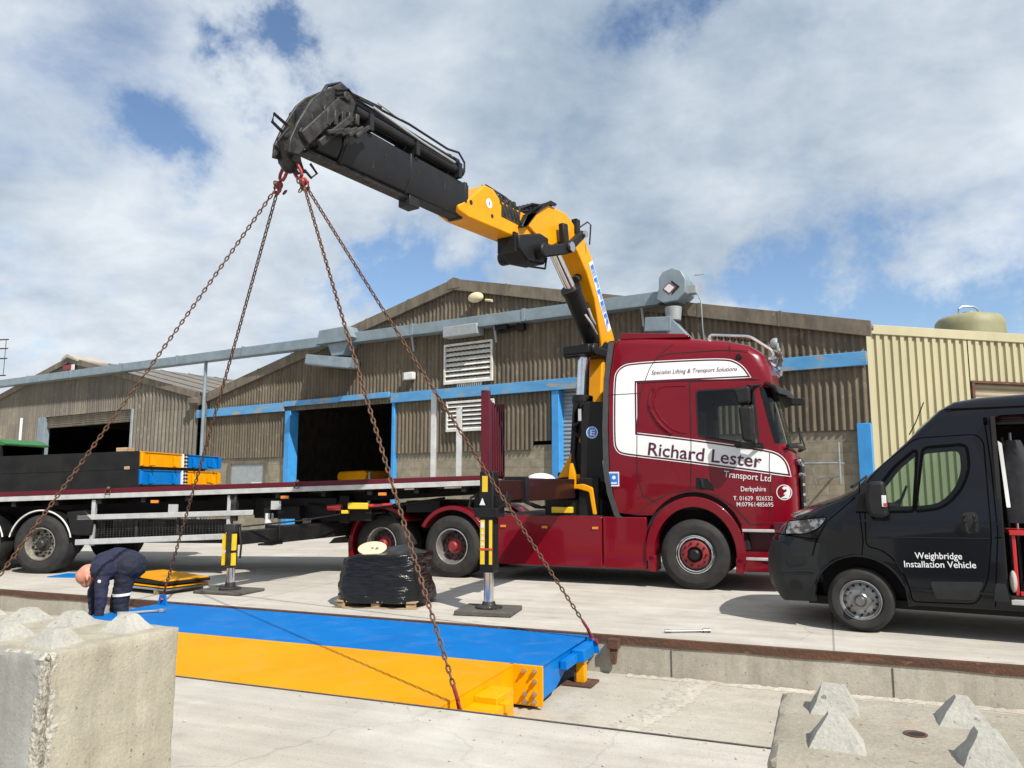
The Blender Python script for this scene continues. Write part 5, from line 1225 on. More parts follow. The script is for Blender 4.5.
for k in range(5): mb.box(-6.66 + 0.11 * k, -6.60 + 0.11 * k, -0.29, 0.16, 5.62 + 0.045 * k, 5.82 + 0.03 * k); mb.bar((-6.7 + 0.11 * k, -0.33, 5.5 + 0.03 * k), (-6.45 + 0.10 * k, -0.33, 5.62 + 0.05 * k), 0.05, 0.05)
for s, z in ((-6.95, 5.42), (-6.62, 5.82), (-6.32, 6.12)): mb.cyl((s, -0.25, z), (s, 0.14, z), 0.06, n=14)
mb.box(-6.78, -6.45, -0.18, 0.075, 5.55, 5.9); mb.build('head_block', 'greasy', crane, bevel=0.012)
mb = MB(BM)
mb.tube([(-6.62, -0.15, 6.06), (-6.56, -0.15, 6.17), (-6.36, -0.15, 6.29), (-6.16, -0.15, 6.24), (-5.7, -0.18, 6.25)], 0.022); mb.tube([(-7.06, -0.1, 5.5), (-7.24, -0.1, 5.56), (-7.26, -0.1, 5.46), (-7.12, -0.1, 5.4)], 0.018); mb.tube([(-7.1, -0.15, 5.45), (-7.2, -0.15, 5.25), (-7.12, -0.15, 5.08)], 0.02)
for k in range(3):
    mb.tube([(-6.15, -0.2 + 0.08 * k, 6.16), (-6.3, -0.235, 6.22 - 0.05 * k), (-6.5, -0.24, 6.12 - 0.05 * k)], 0.012, 6)
mb.tube([(-6.72, -0.1, 5.18), (-6.62, -0.1, 5.1), (-6.7, -0.1, 5.02), (-6.8, -0.1, 5.08)], 0.016)
for k in range(3): mb.tube([(-6.42 + 0.05 * k, -0.27, 5.72), (-6.3, -0.29 + 0.03 * k, 5.84 + 0.04 * k), (-6.08, -0.2 + 0.08 * k, 5.98 + 0.04 * k)], 0.014)
mb.build('head_hoses', 'plastic', crane)
# extension cylinders lying on top of the jib
for y, z in ((-0.17, 5.98), (0.0, 6.02), (0.17, 5.98), (-0.08, 6.14), (0.1, 6.14)):
    mb = MB(BM); mb.cyl((-6.15, y, z + 0.06), (-4.1, y, z), 0.062, n=16); mb.cyl((-4.16, y, z), (-4.06, y, z), 0.072, n=16); ec = mb.build('extension_cylinder', 'boomblack', crane)
mb = MB(BM)
for s in (-5.95, -5.1, -4.2): mb.box(s, s + 0.07, -0.25, 0.25, 5.86, 6.07)
for y in (-0.2, -0.05, 0.12): mb.tube([(-6.1, y, 6.2), (-5.2, y, 6.24), (-4.4, y, 6.2), (-4.15, y, 6.24), (-4.02, y, 6.14), (-4.02, y, 6.0)], 0.016)
mb.build('cylinder_clamp', 'boomblack', crane)
mb = MB(BM); mb.tube([(-5.9, -0.25, 6.16), (-5.0, -0.26, 6.06), (-4.3, -0.25, 6.03)], 0.014); mb.tube([(-5.8, -0.22, 6.27), (-5.3, -0.2, 6.23)], 0.012); mb.build('pipe', 'alu', crane)
# hook shackle
mb = MB(BM); mb.bar((-6.98, 0, 5.36), (-6.92, 0, 5.14), 0.16, 0.2); mb.cyl((-6.93, -0.12, 5.16), (-6.93, 0.12, 5.16), 0.05); mb.tube([(-6.78, 0, 5.2), (-6.72, 0, 5.1), (-6.80, 0, 5.06), (-6.88, 0, 5.12)], 0.02); mb.ball((-6.93, 0, 5.12), 0.1, 0.1, 0.1); mb.build('hook_block', 'greasy', crane, bevel=0.01)
# ------------------------------------------------------------------ flatbed trailer
trailer = thing('trailer', 'long maroon edged flatbed semi trailer coupled behind the burgundy tractor unit', 'trailer', (-8.49, 14.09, 0), -5.6)
TX0, TX1, TW = -5.2, 8.12, 2.5
def tz(x): return 1.40 + 0.0335 * (x + 0.855)
def slab(name, x0, x1, y0, y1, a, b, mat, par, bevel=0.0):
    mb = MB(); mb.prism([(x0, tz(x0) + a), (x1, tz(x1) + a), (x1, tz(x1) + b), (x0, tz(x0) + b)], 'y', y0, y1); return mb.build(name, mat, par, bevel=bevel)
slab('deck', TX0, TX1, 0.03, TW - 0.03, -0.10, -0.004, 'wood', trailer)
for y0, y1 in ((0.0, 0.028), (TW - 0.028, TW)):
    k = slab('side_rail', TX0, TX1, y0, y1, -0.125, -0.035, 'alu', trailer, 0.006)
    slab('rail_cap', TX0, TX1, y0 - 0.006, y1 + 0.006, -0.033, 0.05, 'reddark', k, 0.006)
for y in (0.72, 1.62):
    mb = MB(); mb.prism([(TX0, 0.95), (3.6, 1.02), (4.6, 1.22), (TX1 - 0.1, 1.42), (TX1 - 0.1, tz(TX1) - 0.16), (TX0, tz(TX0) - 0.16)], 'y', y, y + 0.14); mb.build('chassis_beam', 'blackdirt', trailer)
mb = MB()
for i in range(16):
    x = TX0 + 0.4 + i * 0.83; mb.prism([(x, tz(x) - 0.22), (x + 0.08, tz(x) - 0.22), (x + 0.08, tz(x) - 0.105), (x, tz(x) - 0.105)], 'y', 0.04, TW - 0.04)
mb.build('cross_members', 'blackdirt', trailer)
# headboard with vertical ribs
mb = MB()
hb = 8.02
mb.box(hb, hb + 0.05, 0.05, TW - 0.05, tz(8) + 0.05, 3.10); h_ = mb.build('headboard', 'reddark', trailer, bevel=0.01)
mb = MB(); mb.box(hb - 0.03, hb + 0.12, -0.01, 0.13, tz(8) + 0.04, 3.22); mb.box(hb - 0.03, hb + 0.12, TW - 0.13, TW + 0.01, tz(8) + 0.04, 3.22)
for i in range(6): mb.box(hb + 0.05, hb + 0.11, 0.3 + i * 0.36, 0.42 + i * 0.36, tz(8) + 0.06, 3.08)
mb.build('headboard_posts', 'reddark', h_, bevel=0.012)
for x, zt, y in ((7.15, 3.18, 0.02), (7.60, 2.93, 0.02)):
    mb = MB(); mb.box(x - 0.05, x + 0.05, y, y + 0.08, tz(x) - 0.03, zt); mb.build('stake', 'alu', trailer, bevel=0.008)
# trailer axles
def trw(x, y, s_):
    wheel(trailer, x, y, 0.525, 0.53, 0.38, s_, 'dirtyrim', 'greasy', 0.29, 0.12 if s_ < 0 else 0.02, 10, hubr=0.46)
for x in (0.0, -1.31, -2.62):
    trw(x, 0.0, -1); trw(x, TW, 1)
    mb = MB(); mb.cyl((x, 0.2, 0.525), (x, TW - 0.2, 0.525), 0.08, n=12); mb.box(x - 0.1, x + 0.1, 0.6, 0.9, 0.55, 1.0); mb.box(x - 0.1, x + 0.1, 1.6, 1.9, 0.55, 1.0); mb.build('axle', 'blackdirt', trailer)
    wg = wing(x, 0.525, 0.575, 12, 168, -0.01, 0.42, 'blackdirt', trailer, 0.03, 'mudguard')
    mb = MB(); mb.tube([(x + 0.6 * math.cos(R(a)), -0.022, 0.525 + 0.6 * math.sin(R(a))) for a in range(12, 170, 6)], 0.014, 6); mb.build('mudguard_trim', 'slat', wg)
    wing(x, 0.525, 0.575, 12, 168, TW - 0.42, TW + 0.01, 'blackdirt', trailer, 0.03, 'mudguard')
mb = MB(); mb.prism([(0.56, 0.68), (0.95, 0.68), (0.98, 0.98), (0.80, 1.13), (0.45, 1.10)], 'y', 0.0, 0.40); mb.build('tool_locker', 'black', trailer, bevel=0.03)
# side guard rails with mesh rack between
mb = MB(); mb.prism([(0.66, 0.95), (3.95, 1.055), (3.95, 1.145), (0.66, 1.045)], 'y', 0.0, 0.03); mb.build('side_guard', 'alu', trailer, bevel=0.008)
mb = MB(); mb.prism([(0.66, 0.51), (3.52, 0.635), (3.52, 0.735), (0.66, 0.61)], 'y', 0.0, 0.03); mb.build('side_guard', 'alu', trailer, bevel=0.008)
mb = MB()
for i in range(44): mb.box(0.95 + i * 0.058, 0.96 + i * 0.058, 0.12, 0.13, 0.62, 0.99)
for i in range(10): mb.prism([(0.95, 0.62 + i * 0.04), (3.5, 0.70 + i * 0.04), (3.5, 0.708 + i * 0.04), (0.95, 0.628 + i * 0.04)], 'y', 0.131, 0.138)
for x in (0.93, 1.72, 2.5, 3.48): mb.box(x, x + 0.045, 0.1, 0.15, 0.6, 1.04)
mb.build('mesh_rack', 'greasy', trailer)
for x in (0.9, 3.45):
    mb = MB(); mb.box(x, x + 0.07, 0.05, 0.11, 0.5, tz(x) - 0.15); mb.build('guard_post', 'alu', trailer)
mb = MB(); mb.box(3.52, 3.62, 0.04, 0.14, 0.95, tz(3.5) - 0.12); mb.build('guard_post', 'greasy', trailer)
mb = MB(); mb.box(1.0, 3.4, 0.18, 0.7, 0.55, 0.62); mb.box(1.2, 3.2, 0.25, 0.65, 0.62, 0.95); mb.build('dunnage_rack', 'blackdirt', trailer)
# landing legs, reflectors, load eyes, coupling gear
mb = MB(); mb.box(3.75, 5.3, 0.5, 0.95, 0.98, 1.36); mb.box(5.35, 5.55, 0.45, 0.8, 0.9, 1.4); mb.build('equipment_box', 'black', trailer, bevel=0.02)
for y in (0.2, 2.1):
    mb = MB(); mb.box(4.07, 4.20, y, y + 0.13, 0.98, 1.3); lg = mb.build('landing_leg', 'blackdirt', trailer)
    mb = MB(); mb.cyl((4.135, y + 0.065, 0.55), (4.135, y + 0.065, 1.08), 0.08, n=14); mb.build('leg_tube', 'white', lg)
    mb = MB(); mb.box(4.0, 4.26, y - 0.05, y + 0.18, 0.52, 0.552); mb.build('leg_foot', 'greasy', lg)
mb = MB(); mb.cyl((6.4, 0.5, 1.12), (6.4, 1.2, 1.12), 0.14); mb.box(5.6, 6.0, 0.3, 0.6, 0.95, 1.25); mb.box(6.6, 7.2, 0.4, 1.0, 1.1, 1.3); mb.box(4.3, 4.7, 0.25, 0.5, 0.98, 1.2); mb.tube([(4.8, 0.4, 1.25), (5.6, 0.3, 1.15), (6.4, 0.35, 1.22), (7.3, 0.4, 1.35)], 0.025); mb.tube([(4.4, 0.45, 1.1), (5.2, 0.35, 1.0), (6.2, 0.35, 1.1)], 0.02); mb.build('valve_gear', 'blackdirt', trailer)
for x in (2.05, 4.45, 6.2):
    mb = MB(); mb.box(x, x + 0.14, -0.006, 0.02, tz(x) - 0.235, tz(x) - 0.185); mb.build('marker_lamp', 'amber', trailer)
for x in (2.35, 4.25):
    mb = MB(); mb.box(x, x + 0.18, 0.06, 0.075, tz(x) - 0.42, tz(x) - 0.27); mb.build('marker_plate', 'alu', trailer)
mb = MB(); mb.box(5.62, 5.98, 0.12, 0.2, 1.16, 1.27); mb.box(5.5, 5.62, 0.13, 0.25, 1.08, 1.14); mb.build('yellow_tag', 'signyellow', trailer, bevel=0.01)
mb = MB(); mb.cyl((5.25, 0.16, 1.18), (5.5, 0.16, 1.19), 0.05, 0.06); mb.build('red_coupling', 'redlens', trailer)
mb = MB(); mb.cyl((6.0, 0.16, 1.22), (6.4, 0.16, 1.25), 0.03, 0.02); mb.build('red_lever', 'redlens', trailer)
mb = MB(); mb.prism([(5.0, 0.50), (5.45, 0.52), (5.4, 0.58), (5.3, 0.63), (5.1, 0.60)], 'y', 1.0, 1.2); mb.build('airline_rest', 'greasy', trailer)
for x in (1.25, 4.75):
    mb = MB(); mb.tube([(x - 0.05, -0.03, tz(x) + 0.02), (x - 0.04, -0.05, tz(x) - 0.06), (x + 0.04, -0.05, tz(x) - 0.06), (x + 0.05, -0.03, tz(x) + 0.02)], 0.012); mb.ball((x, -0.03, tz(x) + 0.05), 0.035); mb.build('lashing_ring', 'rust', trailer)

# ------------------------------------------------------------------ weighbridge decks
def make_deck(name, label, L, Wd, H, near, far, side, loc, rot, stepped=False, group=None):
    """x along the deck, y across it; the top surface is at z = H"""
    t = thing(name, label, 'weighbridge deck', loc, rot, group)
    tm = {'y': ('deckyellow', 'paintyellow'), 'b': ('deckblue', 'paintblue')}
    hw = Wd / 2
    for k, (c, y0, y1) in enumerate(((near, 0.0, hw - 0.004), (far, hw + 0.004, Wd))):
        top, pl = tm[c]
        mb = MB(); e = L - 0.26 if (stepped and k == 0) else L
        mb.box(0, e, y0, y1, H - 0.02, H); half = mb.build('deck_panel', top, t, bevel=0.003); half['label'] = ('yellow' if c == 'y' else 'blue') + ' painted half of the deck'
        mb = MB(); ys = y0 + 0.012 if k == 0 else y1 - 0.032
        
        if side and k == 0: mb.box(0.004, L - 0.02, -0.006, 0.02, -0.05, H + 0.004)
        else: mb.box(0.02, L - 0.3, ys, ys + 0.02, 0.03, H - 0.022); mb.box(0.02, L - 0.3, ys - 0.0, ys + 0.09, 0.0, 0.028)
        mb.build('side_web', side or pl, half)
        mb = MB(); jy = y1 - 0.02 if k == 0 else y0
        mb.box(0.02, L - 0.02, jy, jy + 0.02, 0.0, H - 0.022)
        for i in range(5): mb.box(0.02, L - 0.3, y0 + 0.25 + i * 0.25, y0 + 0.27 + i * 0.25, 0.08, H - 0.022)
        mb.build('ribs', pl, half)
        # end plates and the stepped bearing brackets at both ends
        for s_ in (0, 1):
            def X(d): return L - d if s_ else d
            def bx(mb, d0, d1, a, b, z0, z1):
                q0, q1 = sorted((X(d0), X(d1))); mb.box(q0, q1, a, b, z0, z1)
            mb = MB(); dd = 0.26 if (stepped and s_ and k == 0) else 0.015
            if stepped and k == 1:
                q0, q1 = sorted((X(dd), X(dd + 0.02))); mb.prism([(y0 + 0.022, 0.03), (y0 + 0.42, 0.05), (y0 + 0.75, 0.16), (y1 - 0.01, 0.19), (y1 - 0.01, H - 0.021), (y0 + 0.022, H - 0.021)], 'x', q0, q1)
            else: bx(mb, dd, dd + 0.02, y0 + 0.01, y1 - 0.022, 0.0 if not stepped else 0.03, H - 0.021)
            ep = mb.build('end_plate', pl, half)
            mb = MB(); yo = y0 if k == 0 else y1; sg = 1 if k == 0 else -1
            def yb(a, b): return sorted((yo + sg * a, yo + sg * b))
            if stepped:
                base = 0.26 if k == 0 else 0.0
                for a, b, d0, z1 in ((0.0, 0.30, 0.03, H * 0.42), (0.30, 0.62, -0.0, H * 0.66), (0.62, 0.98, 0.06, H * 0.80)):
                    p, q = yb(a, b - 0.004); dd0 = (0.0 if k == 0 else -0.13) + d0; bx(mb, dd0, base + 0.0, p, q, 0.02 if k == 0 else 0.20, z1 if k == 0 else H - 0.03 - 0.03 * (a > 0.5)); mb.build('end_bracket', pl, ep, bevel=0.006); mb = MB()
                p, q = yb(0.05, 0.25); 
                mb2 = MB(); p, q = yb(0.66, 0.80); bx(mb2, -0.004 if k == 0 else -0.075, 0.06 if k == 0 else -0.065, p, q, H * 0.45 if k == 0 else 0.22, H * 0.66 if k == 0 else 0.29); mb2.build('adjuster_plate', pl, ep, bevel=0.006)
            else:
                for a in (0.30, 1.12):
                    p, q = yb(a, a + 0.03); xs_ = [X(-0.0), X(-0.12), X(-0.12), X(0.0)]
                    mb.prism([(X(0.0), 0.02), (X(-0.10), 0.02), (X(-0.04), H * 0.75), (X(0.0), H * 0.8)], 'y', p, q)
                p, q = yb(0.0, 0.06); mb.prism([(X(0.0), 0.0), (X(-0.05), 0.02), (X(-0.05), H - 0.03), (X(0.0), H - 0.021)], 'y', p, q)
                p, q = yb(0.34, 0.50); bx(mb, -0.004, 0.0, p, q, 0.04, H * 0.6)
            if not stepped: mb.build('end_bracket', pl, ep, bevel=0.006)
        # lifting lugs
    # joint plates with bolts
    for s_ in (0, 1):
        mb = MB(); x0, x1 = (L - 0.30, L + 0.02) if s_ else (-0.02, 0.3)
        mb.box(x0, x1, hw - 0.03, hw - 0.006, 0.0, H - (0.0 if stepped else 0.03)) if stepped else mb.box(L - 0.02 if s_ else -0.03, L + 0.03 if s_ else 0.02, hw - 0.05, hw + 0.10, 0.0, H)
        jp = mb.build('joint_plate', tm[near][1] if stepped else 'plainwhite', t, bevel=0.004)
        mb = MB()
        if stepped:
            xb = L if s_ else 0.0
            for dx, z in ((-0.05, H - 0.045), (-0.15, H - 0.045), (-0.05, H - 0.13), (-0.05, H - 0.235), (-0.14, H - 0.24), (-0.05, H - 0.30), (-0.14, H - 0.305)):
                mb = MB(); q = xb + (dx if s_ else -dx); mb.lathe([(0.021, 0.0), (0.021, 0.032), (0.012, 0.033), (0.012, 0.055)], (q, hw - 0.03, z), (0, -1, 0), 8); mb.build('bolt', 'zinc', jp, sharp=20)
        else:
            xe = L + 0.03 if s_ else -0.06
            for i in range(4):
                for y in (hw - 0.02, hw + 0.07): mb.cyl((xe, y, 0.04 + i * H * 0.26), (xe + 0.03, y, 0.04 + i * H * 0.26), 0.022, n=6)
        if not stepped: mb.build('bolts', 'dark', jp)
    return t
DK = yard(-8.42, 5.20, -0.35)
deck = make_deck('weighbridge_deck', 'yellow and blue weighbridge deck hanging on four chains in the pit', 6.0, 2.98, 0.345, 'y', 'b', None, DK, -22, True)
# lifting lugs at the corners (deck axes)
for i, (x, y, m) in enumerate(((0.25, 0.12, 'paintyellow'), (0.12, 2.86, 'paintblue'), (5.86, 0.10, 'paintyellow'), (6.08, 2.84, 'paintblue'))):
    zb = 0.15 if i == 2 else (0.2 if i == 3 else 0.34)
    mb = MB(); mb.prism([(x - 0.08, zb), (x + 0.08, zb), (x + 0.05, zb + 0.14), (x - 0.05, zb + 0.14)], 'y', y - 0.012, y + 0.012); mb.build('lifting_lug', m, deck, bevel=0.004)
tro = R(-5.6)
def on_trailer(x, y, z): return Vector((-8.49 + x * math.cos(tro) - y * math.sin(tro), 14.09 + x * math.sin(tro) + y * math.cos(tro), z))
tilt = math.atan(0.0335)
G = 'spare weighbridge decks stacked on the trailer'
dk1 = make_deck('weighbridge_deck', 'lower black sided deck on the trailer, blue near end and yellow far end', 6.0, 3.0, 0.27, 'b', 'y', 'blackdirt', on_trailer(-4.2, 0.02, tz(-4.2) + 0.10), -5.6, group=G)
dk2 = make_deck('weighbridge_deck', 'upper black sided deck on the trailer, yellow near end and blue far end', 6.0, 3.0, 0.27, 'y', 'b', 'blackdirt', on_trailer(-4.2, 0.02, tz(-4.2) + 0.43), -5.6, group=G)
for d in (dk1, dk2): d.rotation_euler = (0, -tilt, R(-5.6))
def packer(x, y, z, sx, sy, sz, label):
    mb = MB(); mb.box(-sx / 2, sx / 2, -sy / 2, sy / 2, 0, sz); o = mb.build('timber_packer', 'wood', None, bevel=0.006)
    o.location = on_trailer(x, y, z); o.rotation_euler = (0, -tilt, R(-5.6 + 2)); return tag(o, label, 'timber', 'timber packers in the deck stack')
packer(1.42, 0.14, tz(1.42) + 0.706, 0.20, 0.26, 0.07, 'short timber lying on top of the upper deck')
packer(1.5, 1.5, tz(1.68) + 0.372, 0.10, 3.0, 0.056, 'long timber batten between the upper and lower decks')
packer(1.4, 1.5, tz(1.6) + 0.002, 0.10, 2.4, 0.094, 'long timber batten between the lower deck and the trailer floor')
packer(-3.2, 1.5, tz(-3.2) + 0.372, 0.10, 3.0, 0.056, 'timber batten between the stacked decks near the trailer wheels')
# ------------------------------------------------------------------ black panel van
van = thing('van', 'black panel van with white lettering on its door and open side door', 'van', (3.77, 8.6, 0), -28)
VW = 2.05
def vins(z):
    if z < 0.5: return 0.03 * (0.5 - z) / 0.2
    if z < 1.2: return 0.0
    return 0.035 * min(1, (z - 1.2) / 0.15) + (0.165 * (z - 1.35) / 1.1 if z > 1.35 else 0)
def vmap(x, y, z):
    f = 1 - (2 * min(max(y, 0), VW) / VW - 1) ** 2
    k = max(0.0, min(1.0, (-0.1 - x) / 0.75)); k2 = max(0.0, min(1.0, (0.95 - x) / 0.95)) * (1 if z > 1.2 else 0)
    c = 0.14 * max(0, min(1, (-0.35 - x) / 0.6)) * (1 - min(1, min(max(y, 0), VW - min(y, VW)) / 0.5))
    yy = y + vins(z) * (1 - 2 * y / VW)
    return (x - k * 0.17 * f - k2 * 0.10 * f, yy + (c if y < VW / 2 else -c), z + (0.05 * f if z > 2.2 else 0) + (0.03 * f if x < 0.1 and 1.0 < z < 1.6 else 0))
VX, VY, VZ = (-0.8, -0.6, -0.45, -0.3, -0.1, 0.2, 0.6, 0.95), (0.12, 0.3, 0.5, 0.75, 1.02, 1.3, 1.55, 1.75, 1.93), (0.5, 1.2, 1.275, 1.35, 1.6, 1.9, 2.2, 2.35)
varc = [(0.02 + 0.455 * math.cos(R(a)), 0.35 + 0.455 * math.sin(R(a))) for a in range(186, -8, -12)]
rarc = [(4.02 + 0.45 * math.cos(R(a)), 0.35 + 0.45 * math.sin(R(a))) for a in range(186, -8, -14)]
vo = [(-0.78, 0.27, .05), (-0.46, 0.29, .02)] + [(x, z, .012) for x, z in varc] + [(0.60, 0.32, .03), (3.5, 0.34, .03)] + [(x, z, .012) for x, z in rarc] + [
    (4.6, 0.36, .04), (5.0, 0.4, .06), (5.03, 1.2, .06), (5.0, 2.3, .1), (4.85, 2.50, .14), (3.0, 2.53, .15), (1.7, 2.53, .15), (1.28, 2.51, .14), (1.05, 2.475, .12), (0.90, 2.385, .08), (0.44, 1.93, .05), (0.02, 1.505, .04), (-0.10, 1.43, .05),
    (-0.32, 1.335, .10), (-0.55, 1.22, .13), (-0.73, 1.09, .14), (-0.83, 0.95, .14), (-0.885, 0.80, .15), (-0.90, 0.62, .15), (-0.87, 0.42, .12)]
vw1 = rpoly([(0.725, 1.985), (1.125, 2.015), (1.132, 1.76), (1.04, 1.53), (0.86, 1.35), (0.615, 1.315)], [.05, .07, .1, .1, .1, .03])
vw2 = rpoly([(0.655, 1.975), (0.58, 1.315), (0.22, 1.30), (0.24, 1.53), (0.44, 1.79)], [.06, .02, .05, .05, .08])
vsl = rpoly([(1.375, 2.28), (1.45, 2.32), (2.62, 2.33), (2.62, 0.44), (1.42, 0.44), (1.385, 0.55)], [.05, .06, .1, .1, .05, .04])
bm = body_shell([(a, b) for a, b, c in vo], [c for a, b, c in vo], VW, [vw1, vw2, vsl], vmap, VX, VY, VZ, [vw1, vw2])
ws = MB(); kill = []
for f in bm.faces:
    c = f.calc_center_median(); n = f.normal
    if 1.50 < c.z < 2.34 and c.x < 0.92 and n.z > 0.35 and n.x < -0.3 and 0.24 < c.y < VW - 0.24: kill.append(f)
for f in kill: ws.f([ws.v(v.co) for v in f.verts])
bmesh.ops.delete(bm, geom=kill, context='FACES')
# lower bumper and sill in unpainted plastic
for f in bm.faces:
    c = f.calc_center_median()
    if c.x < -0.36 and c.z < 0.98 and c.z < 0.98 + (c.x + 0.36) * 0.1: f.material_index = 1
mesh_obj('body', bm, ['vanpaint', 'vanplastic'], van, sharp=34)
bmesh.ops.remove_doubles(ws.bm, verts=ws.bm.verts, dist=1e-4); ws.build('windscreen', 'glass', van)
dr = rpoly([(0.30, 1.79), (0.66, 2.09), (1.22, 2.115), (1.28, 2.04), (1.275, 1.05), (1.215, 0.62), (1.10, 0.385), (0.53, 0.37), (0.51, 0.52), (0.42, 0.76), (0.26, 0.90), (0.115, 0.93), (0.125, 1.58)], [.08, .08, .05, .05, .1, .1, .06, .04, .1, .1, .1, .05, .08])
door = mesh_obj('front_door', plate([dr, vw1, vw2], 0.007, 0.008, vmap, VX, VZ), 'vanpaint', van, sharp=40)
mesh_obj('door_gap', ribbon(dense(grow(dr, 0.007) + [grow(dr, 0.007)[0]], 0.06), 0.012, 0.0022, vmap), 'gap', door)
for w_ in (vw1, vw2):
    mesh_obj('window_seal', plate([grow(w_, 0.022), grow(w_, -0.006)], 0.0095, 0.004, vmap, VX, VZ), 'gap', door)
    mesh_obj('window_pane', plate([w_], -0.01, 0, vmap, VX, VZ), 'glass', door)
    own = plate([w_], -0.01, 0, vmap, VX, VZ)
    for v in own.verts: v.co.y = VW - v.co.y
    mesh_obj('far_window', own, 'glass', van)
def vribbon(p, w=0.012, m='gap', name='panel_seam', off=0.003): return mesh_obj(name, ribbon(dense(p, 0.06), w, off, vmap), m, van)
vribbon([(1.31, 2.30), (1.335, 1.8), (1.34, 1.1), (1.30, 0.7), (1.27, 0.36)]); vribbon([(1.37, 1.06), (1.31, 1.055)])
vribbon([(0.07, 1.62), (0.06, 1.30), (0.08, 0.98), (0.06, 0.83)]); vribbon([(-0.45, 0.80), (-0.40, 0.98), (-0.28, 1.18), (0.02, 1.45)]); vribbon([(-0.86, 1.03), (-0.6, 1.0), (-0.38, 0.98)])
vribbon([(0.95, 2.40), (1.3, 2.40), (2.8, 2.41)], 0.02); vribbon([(1.3, 2.26), (1.34, 2.26)], 0.08)
# creases pressed into the door and sliding door
def vtube(p, r, m, name, off, par): return tube_on(p, r, m, name, off, par, vmap)
vtube([(0.13, 1.02), (0.6, 1.035), (1.27, 1.045)], 0.008, 'vanpaint', 'door_crease', 0.006, door)
vtube([(0.15, 0.97), (0.26, 0.93), (0.37, 0.82), (0.45, 0.66)], 0.007, 'vanpaint', 'door_crease', 0.005, door)
mesh_obj('door_moulding', plate([rpoly([(0.70, 0.585), (1.185, 0.605), (1.10, 0.42), (0.745, 0.41)], .03)], 0.02, 0.014, vmap, VX, VZ), 'vanplastic', door, bevel=0.004)
mesh_obj('sill_moulding', plate([rpoly([(1.285, 0.60), (1.37, 0.60), (1.40, 0.42), (1.26, 0.42)], .02)], 0.012, 0.012, vmap, VX, VZ), 'vanplastic', van)
lettering('Weighbridge', 'lettering', 'whiteink', door, 0.575, 0.815, 0.068, 0.435, -0.012, 1.5, bold=0.008)
lettering('Installation Vehicle', 'lettering', 'whiteink', door, 0.462, 0.722, 0.068, 0.66, -0.012, 1.8, bold=0.008)
mesh_obj('handle_recess', plate([rpoly([(1.035, 1.30), (1.175, 1.315), (1.18, 1.10), (1.055, 1.085)], .05)], 0.010, 0.004, vmap, VX, VZ), 'plastic', door)
mb = MB(); mb.tube([vmap(1.06, -0.02, 1.28), vmap(1.055, -0.045, 1.2), vmap(1.07, -0.02, 1.11)], 0.014, 8); mb.tube([vmap(1.15, -0.015, 1.28), vmap(1.155, -0.035, 1.2), vmap(1.145, -0.015, 1.12)], 0.012, 8); mb.build('door_handle', 'vanplastic', door)
# mirror
mb = MB(); mb.prism(rpoly([(0.17, 1.62), (0.335, 1.635), (0.355, 1.27), (0.30, 1.24), (0.17, 1.26), (0.14, 1.42)], .05), 'y', -0.30, -0.06); mi = mb.build('mirror', 'plastic', van, bevel=0.04, seg=3)
mb = MB(); mb.box(0.30, 0.345, -0.307, -0.296, 1.36, 1.48); mb.build('mirror_indicator', 'plainwhite', mi, bevel=0.004)
mb = MB(); mb.box(0.32, 0.352, -0.312, -0.300, 1.365, 1.40); mb.build('mirror_reflector', 'redlens', mi)
mb = MB(); mb.prism([(0.02, 1.30), (0.2, 1.30), (0.2, 1.62), (0.10, 1.60)], 'y', -0.02, 0.02); mb.bar((0.15, 0.0, 1.38), (0.2, -0.1, 1.36), 0.1, 0.1); mb.build('mirror_mount', 'plastic', mi)
# headlamp
mesh_obj('headlight', plate([rpoly([(-0.74, 1.03), (-0.70, 1.17), (-0.28, 1.225), (-0.36, 1.12), (-0.50, 1.045)], .03)], 0.014, 0.02, vmap, VX, VZ), 'lens', van, bevel=0.006)
mesh_obj('lamp_bezel', plate([grow(rpoly([(-0.74, 1.03), (-0.70, 1.17), (-0.28, 1.225), (-0.36, 1.12), (-0.50, 1.045)], .03), 0.012)], 0.008, 0.012, vmap, VX, VZ), 'gap', van)
mesh_obj('bumper_vent', plate([rpoly([(-0.74, 0.76), (-0.52, 0.79), (-0.52, 0.71), (-0.72, 0.66)], .02)], 0.006, 0.004, vmap, VX, VZ), 'dark', van)
mesh_obj('fog_lamp', plate([rpoly([(-0.72, 0.42), (-0.58, 0.40), (-0.60, 0.50), (-0.70, 0.52)], .03)], 0.006, 0.004, vmap, VX, VZ), 'plastic', van)
vtube([(-0.80, 0.60), (-0.5, 0.63), (-0.44, 0.62)], 0.008, 'vanplastic', 'bumper_crease', 0.004, van)
# wheel arch lips, wheels
vtube([(0.02 + 0.47 * math.cos(R(a)), 0.35 + 0.47 * math.sin(R(a))) for a in range(180, -4, -8)], 0.014, 'vanpaint', 'arch_lip', 0.002, van)
def vwheel(x, y, s_):
    return wheel(van, x, y, 0.342, 0.342, 0.225, s_, 'vanrim', 'steelrod', 0.212, 0.05, 5, hubr=0.34, hole=0.014, hat=0.76)
for x in (0.02, 4.02):
    for y, s_ in ((0.03, -1), (VW - 0.03, 1)): vwheel(x, y, s_)
mb = MB(); mb.box(-0.55, 4.7, 0.3, VW - 0.3, 0.24, 0.33); mb.box(-0.4, 0.5, 0.4, VW - 0.4, 0.33, 0.8); mb.build('underbody', 'blackdirt', van)
mb = MB(); mb.tube([vmap(0.62, 0.9, 2.18), (0.66, 0.95, 2.32), (0.76, 0.95, 2.56)], 0.007, 6); mb.build('roof_aerial', 'plastic', van)
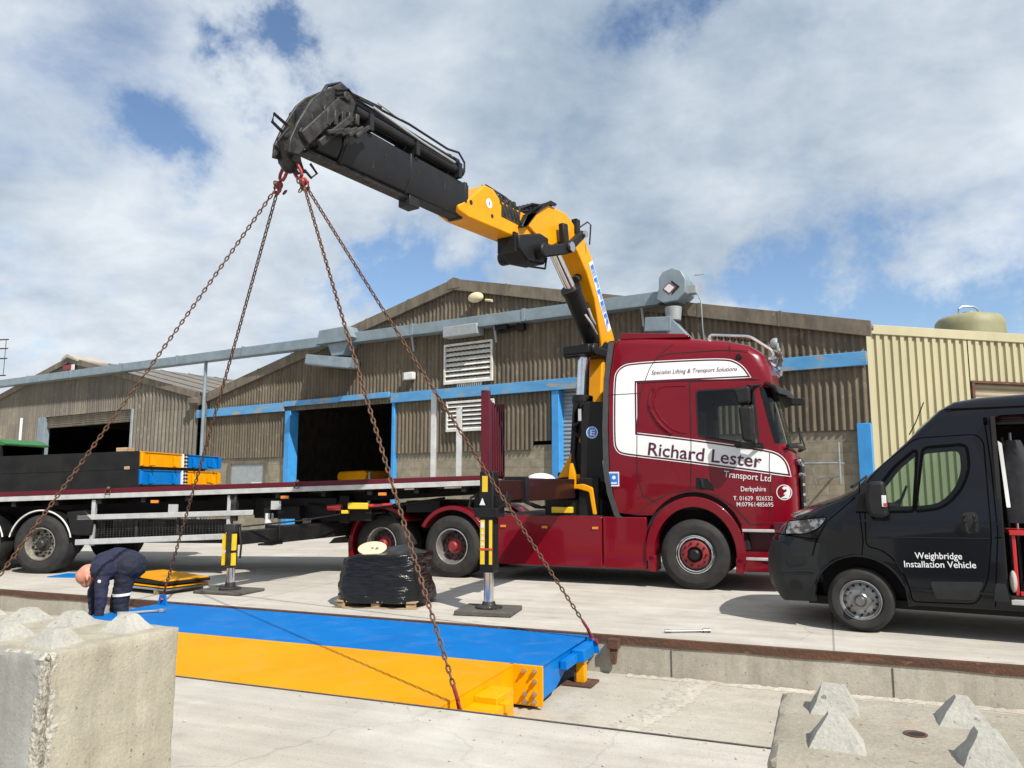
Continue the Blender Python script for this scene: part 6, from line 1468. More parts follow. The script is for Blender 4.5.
mb = MB(); mb.tube([(-0.02, 0.35, 1.57), (0.10, 0.7, 1.68), (0.08, 1.15, 1.70)], 0.013); mb.tube([(-0.08, 0.9, 1.56), (0.06, 1.3, 1.68), (0.05, 1.75, 1.68)], 0.013); mb.build('wiper', 'plastic', van)
# inside: seats, dash, wheel, bulkhead edge, cargo lining
mb = MB(); mb.box(-0.05, 0.42, 0.14, VW - 0.14, 0.9, 1.36); mb.box(0.0, 1.3, 0.1, VW - 0.1, 0.83, 0.86); mb.build('dashboard', 'plastic', van, bevel=0.04)
for y in (0.35, 1.25):
    mb = MB(); mb.box(0.75, 1.2, y, y + 0.48, 0.86, 1.08); mb.prism([(1.12, 1.05), (1.26, 1.05), (1.36, 1.62), (1.24, 1.66)], 'y', y, y + 0.48); mb.build('seat', 'fabric', van, bevel=0.05)
mb = MB(); mb.tube([(0.44 + 0.07 * math.sin(t), 1.5 + 0.19 * math.cos(t), 1.40 + 0.17 * math.sin(t)) for t in [i * math.pi / 9 for i in range(18)]], 0.015, 6, True); mb.tube([(0.36, 1.5, 1.34), (0.44, 1.5, 1.40)], 0.03); mb.build('steering_wheel', 'plastic', van)
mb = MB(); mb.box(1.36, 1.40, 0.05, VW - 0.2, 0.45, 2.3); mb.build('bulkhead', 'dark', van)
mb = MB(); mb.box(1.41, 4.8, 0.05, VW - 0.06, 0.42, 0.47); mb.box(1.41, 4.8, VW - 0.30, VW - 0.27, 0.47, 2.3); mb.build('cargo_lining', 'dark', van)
mb = MB(); mb.box(1.41, 2.62, -0.006, 0.06, 0.395, 0.445); mb.build('door_step', 'alu', van, bevel=0.008)
own = plate([rpoly([(1.415, 2.05), (1.45, 2.02), (1.475, 1.36), (1.44, 1.36)], .01)], -0.03, 0.01, vmap, VX, VZ); mesh_obj('pillar_strip', own, 'plainwhite', van)
own = plate([rpoly([(2.70, 2.28), (3.95, 2.28), (3.95, 0.45), (2.70, 0.45)], .1)], 0.09, 0.05, vmap, VX, VZ); mesh_obj('sliding_door', own, 'vanpaint', van, bevel=0.01)
# load inside the side door
shelf = thing('wire_shelf', 'grey wire shelf rack inside the open side door of the van', 'shelf', van.location, -28)
mb = MB()
for z in (1.38, 1.50, 1.62, 1.74):
    for y in (0.55, 1.5): mb.cyl((1.55, y, z), (2.6, y, z), 0.012, n=6)
for x in (1.56, 2.0, 2.58):
    for y in (0.55, 1.5): mb.cyl((x, y, 0.47), (x, y, 2.15), 0.015, n=6)
for i in range(12): mb.cyl((1.56 + i * 0.09, 0.55, 1.38), (1.56 + i * 0.09, 1.5, 1.38), 0.006, n=5)
mb.build('shelf_frame', 'steel', shelf)
chest = thing('tool_rack', 'red tool rack with black bins just inside the open van side door', 'tool rack', van.location, -28)
mb = MB()
for x in (1.46, 1.60, 2.2): mb.box(x, x + 0.035, 0.08, 0.12, 0.475, 1.12)
mb.box(1.44, 2.25, 0.06, 0.55, 1.08, 1.13); mb.box(1.5, 2.24, 0.07, 0.12, 0.475, 0.52); mb.build('rack_frame', 'toolred', chest, bevel=0.006)
for i in range(4):
    mb = MB(); mb.box(1.65, 2.18, 0.10, 0.5, 0.53 + i * 0.135, 0.64 + i * 0.135); b_ = mb.build('bin', 'plastic', chest, bevel=0.01)
    mb = MB()
    for k in range(4): mb.box(1.68 + k * 0.12, 1.77 + k * 0.12, 0.14, 0.3, 0.60 + i * 0.135, 0.655 + i * 0.135)
    mb.build('small_parts', ['alu', 'cream', 'galv', 'signyellow'][i], b_, bevel=0.01)
jk = MB(); pr = None
for i in range(10):
    t = i / 9; z = 2.05 - 0.85 * t; w = 0.07 + 0.09 * min(1, t * 2.5); rows = []
    for k in range(14):
        a = 2 * math.pi * k / 14; rows.append(jk.v(((1.55 + 0.06 * t + (w + 0.012 * math.sin(5 * a + t * 3)) * math.cos(a)), 0.20 + (0.09 + 0.015 * math.sin(4 * a)) * math.sin(a), z)))
    if pr: jk.skin_rings([pr, rows], False)
    pr = rows
jo = jk.build('hanging_jacket', 'fabric', None, sharp=60); place(jo, van.location, -28); tag(jo, 'dark jacket hanging just inside the open van side door', 'jacket')
kp = MB(); kp.ball((1.445, 0.06, 0.62), 0.035, 0.05, 0.11); ko = kp.build('cloth_roll', 'cover', None); place(ko, van.location, -28); tag(ko, 'small buff cloth roll tucked behind the van door pillar', 'cloth')

# ------------------------------------------------------------------ lifting chains
sling = thing('chain_sling', 'rusty four leg chain sling with red rings between crane tip and deck', 'chain sling', (0, 0, 0))
def oblong(mb, c, d, u, L, Wd, r, n=6):
    """one chain link centred at c, long axis d, flat in the plane of d and u"""
    c, d, u = Vector(c), Vector(d).normalized(), Vector(u).normalized(); hw = Wd / 2 - r; hl = L / 2 - Wd / 2; P = []
    for k in range(5): a = math.pi * k / 4; P.append(c + d * (hl + hw * math.sin(a)) + u * (hw * math.cos(a)))
    for k in range(5): a = math.pi * k / 4; P.append(c - d * (hl + hw * math.sin(a)) - u * (hw * math.cos(a)))
    nrm = d.cross(u); rg = []
    for i, p in enumerate(P):
        t = (P[(i + 1) % len(P)] - P[i - 1]).normalized(); b = t.cross(nrm)
        rg.append([mb.v(p + b * (r * math.cos(2 * math.pi * j / n)) + nrm * (r * math.sin(2 * math.pi * j / n))) for j in range(n)])
    mb.skin_rings(rg, False, True)
def chain(p0, p1, name, sag=0.03, pitch=0.052):
    p0, p1 = Vector(p0), Vector(p1); L = (p1 - p0).length; n = int(L / pitch); mb = MB(); rn = random.Random(int(L * 1000))
    def P(t): return p0.lerp(p1, t) - Vector((0, 0, 4 * sag * t * (1 - t)))
    tw = rn.random() * 3
    for i in range(n):
        a, b = P(i / n), P((i + 1) / n); d = (b - a).normalized(); s_ = d.cross(Vector((0.3, 1, 0.1))).normalized(); u = d.cross(s_)
        th = (i % 2) * math.pi / 2 + tw + i * 0.006; v = s_ * math.cos(th) + u * math.sin(th)
        oblong(mb, (a + b) / 2, d, v, pitch * 1.44, 0.045, 0.0080, 5)
    return mb.build(name, 'rust', sling, sharp=70)
HL, HR = Vector((-2.60, 8.24, 4.93)), Vector((-2.32, 8.15, 4.93))
TOPH = Vector((-2.47, 8.16, 5.20))
dl = R(-22)
def on_deck(x, y, z):
    c, s_ = math.cos(dl), math.sin(dl); return Vector((DK.x + x * c - y * s_, DK.y + x * s_ + y * c, DK.z + z))
ends = [on_deck(0.25, 0.12, 0.45), on_deck(0.12, 2.86, 0.45), on_deck(5.90, 0.08, 0.28), on_deck(6.10, 2.84, 0.34)]
for e, h in zip(ends, (HL, HL, HR, HR)):
    d = (h - e).normalized(); top = h - d * 0.10; bot = e + d * 0.22
    cl = chain(top, bot, 'chain_leg')
    mb = MB(); s_ = d.cross(Vector((1, 0.2, 0))).normalized()
    oblong(mb, e + d * 0.17, d, s_, 0.13, 0.06, 0.013); mb.tube([e + d * 0.12, e + d * 0.06 + s_ * 0.045, e + s_ * 0.055, e - d * 0.045 + s_ * 0.02, e - d * 0.045 - s_ * 0.03, e - s_ * 0.045], 0.017, 8); mb.tube([e + d * 0.11, e + d * 0.03 - s_ * 0.035], 0.008, 6)
    mb.build('chain_hook', 'redsteel', cl)
for h in (HL, HR):
    d = (TOPH - h).normalized(); s_ = Vector((0.8, -0.6, 0)).normalized(); s_ = (s_ - d * s_.dot(d)).normalized()
    mb = MB(); oblong(mb, h + d * 0.20, d, s_, 0.36, 0.14, 0.019, 8); ml = mb.build('ring_link', 'redsteel', sling)
    mb = MB()
    for k in (-1, 1):
        mb.tube([h + s_ * 0.04 * k, h - d * 0.07 + s_ * 0.06 * k, h - d * 0.12 + s_ * 0.03 * k, h - d * 0.1 + s_ * -0.01 * k], 0.017, 8)
    mb.ball(h - d * 0.02, 0.05, 0.05, 0.05, 8, 6); mb.build('shortening_clutch', 'redsteel', ml)
    # slack end of chain bunched below the clutch
    mb = MB(); rn = random.Random(4)
    for k in range(5):
        oblong(mb, h + Vector((rn.uniform(-.06, .06), rn.uniform(-.06, .06), -0.02 - 0.022 * k)), (rn.uniform(-.6, .6), rn.uniform(-.6, .6), 1), (1, rn.uniform(-.5, .5), 0.2), 0.075, 0.05, 0.009, 5)
    mb.build('slack_chain', 'rust', ml)

# ------------------------------------------------------------------ cast concrete blocks
def cast_block(name, label, loc, rot, seed, mat, chip, nx=4, nb=0.10, nh=0.08):
    t = thing(name, label, 'concrete block', loc, rot)
    rn = random.Random(seed); L, D, Hh, st = 1.6, 0.8, 0.8, 0.0267
    bm_ = bmesh.new(); bmesh.ops.create_cube(bm_, size=1)
    for v in bm_.verts: v.co = Vector(((v.co.x + 0.5) * L, (v.co.y + 0.5) * D, (v.co.z + 0.5) * Hh))
    for k, n in enumerate((int(L / st), int(D / st), int(Hh / st))):
        for i in range(1, n):
            co = [0, 0, 0]; no = [0, 0, 0]; co[k] = (L, D, Hh)[k] * i / n; no[k] = 1
            bmesh.ops.bisect_plane(bm_, geom=bm_.verts[:] + bm_.edges[:] + bm_.faces[:], dist=1e-5, plane_co=co, plane_no=no)
    c = Vector((L / 2, D / 2, Hh / 2))
    for v in bm_.verts:
        p = v.co.copy(); ex = [min(p[k], (L, D, Hh)[k] - p[k]) for k in range(3)]; on = sum(1 for e in ex if e < 1e-4)
        d = 0.004 * noise.noise(p * 9 + Vector((seed, 0, 0)))
        if on >= 2:
            d -= 0.012 + 0.016 * max(0, noise.noise(p * 6 + Vector((0, seed, 0))))
            if chip and p.x > L - 1e-3 and p.y < 1e-3: d -= 0.022 + 0.03 * abs(noise.noise(p * 7)) + 0.03 * abs(noise.noise(p * 30))
        if chip and min(D, p.y) < 0.09 and p.x > L - 0.09 and (p.x > L - 1e-3 or p.y < 1e-3): d += 0.016 * noise.noise(p * 33) - 0.004
        n_ = Vector([(-1 if p[k] < 1e-4 else 1 if (L, D, Hh)[k] - p[k] < 1e-4 else 0) for k in range(3)]).normalized()
        v.co = p + n_ * d
    if chip:
        bm_.normal_update()
        for f in bm_.faces:
            q = f.calc_center_median(); lim = 0.055 + 0.035 * noise.noise(Vector((0.3, 0.7, q.z * 9)))
            if q.x > L - lim * 1.3 and q.y < lim and q.z < Hh - 0.004 + 0.1: f.material_index = 1
            elif abs(q.y) < 0.03 and f.normal.y < -0.6: f.material_index = 2  # front face away from the sun gets the painted shade tint
            elif q.z > Hh - 0.02 and q.y < 0.03 + 0.03 * noise.noise(Vector((q.x * 7, 1, 2))): f.material_index = 1
    mesh_obj('block_body', bm_, [mat, 'aggregate', 'blockshade'], t, sharp=30)
    for i in range(nx):
        for j in range(2):
            cx, cy = 0.2 + 0.4 * i + rn.uniform(-.01, .01), 0.2 + 0.4 * j + rn.uniform(-.01, .01); mb = MB(); b, a, h = nb, 0.026 + rn.uniform(-.008, .012), nh + rn.uniform(-.008, .01); rows = []
            for k in range(7):
                u = k / 6; w = b + (a - b) * u; row = []
                for sx, sy in ((-1, -1), (-.33, -1), (.33, -1), (1, -1), (1, -.33), (1, .33), (1, 1), (.33, 1), (-.33, 1), (-1, 1), (-1, .33), (-1, -.33)):
                    q = Vector((cx + sx * w, cy + sy * w, Hh - 0.004 + h * u)); q += Vector((noise.noise(q * 22), noise.noise(q * 22 + Vector((5, 0, 0))), 0.7 * noise.noise(q * 22 + Vector((0, 7, 0))))) * 0.0045; row.append(mb.v(q))
                rows.append(row)
            mb.skin_rings(rows); mb.build('nib', 'nib', t, sharp=30)
    return t
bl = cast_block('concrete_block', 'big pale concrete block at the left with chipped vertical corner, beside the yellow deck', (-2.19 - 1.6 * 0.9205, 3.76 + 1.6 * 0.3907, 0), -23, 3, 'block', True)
br_ = cast_block('concrete_block', 'stained concrete block at the lower right with rusty lifting hole between its nibs', (0.75, 2.39, 0), -22, 8, 'blockrust', False, 4, 0.082, 0.092)
mb = MB(); mb.lathe([(0.034, 0.0), (0.036, 0.006), (0.027, 0.006), (0.024, 0.002)], (0.43, 0.40, 0.797), (0, 0, 1), 24, False); ey = mb.build('lifting_hole_rim', 'rustbar', br_)
mb = MB(); mb.cyl((0.43, 0.40, 0.797), (0.43, 0.40, 0.8), 0.026, n=20); mb.build('hole', 'dark', ey)
mb = MB(); mb.bar((-0.09, 0.02, 0.635), (0.02, 0.03, 0.63), 0.02, 0.012); mb.build('rebar_stub', 'rustbar', br_)

# ------------------------------------------------------------------ things standing on the yard
def crane_pt(x, y): a = R(TR); return Vector((1.41 + x * math.cos(a) - y * math.sin(a), 13.9 + x * math.sin(a) + y * math.cos(a), 0))
mb = MB(); mb.box(-0.36, 0.36, -0.31, 0.31, 0.002, 0.06); o = mb.build('ground_mat', 'mat', None, bevel=0.012); place(o, crane_pt(NX, NY), -14); tag(o, 'square grey ground mat under the yellow striped stabiliser beside the wrapped pallet', 'ground mat', 'ground mats under the stabilisers')
mb = MB(); mb.box(-0.42, 0.40, -0.30, 0.30, 0.002, 0.045); o = mb.build('ground_mat', 'mat', None, bevel=0.012); place(o, crane_pt(FX, FY), -20); tag(o, 'thin dark ground mat under the rear stabiliser leg near the bending man', 'ground mat', 'ground mats under the stabilisers')
# pallet, wrapped load, reel flange
PL = Vector((-1.70, 10.68, 0)); PR = -10
pal = thing('pallet', 'pale timber pallet under the black wrapped load', 'pallet', PL, PR); pal.scale = (0.94, 0.96, 0.75)
for y in (-0.48, -0.05, 0.38):
    mb = MB()
    for x in (-0.55, -0.05, 0.45): mb.box(x, x + 0.12, y, y + 0.1, 0.022, 0.09)
    mb.build('block', 'wood', pal, bevel=0.005)
    mb = MB(); mb.box(-0.58, 0.6, y - 0.005, y + 0.105, 0.002, 0.021); mb.build('skid', 'wood', pal, bevel=0.004)
for i in range(7):
    mb = MB(); mb.box(-0.58 + i * 0.173, -0.45 + i * 0.173, -0.5, 0.5, 0.101, 0.122); mb.build('slat', 'wood', pal, bevel=0.004)
mb = MB(); rows = []
NZ = 26
for k in range(NZ + 1):
    t = k / NZ; z = 0.07 + 0.615 * min(1, t * 1.25) ; shrink = 1 - max(0, t - 0.8) / 0.2; row = []
    for i in range(72):
        a = 2 * math.pi * i / 72; ca, sa = math.cos(a), math.sin(a); q = (abs(ca) ** 3.4 + abs(sa) ** 3.4) ** (-1 / 3.4)
        w, d = 0.62 - 0.06 * t, 0.5 - 0.04 * t
        if ca < 0: w -= 0.08 * max(0, t - 0.3)
        s_ = shrink ** 0.5 if shrink < 1 else 1
        x, y = w * q * ca * s_, d * q * sa * s_
        hump = 0.12 * math.exp(-((x - 0.22) ** 2 + y * y) / 0.05) + 0.03 * math.exp(-((x + 0.2) ** 2 + y * y) / 0.04)
        zz = z - 0.22 * max(0, -x - 0.18) * min(1, t * 1.4) + hump * max(0, t - 0.5) * 2
        nn = Vector((ca, sa, 0)); p = Vector((x, y, zz)); wr = 0.016 * noise.noise(Vector((a * 3, zz * 16 + x * 4, 1.0))) + 0.012 * noise.noise(Vector((a * 9 + zz * 8, zz * 30, 4.0))) + 0.035 * noise.noise(p * 3.5)
        row.append(mb.v(p + nn * wr + Vector((0, 0, 0.03 * noise.noise(p * 9) * max(0, t - 0.55)))))
    rows.append(row)
mb.skin_rings(rows); wl_ = mb.build('wrapped_load', 'wrap', None, sharp=28); place(wl_, PL, PR); tag(wl_, 'lumpy pallet load wrapped in shiny black film in front of the lorry wheels', 'wrapped load')
rl = thing('cable_reel', 'cream reel flange lying on top of the black wrapped load', 'reel', PL + Vector((-0.17, -0.18, 0.735)), PR); rl.rotation_euler = (R(22), R(4), R(PR))
mb = MB(); mb.lathe([(0.03, 0.0), (0.185, 0.0), (0.19, 0.006), (0.19, 0.016), (0.184, 0.02), (0.05, 0.02), (0.045, 0.012), (0.0, 0.012)], (0, 0, 0), (0, 0, 1), 40); mb.build('flange', 'cream', rl)
mb = MB(); mb.cyl((0, 0, 0.0125), (0, 0, 0.016), 0.022, n=16); mb.box(0.05, 0.09, -0.045, 0.02, 0.02, 0.022); mb.build('hub_hole', 'fascia', rl)
# steel cover plates
G2 = 'steel plates stacked beside the bending man'
def flatplate(x, y, z, l, w, th, rot, m, label, tx=0.0, ty=0.0, edge=None):
    mb = MB(); mb.box(-l / 2, l / 2, -w / 2, w / 2, 0, th)
    o = mb.build('cover_plate', m, None, bevel=0.004); o.location = (x, y, z); o.rotation_euler = (R(tx), R(ty), R(rot)); return tag(o, label, 'steel plate', G2)
flatplate(-5.32, 12.05, 0.205, 1.2, 0.72, 0.012, -34, 'deckyellow', 'yellow chequered steel plate on top of the pile behind the bending man', 0, 1.5)
flatplate(-5.30, 12.0, 0.150, 1.22, 0.74, 0.04, -33, 'blackdirt', 'black edged steel plate second from the top of the yellow pile')
flatplate(-5.32, 12.0, 0.105, 1.2, 0.74, 0.02, -31, 'paintyellow', 'yellow edged plate in the middle of the pile behind the man')
flatplate(-5.34, 12.02, 0.06, 1.18, 0.76, 0.03, -29, 'galv', 'grey plate at the bottom of the pile behind the man')
for i, (x, y) in enumerate(((-5.70, 12.15), (-5.0, 11.85))):
    mb = MB(); mb.box(-0.04, 0.04, -0.4, 0.4, 0.001, 0.058); o = mb.build('timber_bearer', 'wood', None, bevel=0.004); place(o, (x, y, 0), -30); tag(o, ('timber bearer under the left end of the steel plate pile', 'timber bearer under the right end of the steel plate pile')[i], 'timber')
flatplate(-7.35, 13.75, 0.004, 1.3, 0.5, 0.012, -8, 'paintblue', 'thin blue steel plate lying flat beside the trailer wheel')
# bar, spanner, pit bits
mb = MB(); mb.cyl((-0.22, 0, 0.02), (0.2, 0, 0.02), 0.012, n=10); mb.cyl((0.17, 0, 0.02), (0.25, 0, 0.02), 0.024, n=12); mb.cyl((-0.25, 0, 0.02), (-0.18, 0, 0.02), 0.018, n=10); mb.cyl((0.23, -0.03, 0.02), (0.23, 0.05, 0.02), 0.014, n=8)
o = mb.build('ratchet_bar', 'steelrod', None); place(o, (1.90, 8.60, 0), 4); tag(o, 'steel ratchet bar lying on the concrete near the pit edge', 'hand tool')
mb = MB(); mb.bar((-0.2, 0, 0.02), (0.17, 0, 0.02), 0.035, 0.022); mb.prism([(-0.30, -0.05), (-0.22, -0.055), (-0.17, -0.02), (-0.17, 0.02), (-0.22, 0.055), (-0.30, 0.05), (-0.27, 0.02), (-0.24, 0.0), (-0.27, -0.02)], 'z', 0.008, 0.034); mb.lathe([(0.05, 0), (0.05, 0.028), (0.03, 0.028), (0.03, 0), (0.05, 0)], (0.2, 0, 0.006), (0, 0, 1), 20, False)
o = mb.build('spanner', 'steel', None, bevel=0.003); p = on_deck(0.45, 2.25, 0.348); place(o, p, 28); tag(o, 'large steel spanner lying on the blue deck next to the man', 'hand tool')
sp = thing('support_post', 'short yellow bearing post standing on a plate under the blue deck end', 'support post', yard(-2.36, 7.68, PZ), -22)
mb = MB(); mb.box(-0.15, 0.15, -0.15, 0.15, 0.002, 0.022); mb.build('base_plate', 'rustbar', sp, bevel=0.003)
mb = MB(); mb.box(-0.05, 0.05, -0.05, 0.05, 0.0225, 0.205); mb.box(-0.06, 0.06, -0.06, 0.06, 0.2055, 0.222); mb.build('post', 'paintyellow', sp, bevel=0.005)
mb = MB(); mb.box(-0.052, -0.03, -0.054, 0.054, 0.03, 0.2); mb.build('rust_face', 'rustbar', sp)
mb = MB(); mb.box(-0.07, 0.05, -0.10, 0.0, -0.11, -0.012); mb.prism([(-0.05, -0.11), (0.03, -0.11), (0.01, -0.27), (-0.03, -0.27)], 'y', -0.08, -0.02)
o = mb.build('edge_bracket', 'rustbar', None, bevel=0.006); place(o, yard(-2.13, 8.20, 0), -22); tag(o, 'brown steel bracket hanging from the pit edge beside the blue deck corner', 'bracket')

# ------------------------------------------------------------------ green farm tractor behind the trailer
tr_ = thing('farm_tractor', 'green roofed farm tractor half hidden behind the loaded trailer', 'tractor', (-12.8, 18.2, 0), -12); tr_.scale = (0.83, 0.83, 0.83)
mb = MB(); mb.prism(rpoly([(-0.75, 3.0), (1.2, 3.0), (1.26, 3.06), (0.9, 3.20), (-0.6, 3.22), (-0.78, 3.1)], .04), 'y', -0.05, 1.5); mb.build('cab_roof', 'green', tr_, bevel=0.03)
mb = MB()
for x, y in ((-0.7, 0.0), (1.1, 0.0), (0.55, 0.0), (-0.7, 1.45), (1.1, 1.45)): mb.bar((x, y, 1.5), (x * 0.96, y, 3.0), 0.07, 0.08, (0, 1, 0))
mb.build('cab_pillars', 'black', tr_)
mb = MB(); mb.box(-0.68, 1.08, 0.02, 0.03, 1.5, 3.0); mb.box(-0.68, 1.08, 1.42, 1.43, 1.5, 3.0); mb.box(1.085, 1.095, 0.03, 1.42, 1.5, 3.0); mb.build('cab_glass', 'cabglass', tr_)
mb = MB(); mb.box(0.66, 0.95, -0.004, 0.015, 2.62, 2.85); mb.build('notice', 'slat', tr_)
mb = MB(); mb.cyl((-0.5, 0.1, 3.2), (-0.5, 0.1, 3.34), 0.08, 0.07, 16); mb.ball((-0.5, 0.1, 3.35), 0.07, 0.07, 0.06); mb.build('beacon', 'amber', tr_)
mb = MB(); mb.box(-0.8, -0.45, -0.3, -0.12, 2.4, 3.0); mb.build('mirror', 'plastic', tr_, bevel=0.04)
mb = MB(); mb.prism(rpoly([(-0.75, 1.0), (-0.75, 1.75), (-2.3, 1.6), (-2.5, 1.3), (-2.5, 1.0)], .08), 'y', 0.3, 1.15); mb.box(-0.75, 1.1, 0.02, 1.43, 0.9, 1.5); mb.build('bonnet', 'green', tr_, bevel=0.03)
for x, r_, y in ((0.65, 0.85, -0.25), (0.65, 0.85, 1.7), (-2.0, 0.55, -0.1), (-2.0, 0.55, 1.55)): wheel(tr_, x, y, r_, r_, 0.42, -1 if y < 0.5 else 1, 'signyellow', 'greasy', r_ * 0.55, 0.08, 8)
mb = MB(); mb.cyl((-0.9, 0.15, 1.7), (-0.9, 0.15, 3.1), 0.05); mb.build('exhaust', 'plastic', tr_)

# ------------------------------------------------------------------ the man
man = bpy.data.objects.new('tmp', None)
prims = []
def cap(a, b, ra, rb, mat):
    a, b = Vector(a), Vector(b); a.x = a.x * 0.74 + 0.03; b.x = b.x * 0.74 + 0.03; a.z *= 0.95; b.z *= 0.95; k = 1.14 if mat == 1 else 1.1 if ra > 0.06 else 1.0
    prims.append((a, b, ra * k, rb * k, mat))
def body():
    # x to the left is the way he faces; -y is towards the camera; floor of the pit is z = 0
    hip = Vector((0.20, 0.04, 1.00)); ch = Vector((-0.13, -0.04, 1.00)); nk = Vector((-0.29, -0.10, 0.95))
    cap(hip + Vector((0.02, -0.07, -0.02)), hip + Vector((0.02, 0.09, -0.02)), 0.155, 0.155, 2)
    cap(hip, Vector((0.03, 0.0, 1.055)), 0.165, 0.155, 1); cap(Vector((0.03, 0, 1.055)), ch, 0.155, 0.165, 1)
    cap(ch + Vector((0.03, -0.12, -0.03)), ch + Vector((-0.03, 0.14, 0.0)), 0.135, 0.135, 1); cap(ch, nk, 0.13, 0.075, 1); cap(nk, (-0.32, -0.14, 0.93), 0.062, 0.064, 0)
    # head tipped down and forward, crown towards the left
    cap((-0.35, -0.16, 0.92), (-0.40, -0.17, 0.885), 0.104, 0.098, 0); cap((-0.355, -0.17, 0.865), (-0.37, -0.175, 0.80), 0.082, 0.055, 0)
    cap((-0.44, -0.18, 0.81), (-0.46, -0.182, 0.795), 0.018, 0.015, 0); cap((-0.30, -0.272, 0.885), (-0.29, -0.276, 0.845), 0.020, 0.014, 0); cap((-0.30, -0.06, 0.885), (-0.29, -0.056, 0.845), 0.020, 0.014, 0)
    cap((-0.447, -0.21, 0.85), (-0.447, -0.145, 0.85), 0.018, 0.018, 0)
    for sh, elb, wr, sgn in (((-0.09, -0.215, 0.93), (-0.055, -0.265, 0.63), (-0.07, -0.27, 0.37), -1), ((-0.26, 0.12, 0.95), (-0.37, 0.05, 0.66), (-0.32, -0.02, 0.40), 1)):
        sh, elb, wr = Vector(sh), Vector(elb), Vector(wr)
        cap(sh, elb, 0.082, 0.062, 1); cap(elb, wr, 0.064, 0.045, 1); d = (wr - elb).normalized()
        cap(wr, wr + d * 0.05, 0.036, 0.036, 0); pm = wr + d * 0.07; cap(wr + d * 0.03, pm + d * 0.03, 0.036, 0.040, 0)
        for k in range(4):
            f0 = pm + d * 0.04 + Vector((-0.03 + 0.02 * k, 0.004 * k, 0)); ln = (0.036, 0.042, 0.039, 0.03)[k]
            cap(f0, f0 + d * ln, 0.0105, 0.0095, 0); cap(f0 + d * ln, f0 + d * (ln + 0.03) + Vector((-0.012, 0.012, 0)), 0.0095, 0.0085, 0)
        t0 = wr + d * 0.05 + Vector((-0.035, 0, 0)); cap(t0, t0 + d * 0.04 + Vector((-0.022, -0.01, 0)), 0.013, 0.011, 0); cap(t0 + d * 0.04 + Vector((-0.022, -0.01, 0)), t0 + d * 0.07 + Vector((-0.018, -0.012, 0)), 0.011, 0.009, 0)
    for hp, kn, an in (((0.19, -0.05, 0.95), (0.155, -0.06, 0.53), (0.22, -0.06, 0.11)), ((0.16, 0.14, 0.95), (0.0, 0.12, 0.54), (-0.02, 0.13, 0.11))):
        hp, kn, an = Vector(hp), Vector(kn), Vector(an)
        cap(hp, kn, 0.118, 0.083, 2); cap(kn, an, 0.083, 0.066, 2); cap(an + Vector((0.03, 0, -0.055)), an + Vector((-0.15, -0.02, -0.065)), 0.05, 0.042, 3)
body()
mb = MB()
for a, b, ra, rb, m in prims:
    d = b - a; n = 18
    ax = d.normalized() if d.length > 1e-6 else Vector((0, 0, 1)); rg = []
    for k in range(1, 6): t = R(-90 + 18 * k); rg.append(mb.ring(a + ax * (ra * math.sin(t)), ax, ra * math.cos(t), n))
    rg.append(mb.ring(a, ax, ra, n)); rg.append(mb.ring(b, ax, rb, n))
    for k in range(1, 6): t = R(18 * k); rg.append(mb.ring(b + ax * (rb * math.sin(t)), ax, rb * math.cos(t), n))
    mb.skin_rings(rg)
tmp = mb.build('tmp_body', 'navy')
rm = tmp.modifiers.new('r', 'REMESH'); rm.mode = 'VOXEL'; rm.voxel_size = 0.011
smm = tmp.modifiers.new('s', 'SMOOTH'); smm.iterations = 5; smm.factor = 0.5
me = bpy.data.meshes.new_from_object(tmp.evaluated_get(bpy.context.evaluated_depsgraph_get())); bpy.data.objects.remove(tmp)
me.materials.clear()
for m in ('skin', 'navy', 'navy2', 'black'): me.materials.append(M[m])
def pd(p, pr_):
    a, b, ra, rb, m = pr_; d = b - a; t = max(0, min(1, (p - a).dot(d) / max(d.length_squared, 1e-9))); return (p - a - d * t).length - (ra + (rb - ra) * t)
vm = {}
for v in me.vertices:   # folds in the cloth
    p = v.co; near = min(prims, key=lambda q: pd(p, q)); vm[v.index] = near[4]
    if near[4] in (1, 2):
        v.co = p + v.normal * (0.010 * noise.noise(Vector((p.x * 9, p.y * 9, p.z * 22))) + 0.006 * noise.noise(p * 28))
for f in me.polygons:
    f.material_index = vm[f.vertices[0]]; f.use_smooth = True
person = bpy.data.objects.new('person', me); COL.objects.link(person)
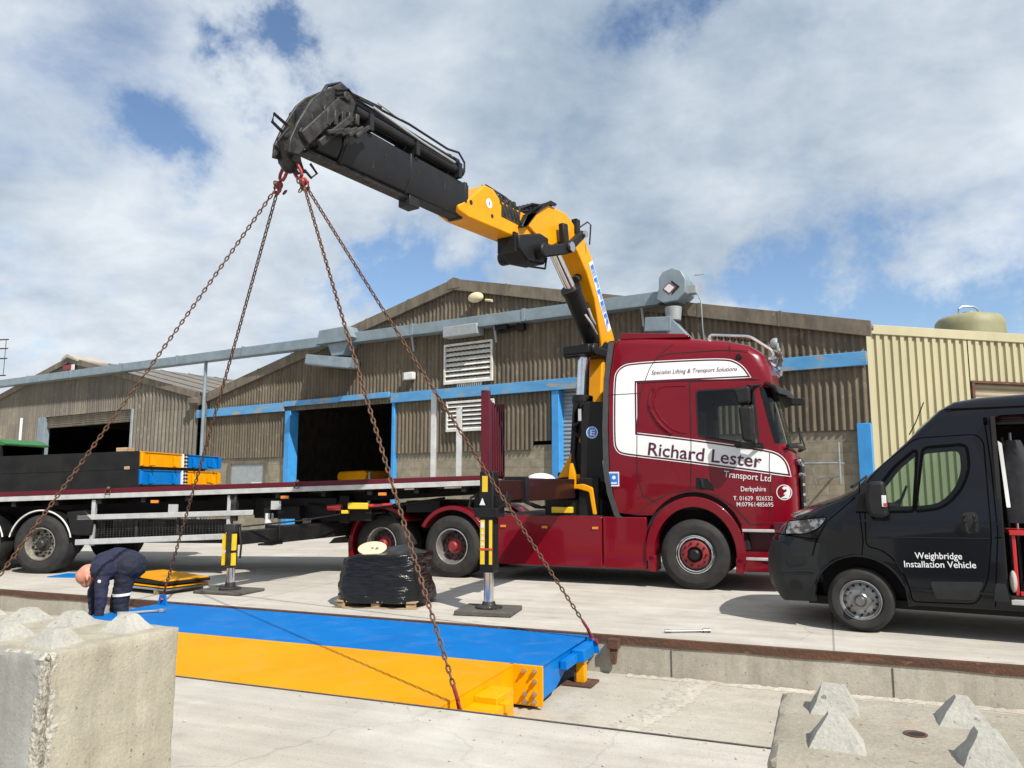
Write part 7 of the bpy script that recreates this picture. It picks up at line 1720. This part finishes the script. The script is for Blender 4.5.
person.location = (-5.07, 10.0, PZ); person.rotation_euler.z = R(4)
tag(person, 'bald man in navy workwear bending over with arms down in the pit', 'person')
def patch(name, c, r, sx, sy, sz, m):
    mb = MB(); mb.ball(c, sx, sy, sz, 12, 8); return mb.build(name, m, person)
patch('badge', (-0.025, -0.315, 0.79), 0, 0.021, 0.006, 0.021, 'plainwhite')
mb = MB(); mb.lathe([(0.112, 0), (0.112, 0.03), (0.108, 0.031)], (0.153, -0.058, 0.585), (-0.06, -0.02, 1), 20); mb.build('reflective_band', 'reflect', person)
mb = MB(); mb.lathe([(0.078, 0), (0.076, 0.02)], (0.185, -0.06, 0.36), (-0.1, 0, 1), 20); mb.build('reflective_band', 'reflect', person)

# loose grit and crumbs of concrete on the yard and the pit floor
mb = MB(); rn = random.Random(11)
def crumb(p, r):
    vs = [mb.v(p + Vector((r * rn.uniform(.6, 1.1) * a, r * rn.uniform(.6, 1.1) * b, r * rn.uniform(.5, .9) * c + r * 0.4))) for a, b, c in ((1, 0, 0), (0, 1, 0), (-1, 0, 0), (0, -1, 0), (0, 0, 1), (0, 0, -0.5))]
    for i in range(4):
        j = (i + 1) % 4; mb.f([vs[i], vs[j], vs[4]]); mb.f([vs[j], vs[i], vs[5]])
for k in range(900):
    t = rn.random()
    if t < 0.35: p = yard(rn.uniform(-2.2, 3.5), rn.uniform(5.25, 8.15), PZ + 0.002)
    elif t < 0.5: p = yard(rn.uniform(-9, 4), 8.3 + abs(rn.gauss(0, 0.25)), 0.002)
    elif t < 0.65: p = yard(rn.uniform(-4, 2), 5.12 - abs(rn.gauss(0, 0.3)), 0.002)
    else: p = yard(rn.uniform(-10, 5), rn.uniform(2.0, 12.0), 0.002); 
    if t >= 0.65 and PY0 - 0.05 < p.x * YS + p.y * YC < PY1 + 0.05: continue
    crumb(p, 0.003 + 0.011 * rn.random() ** 3)
o = mb.build('loose_grit', 'pit', None, smooth=False); o['kind'] = 'stuff'; o['label'] = 'loose grit scattered over the concrete'
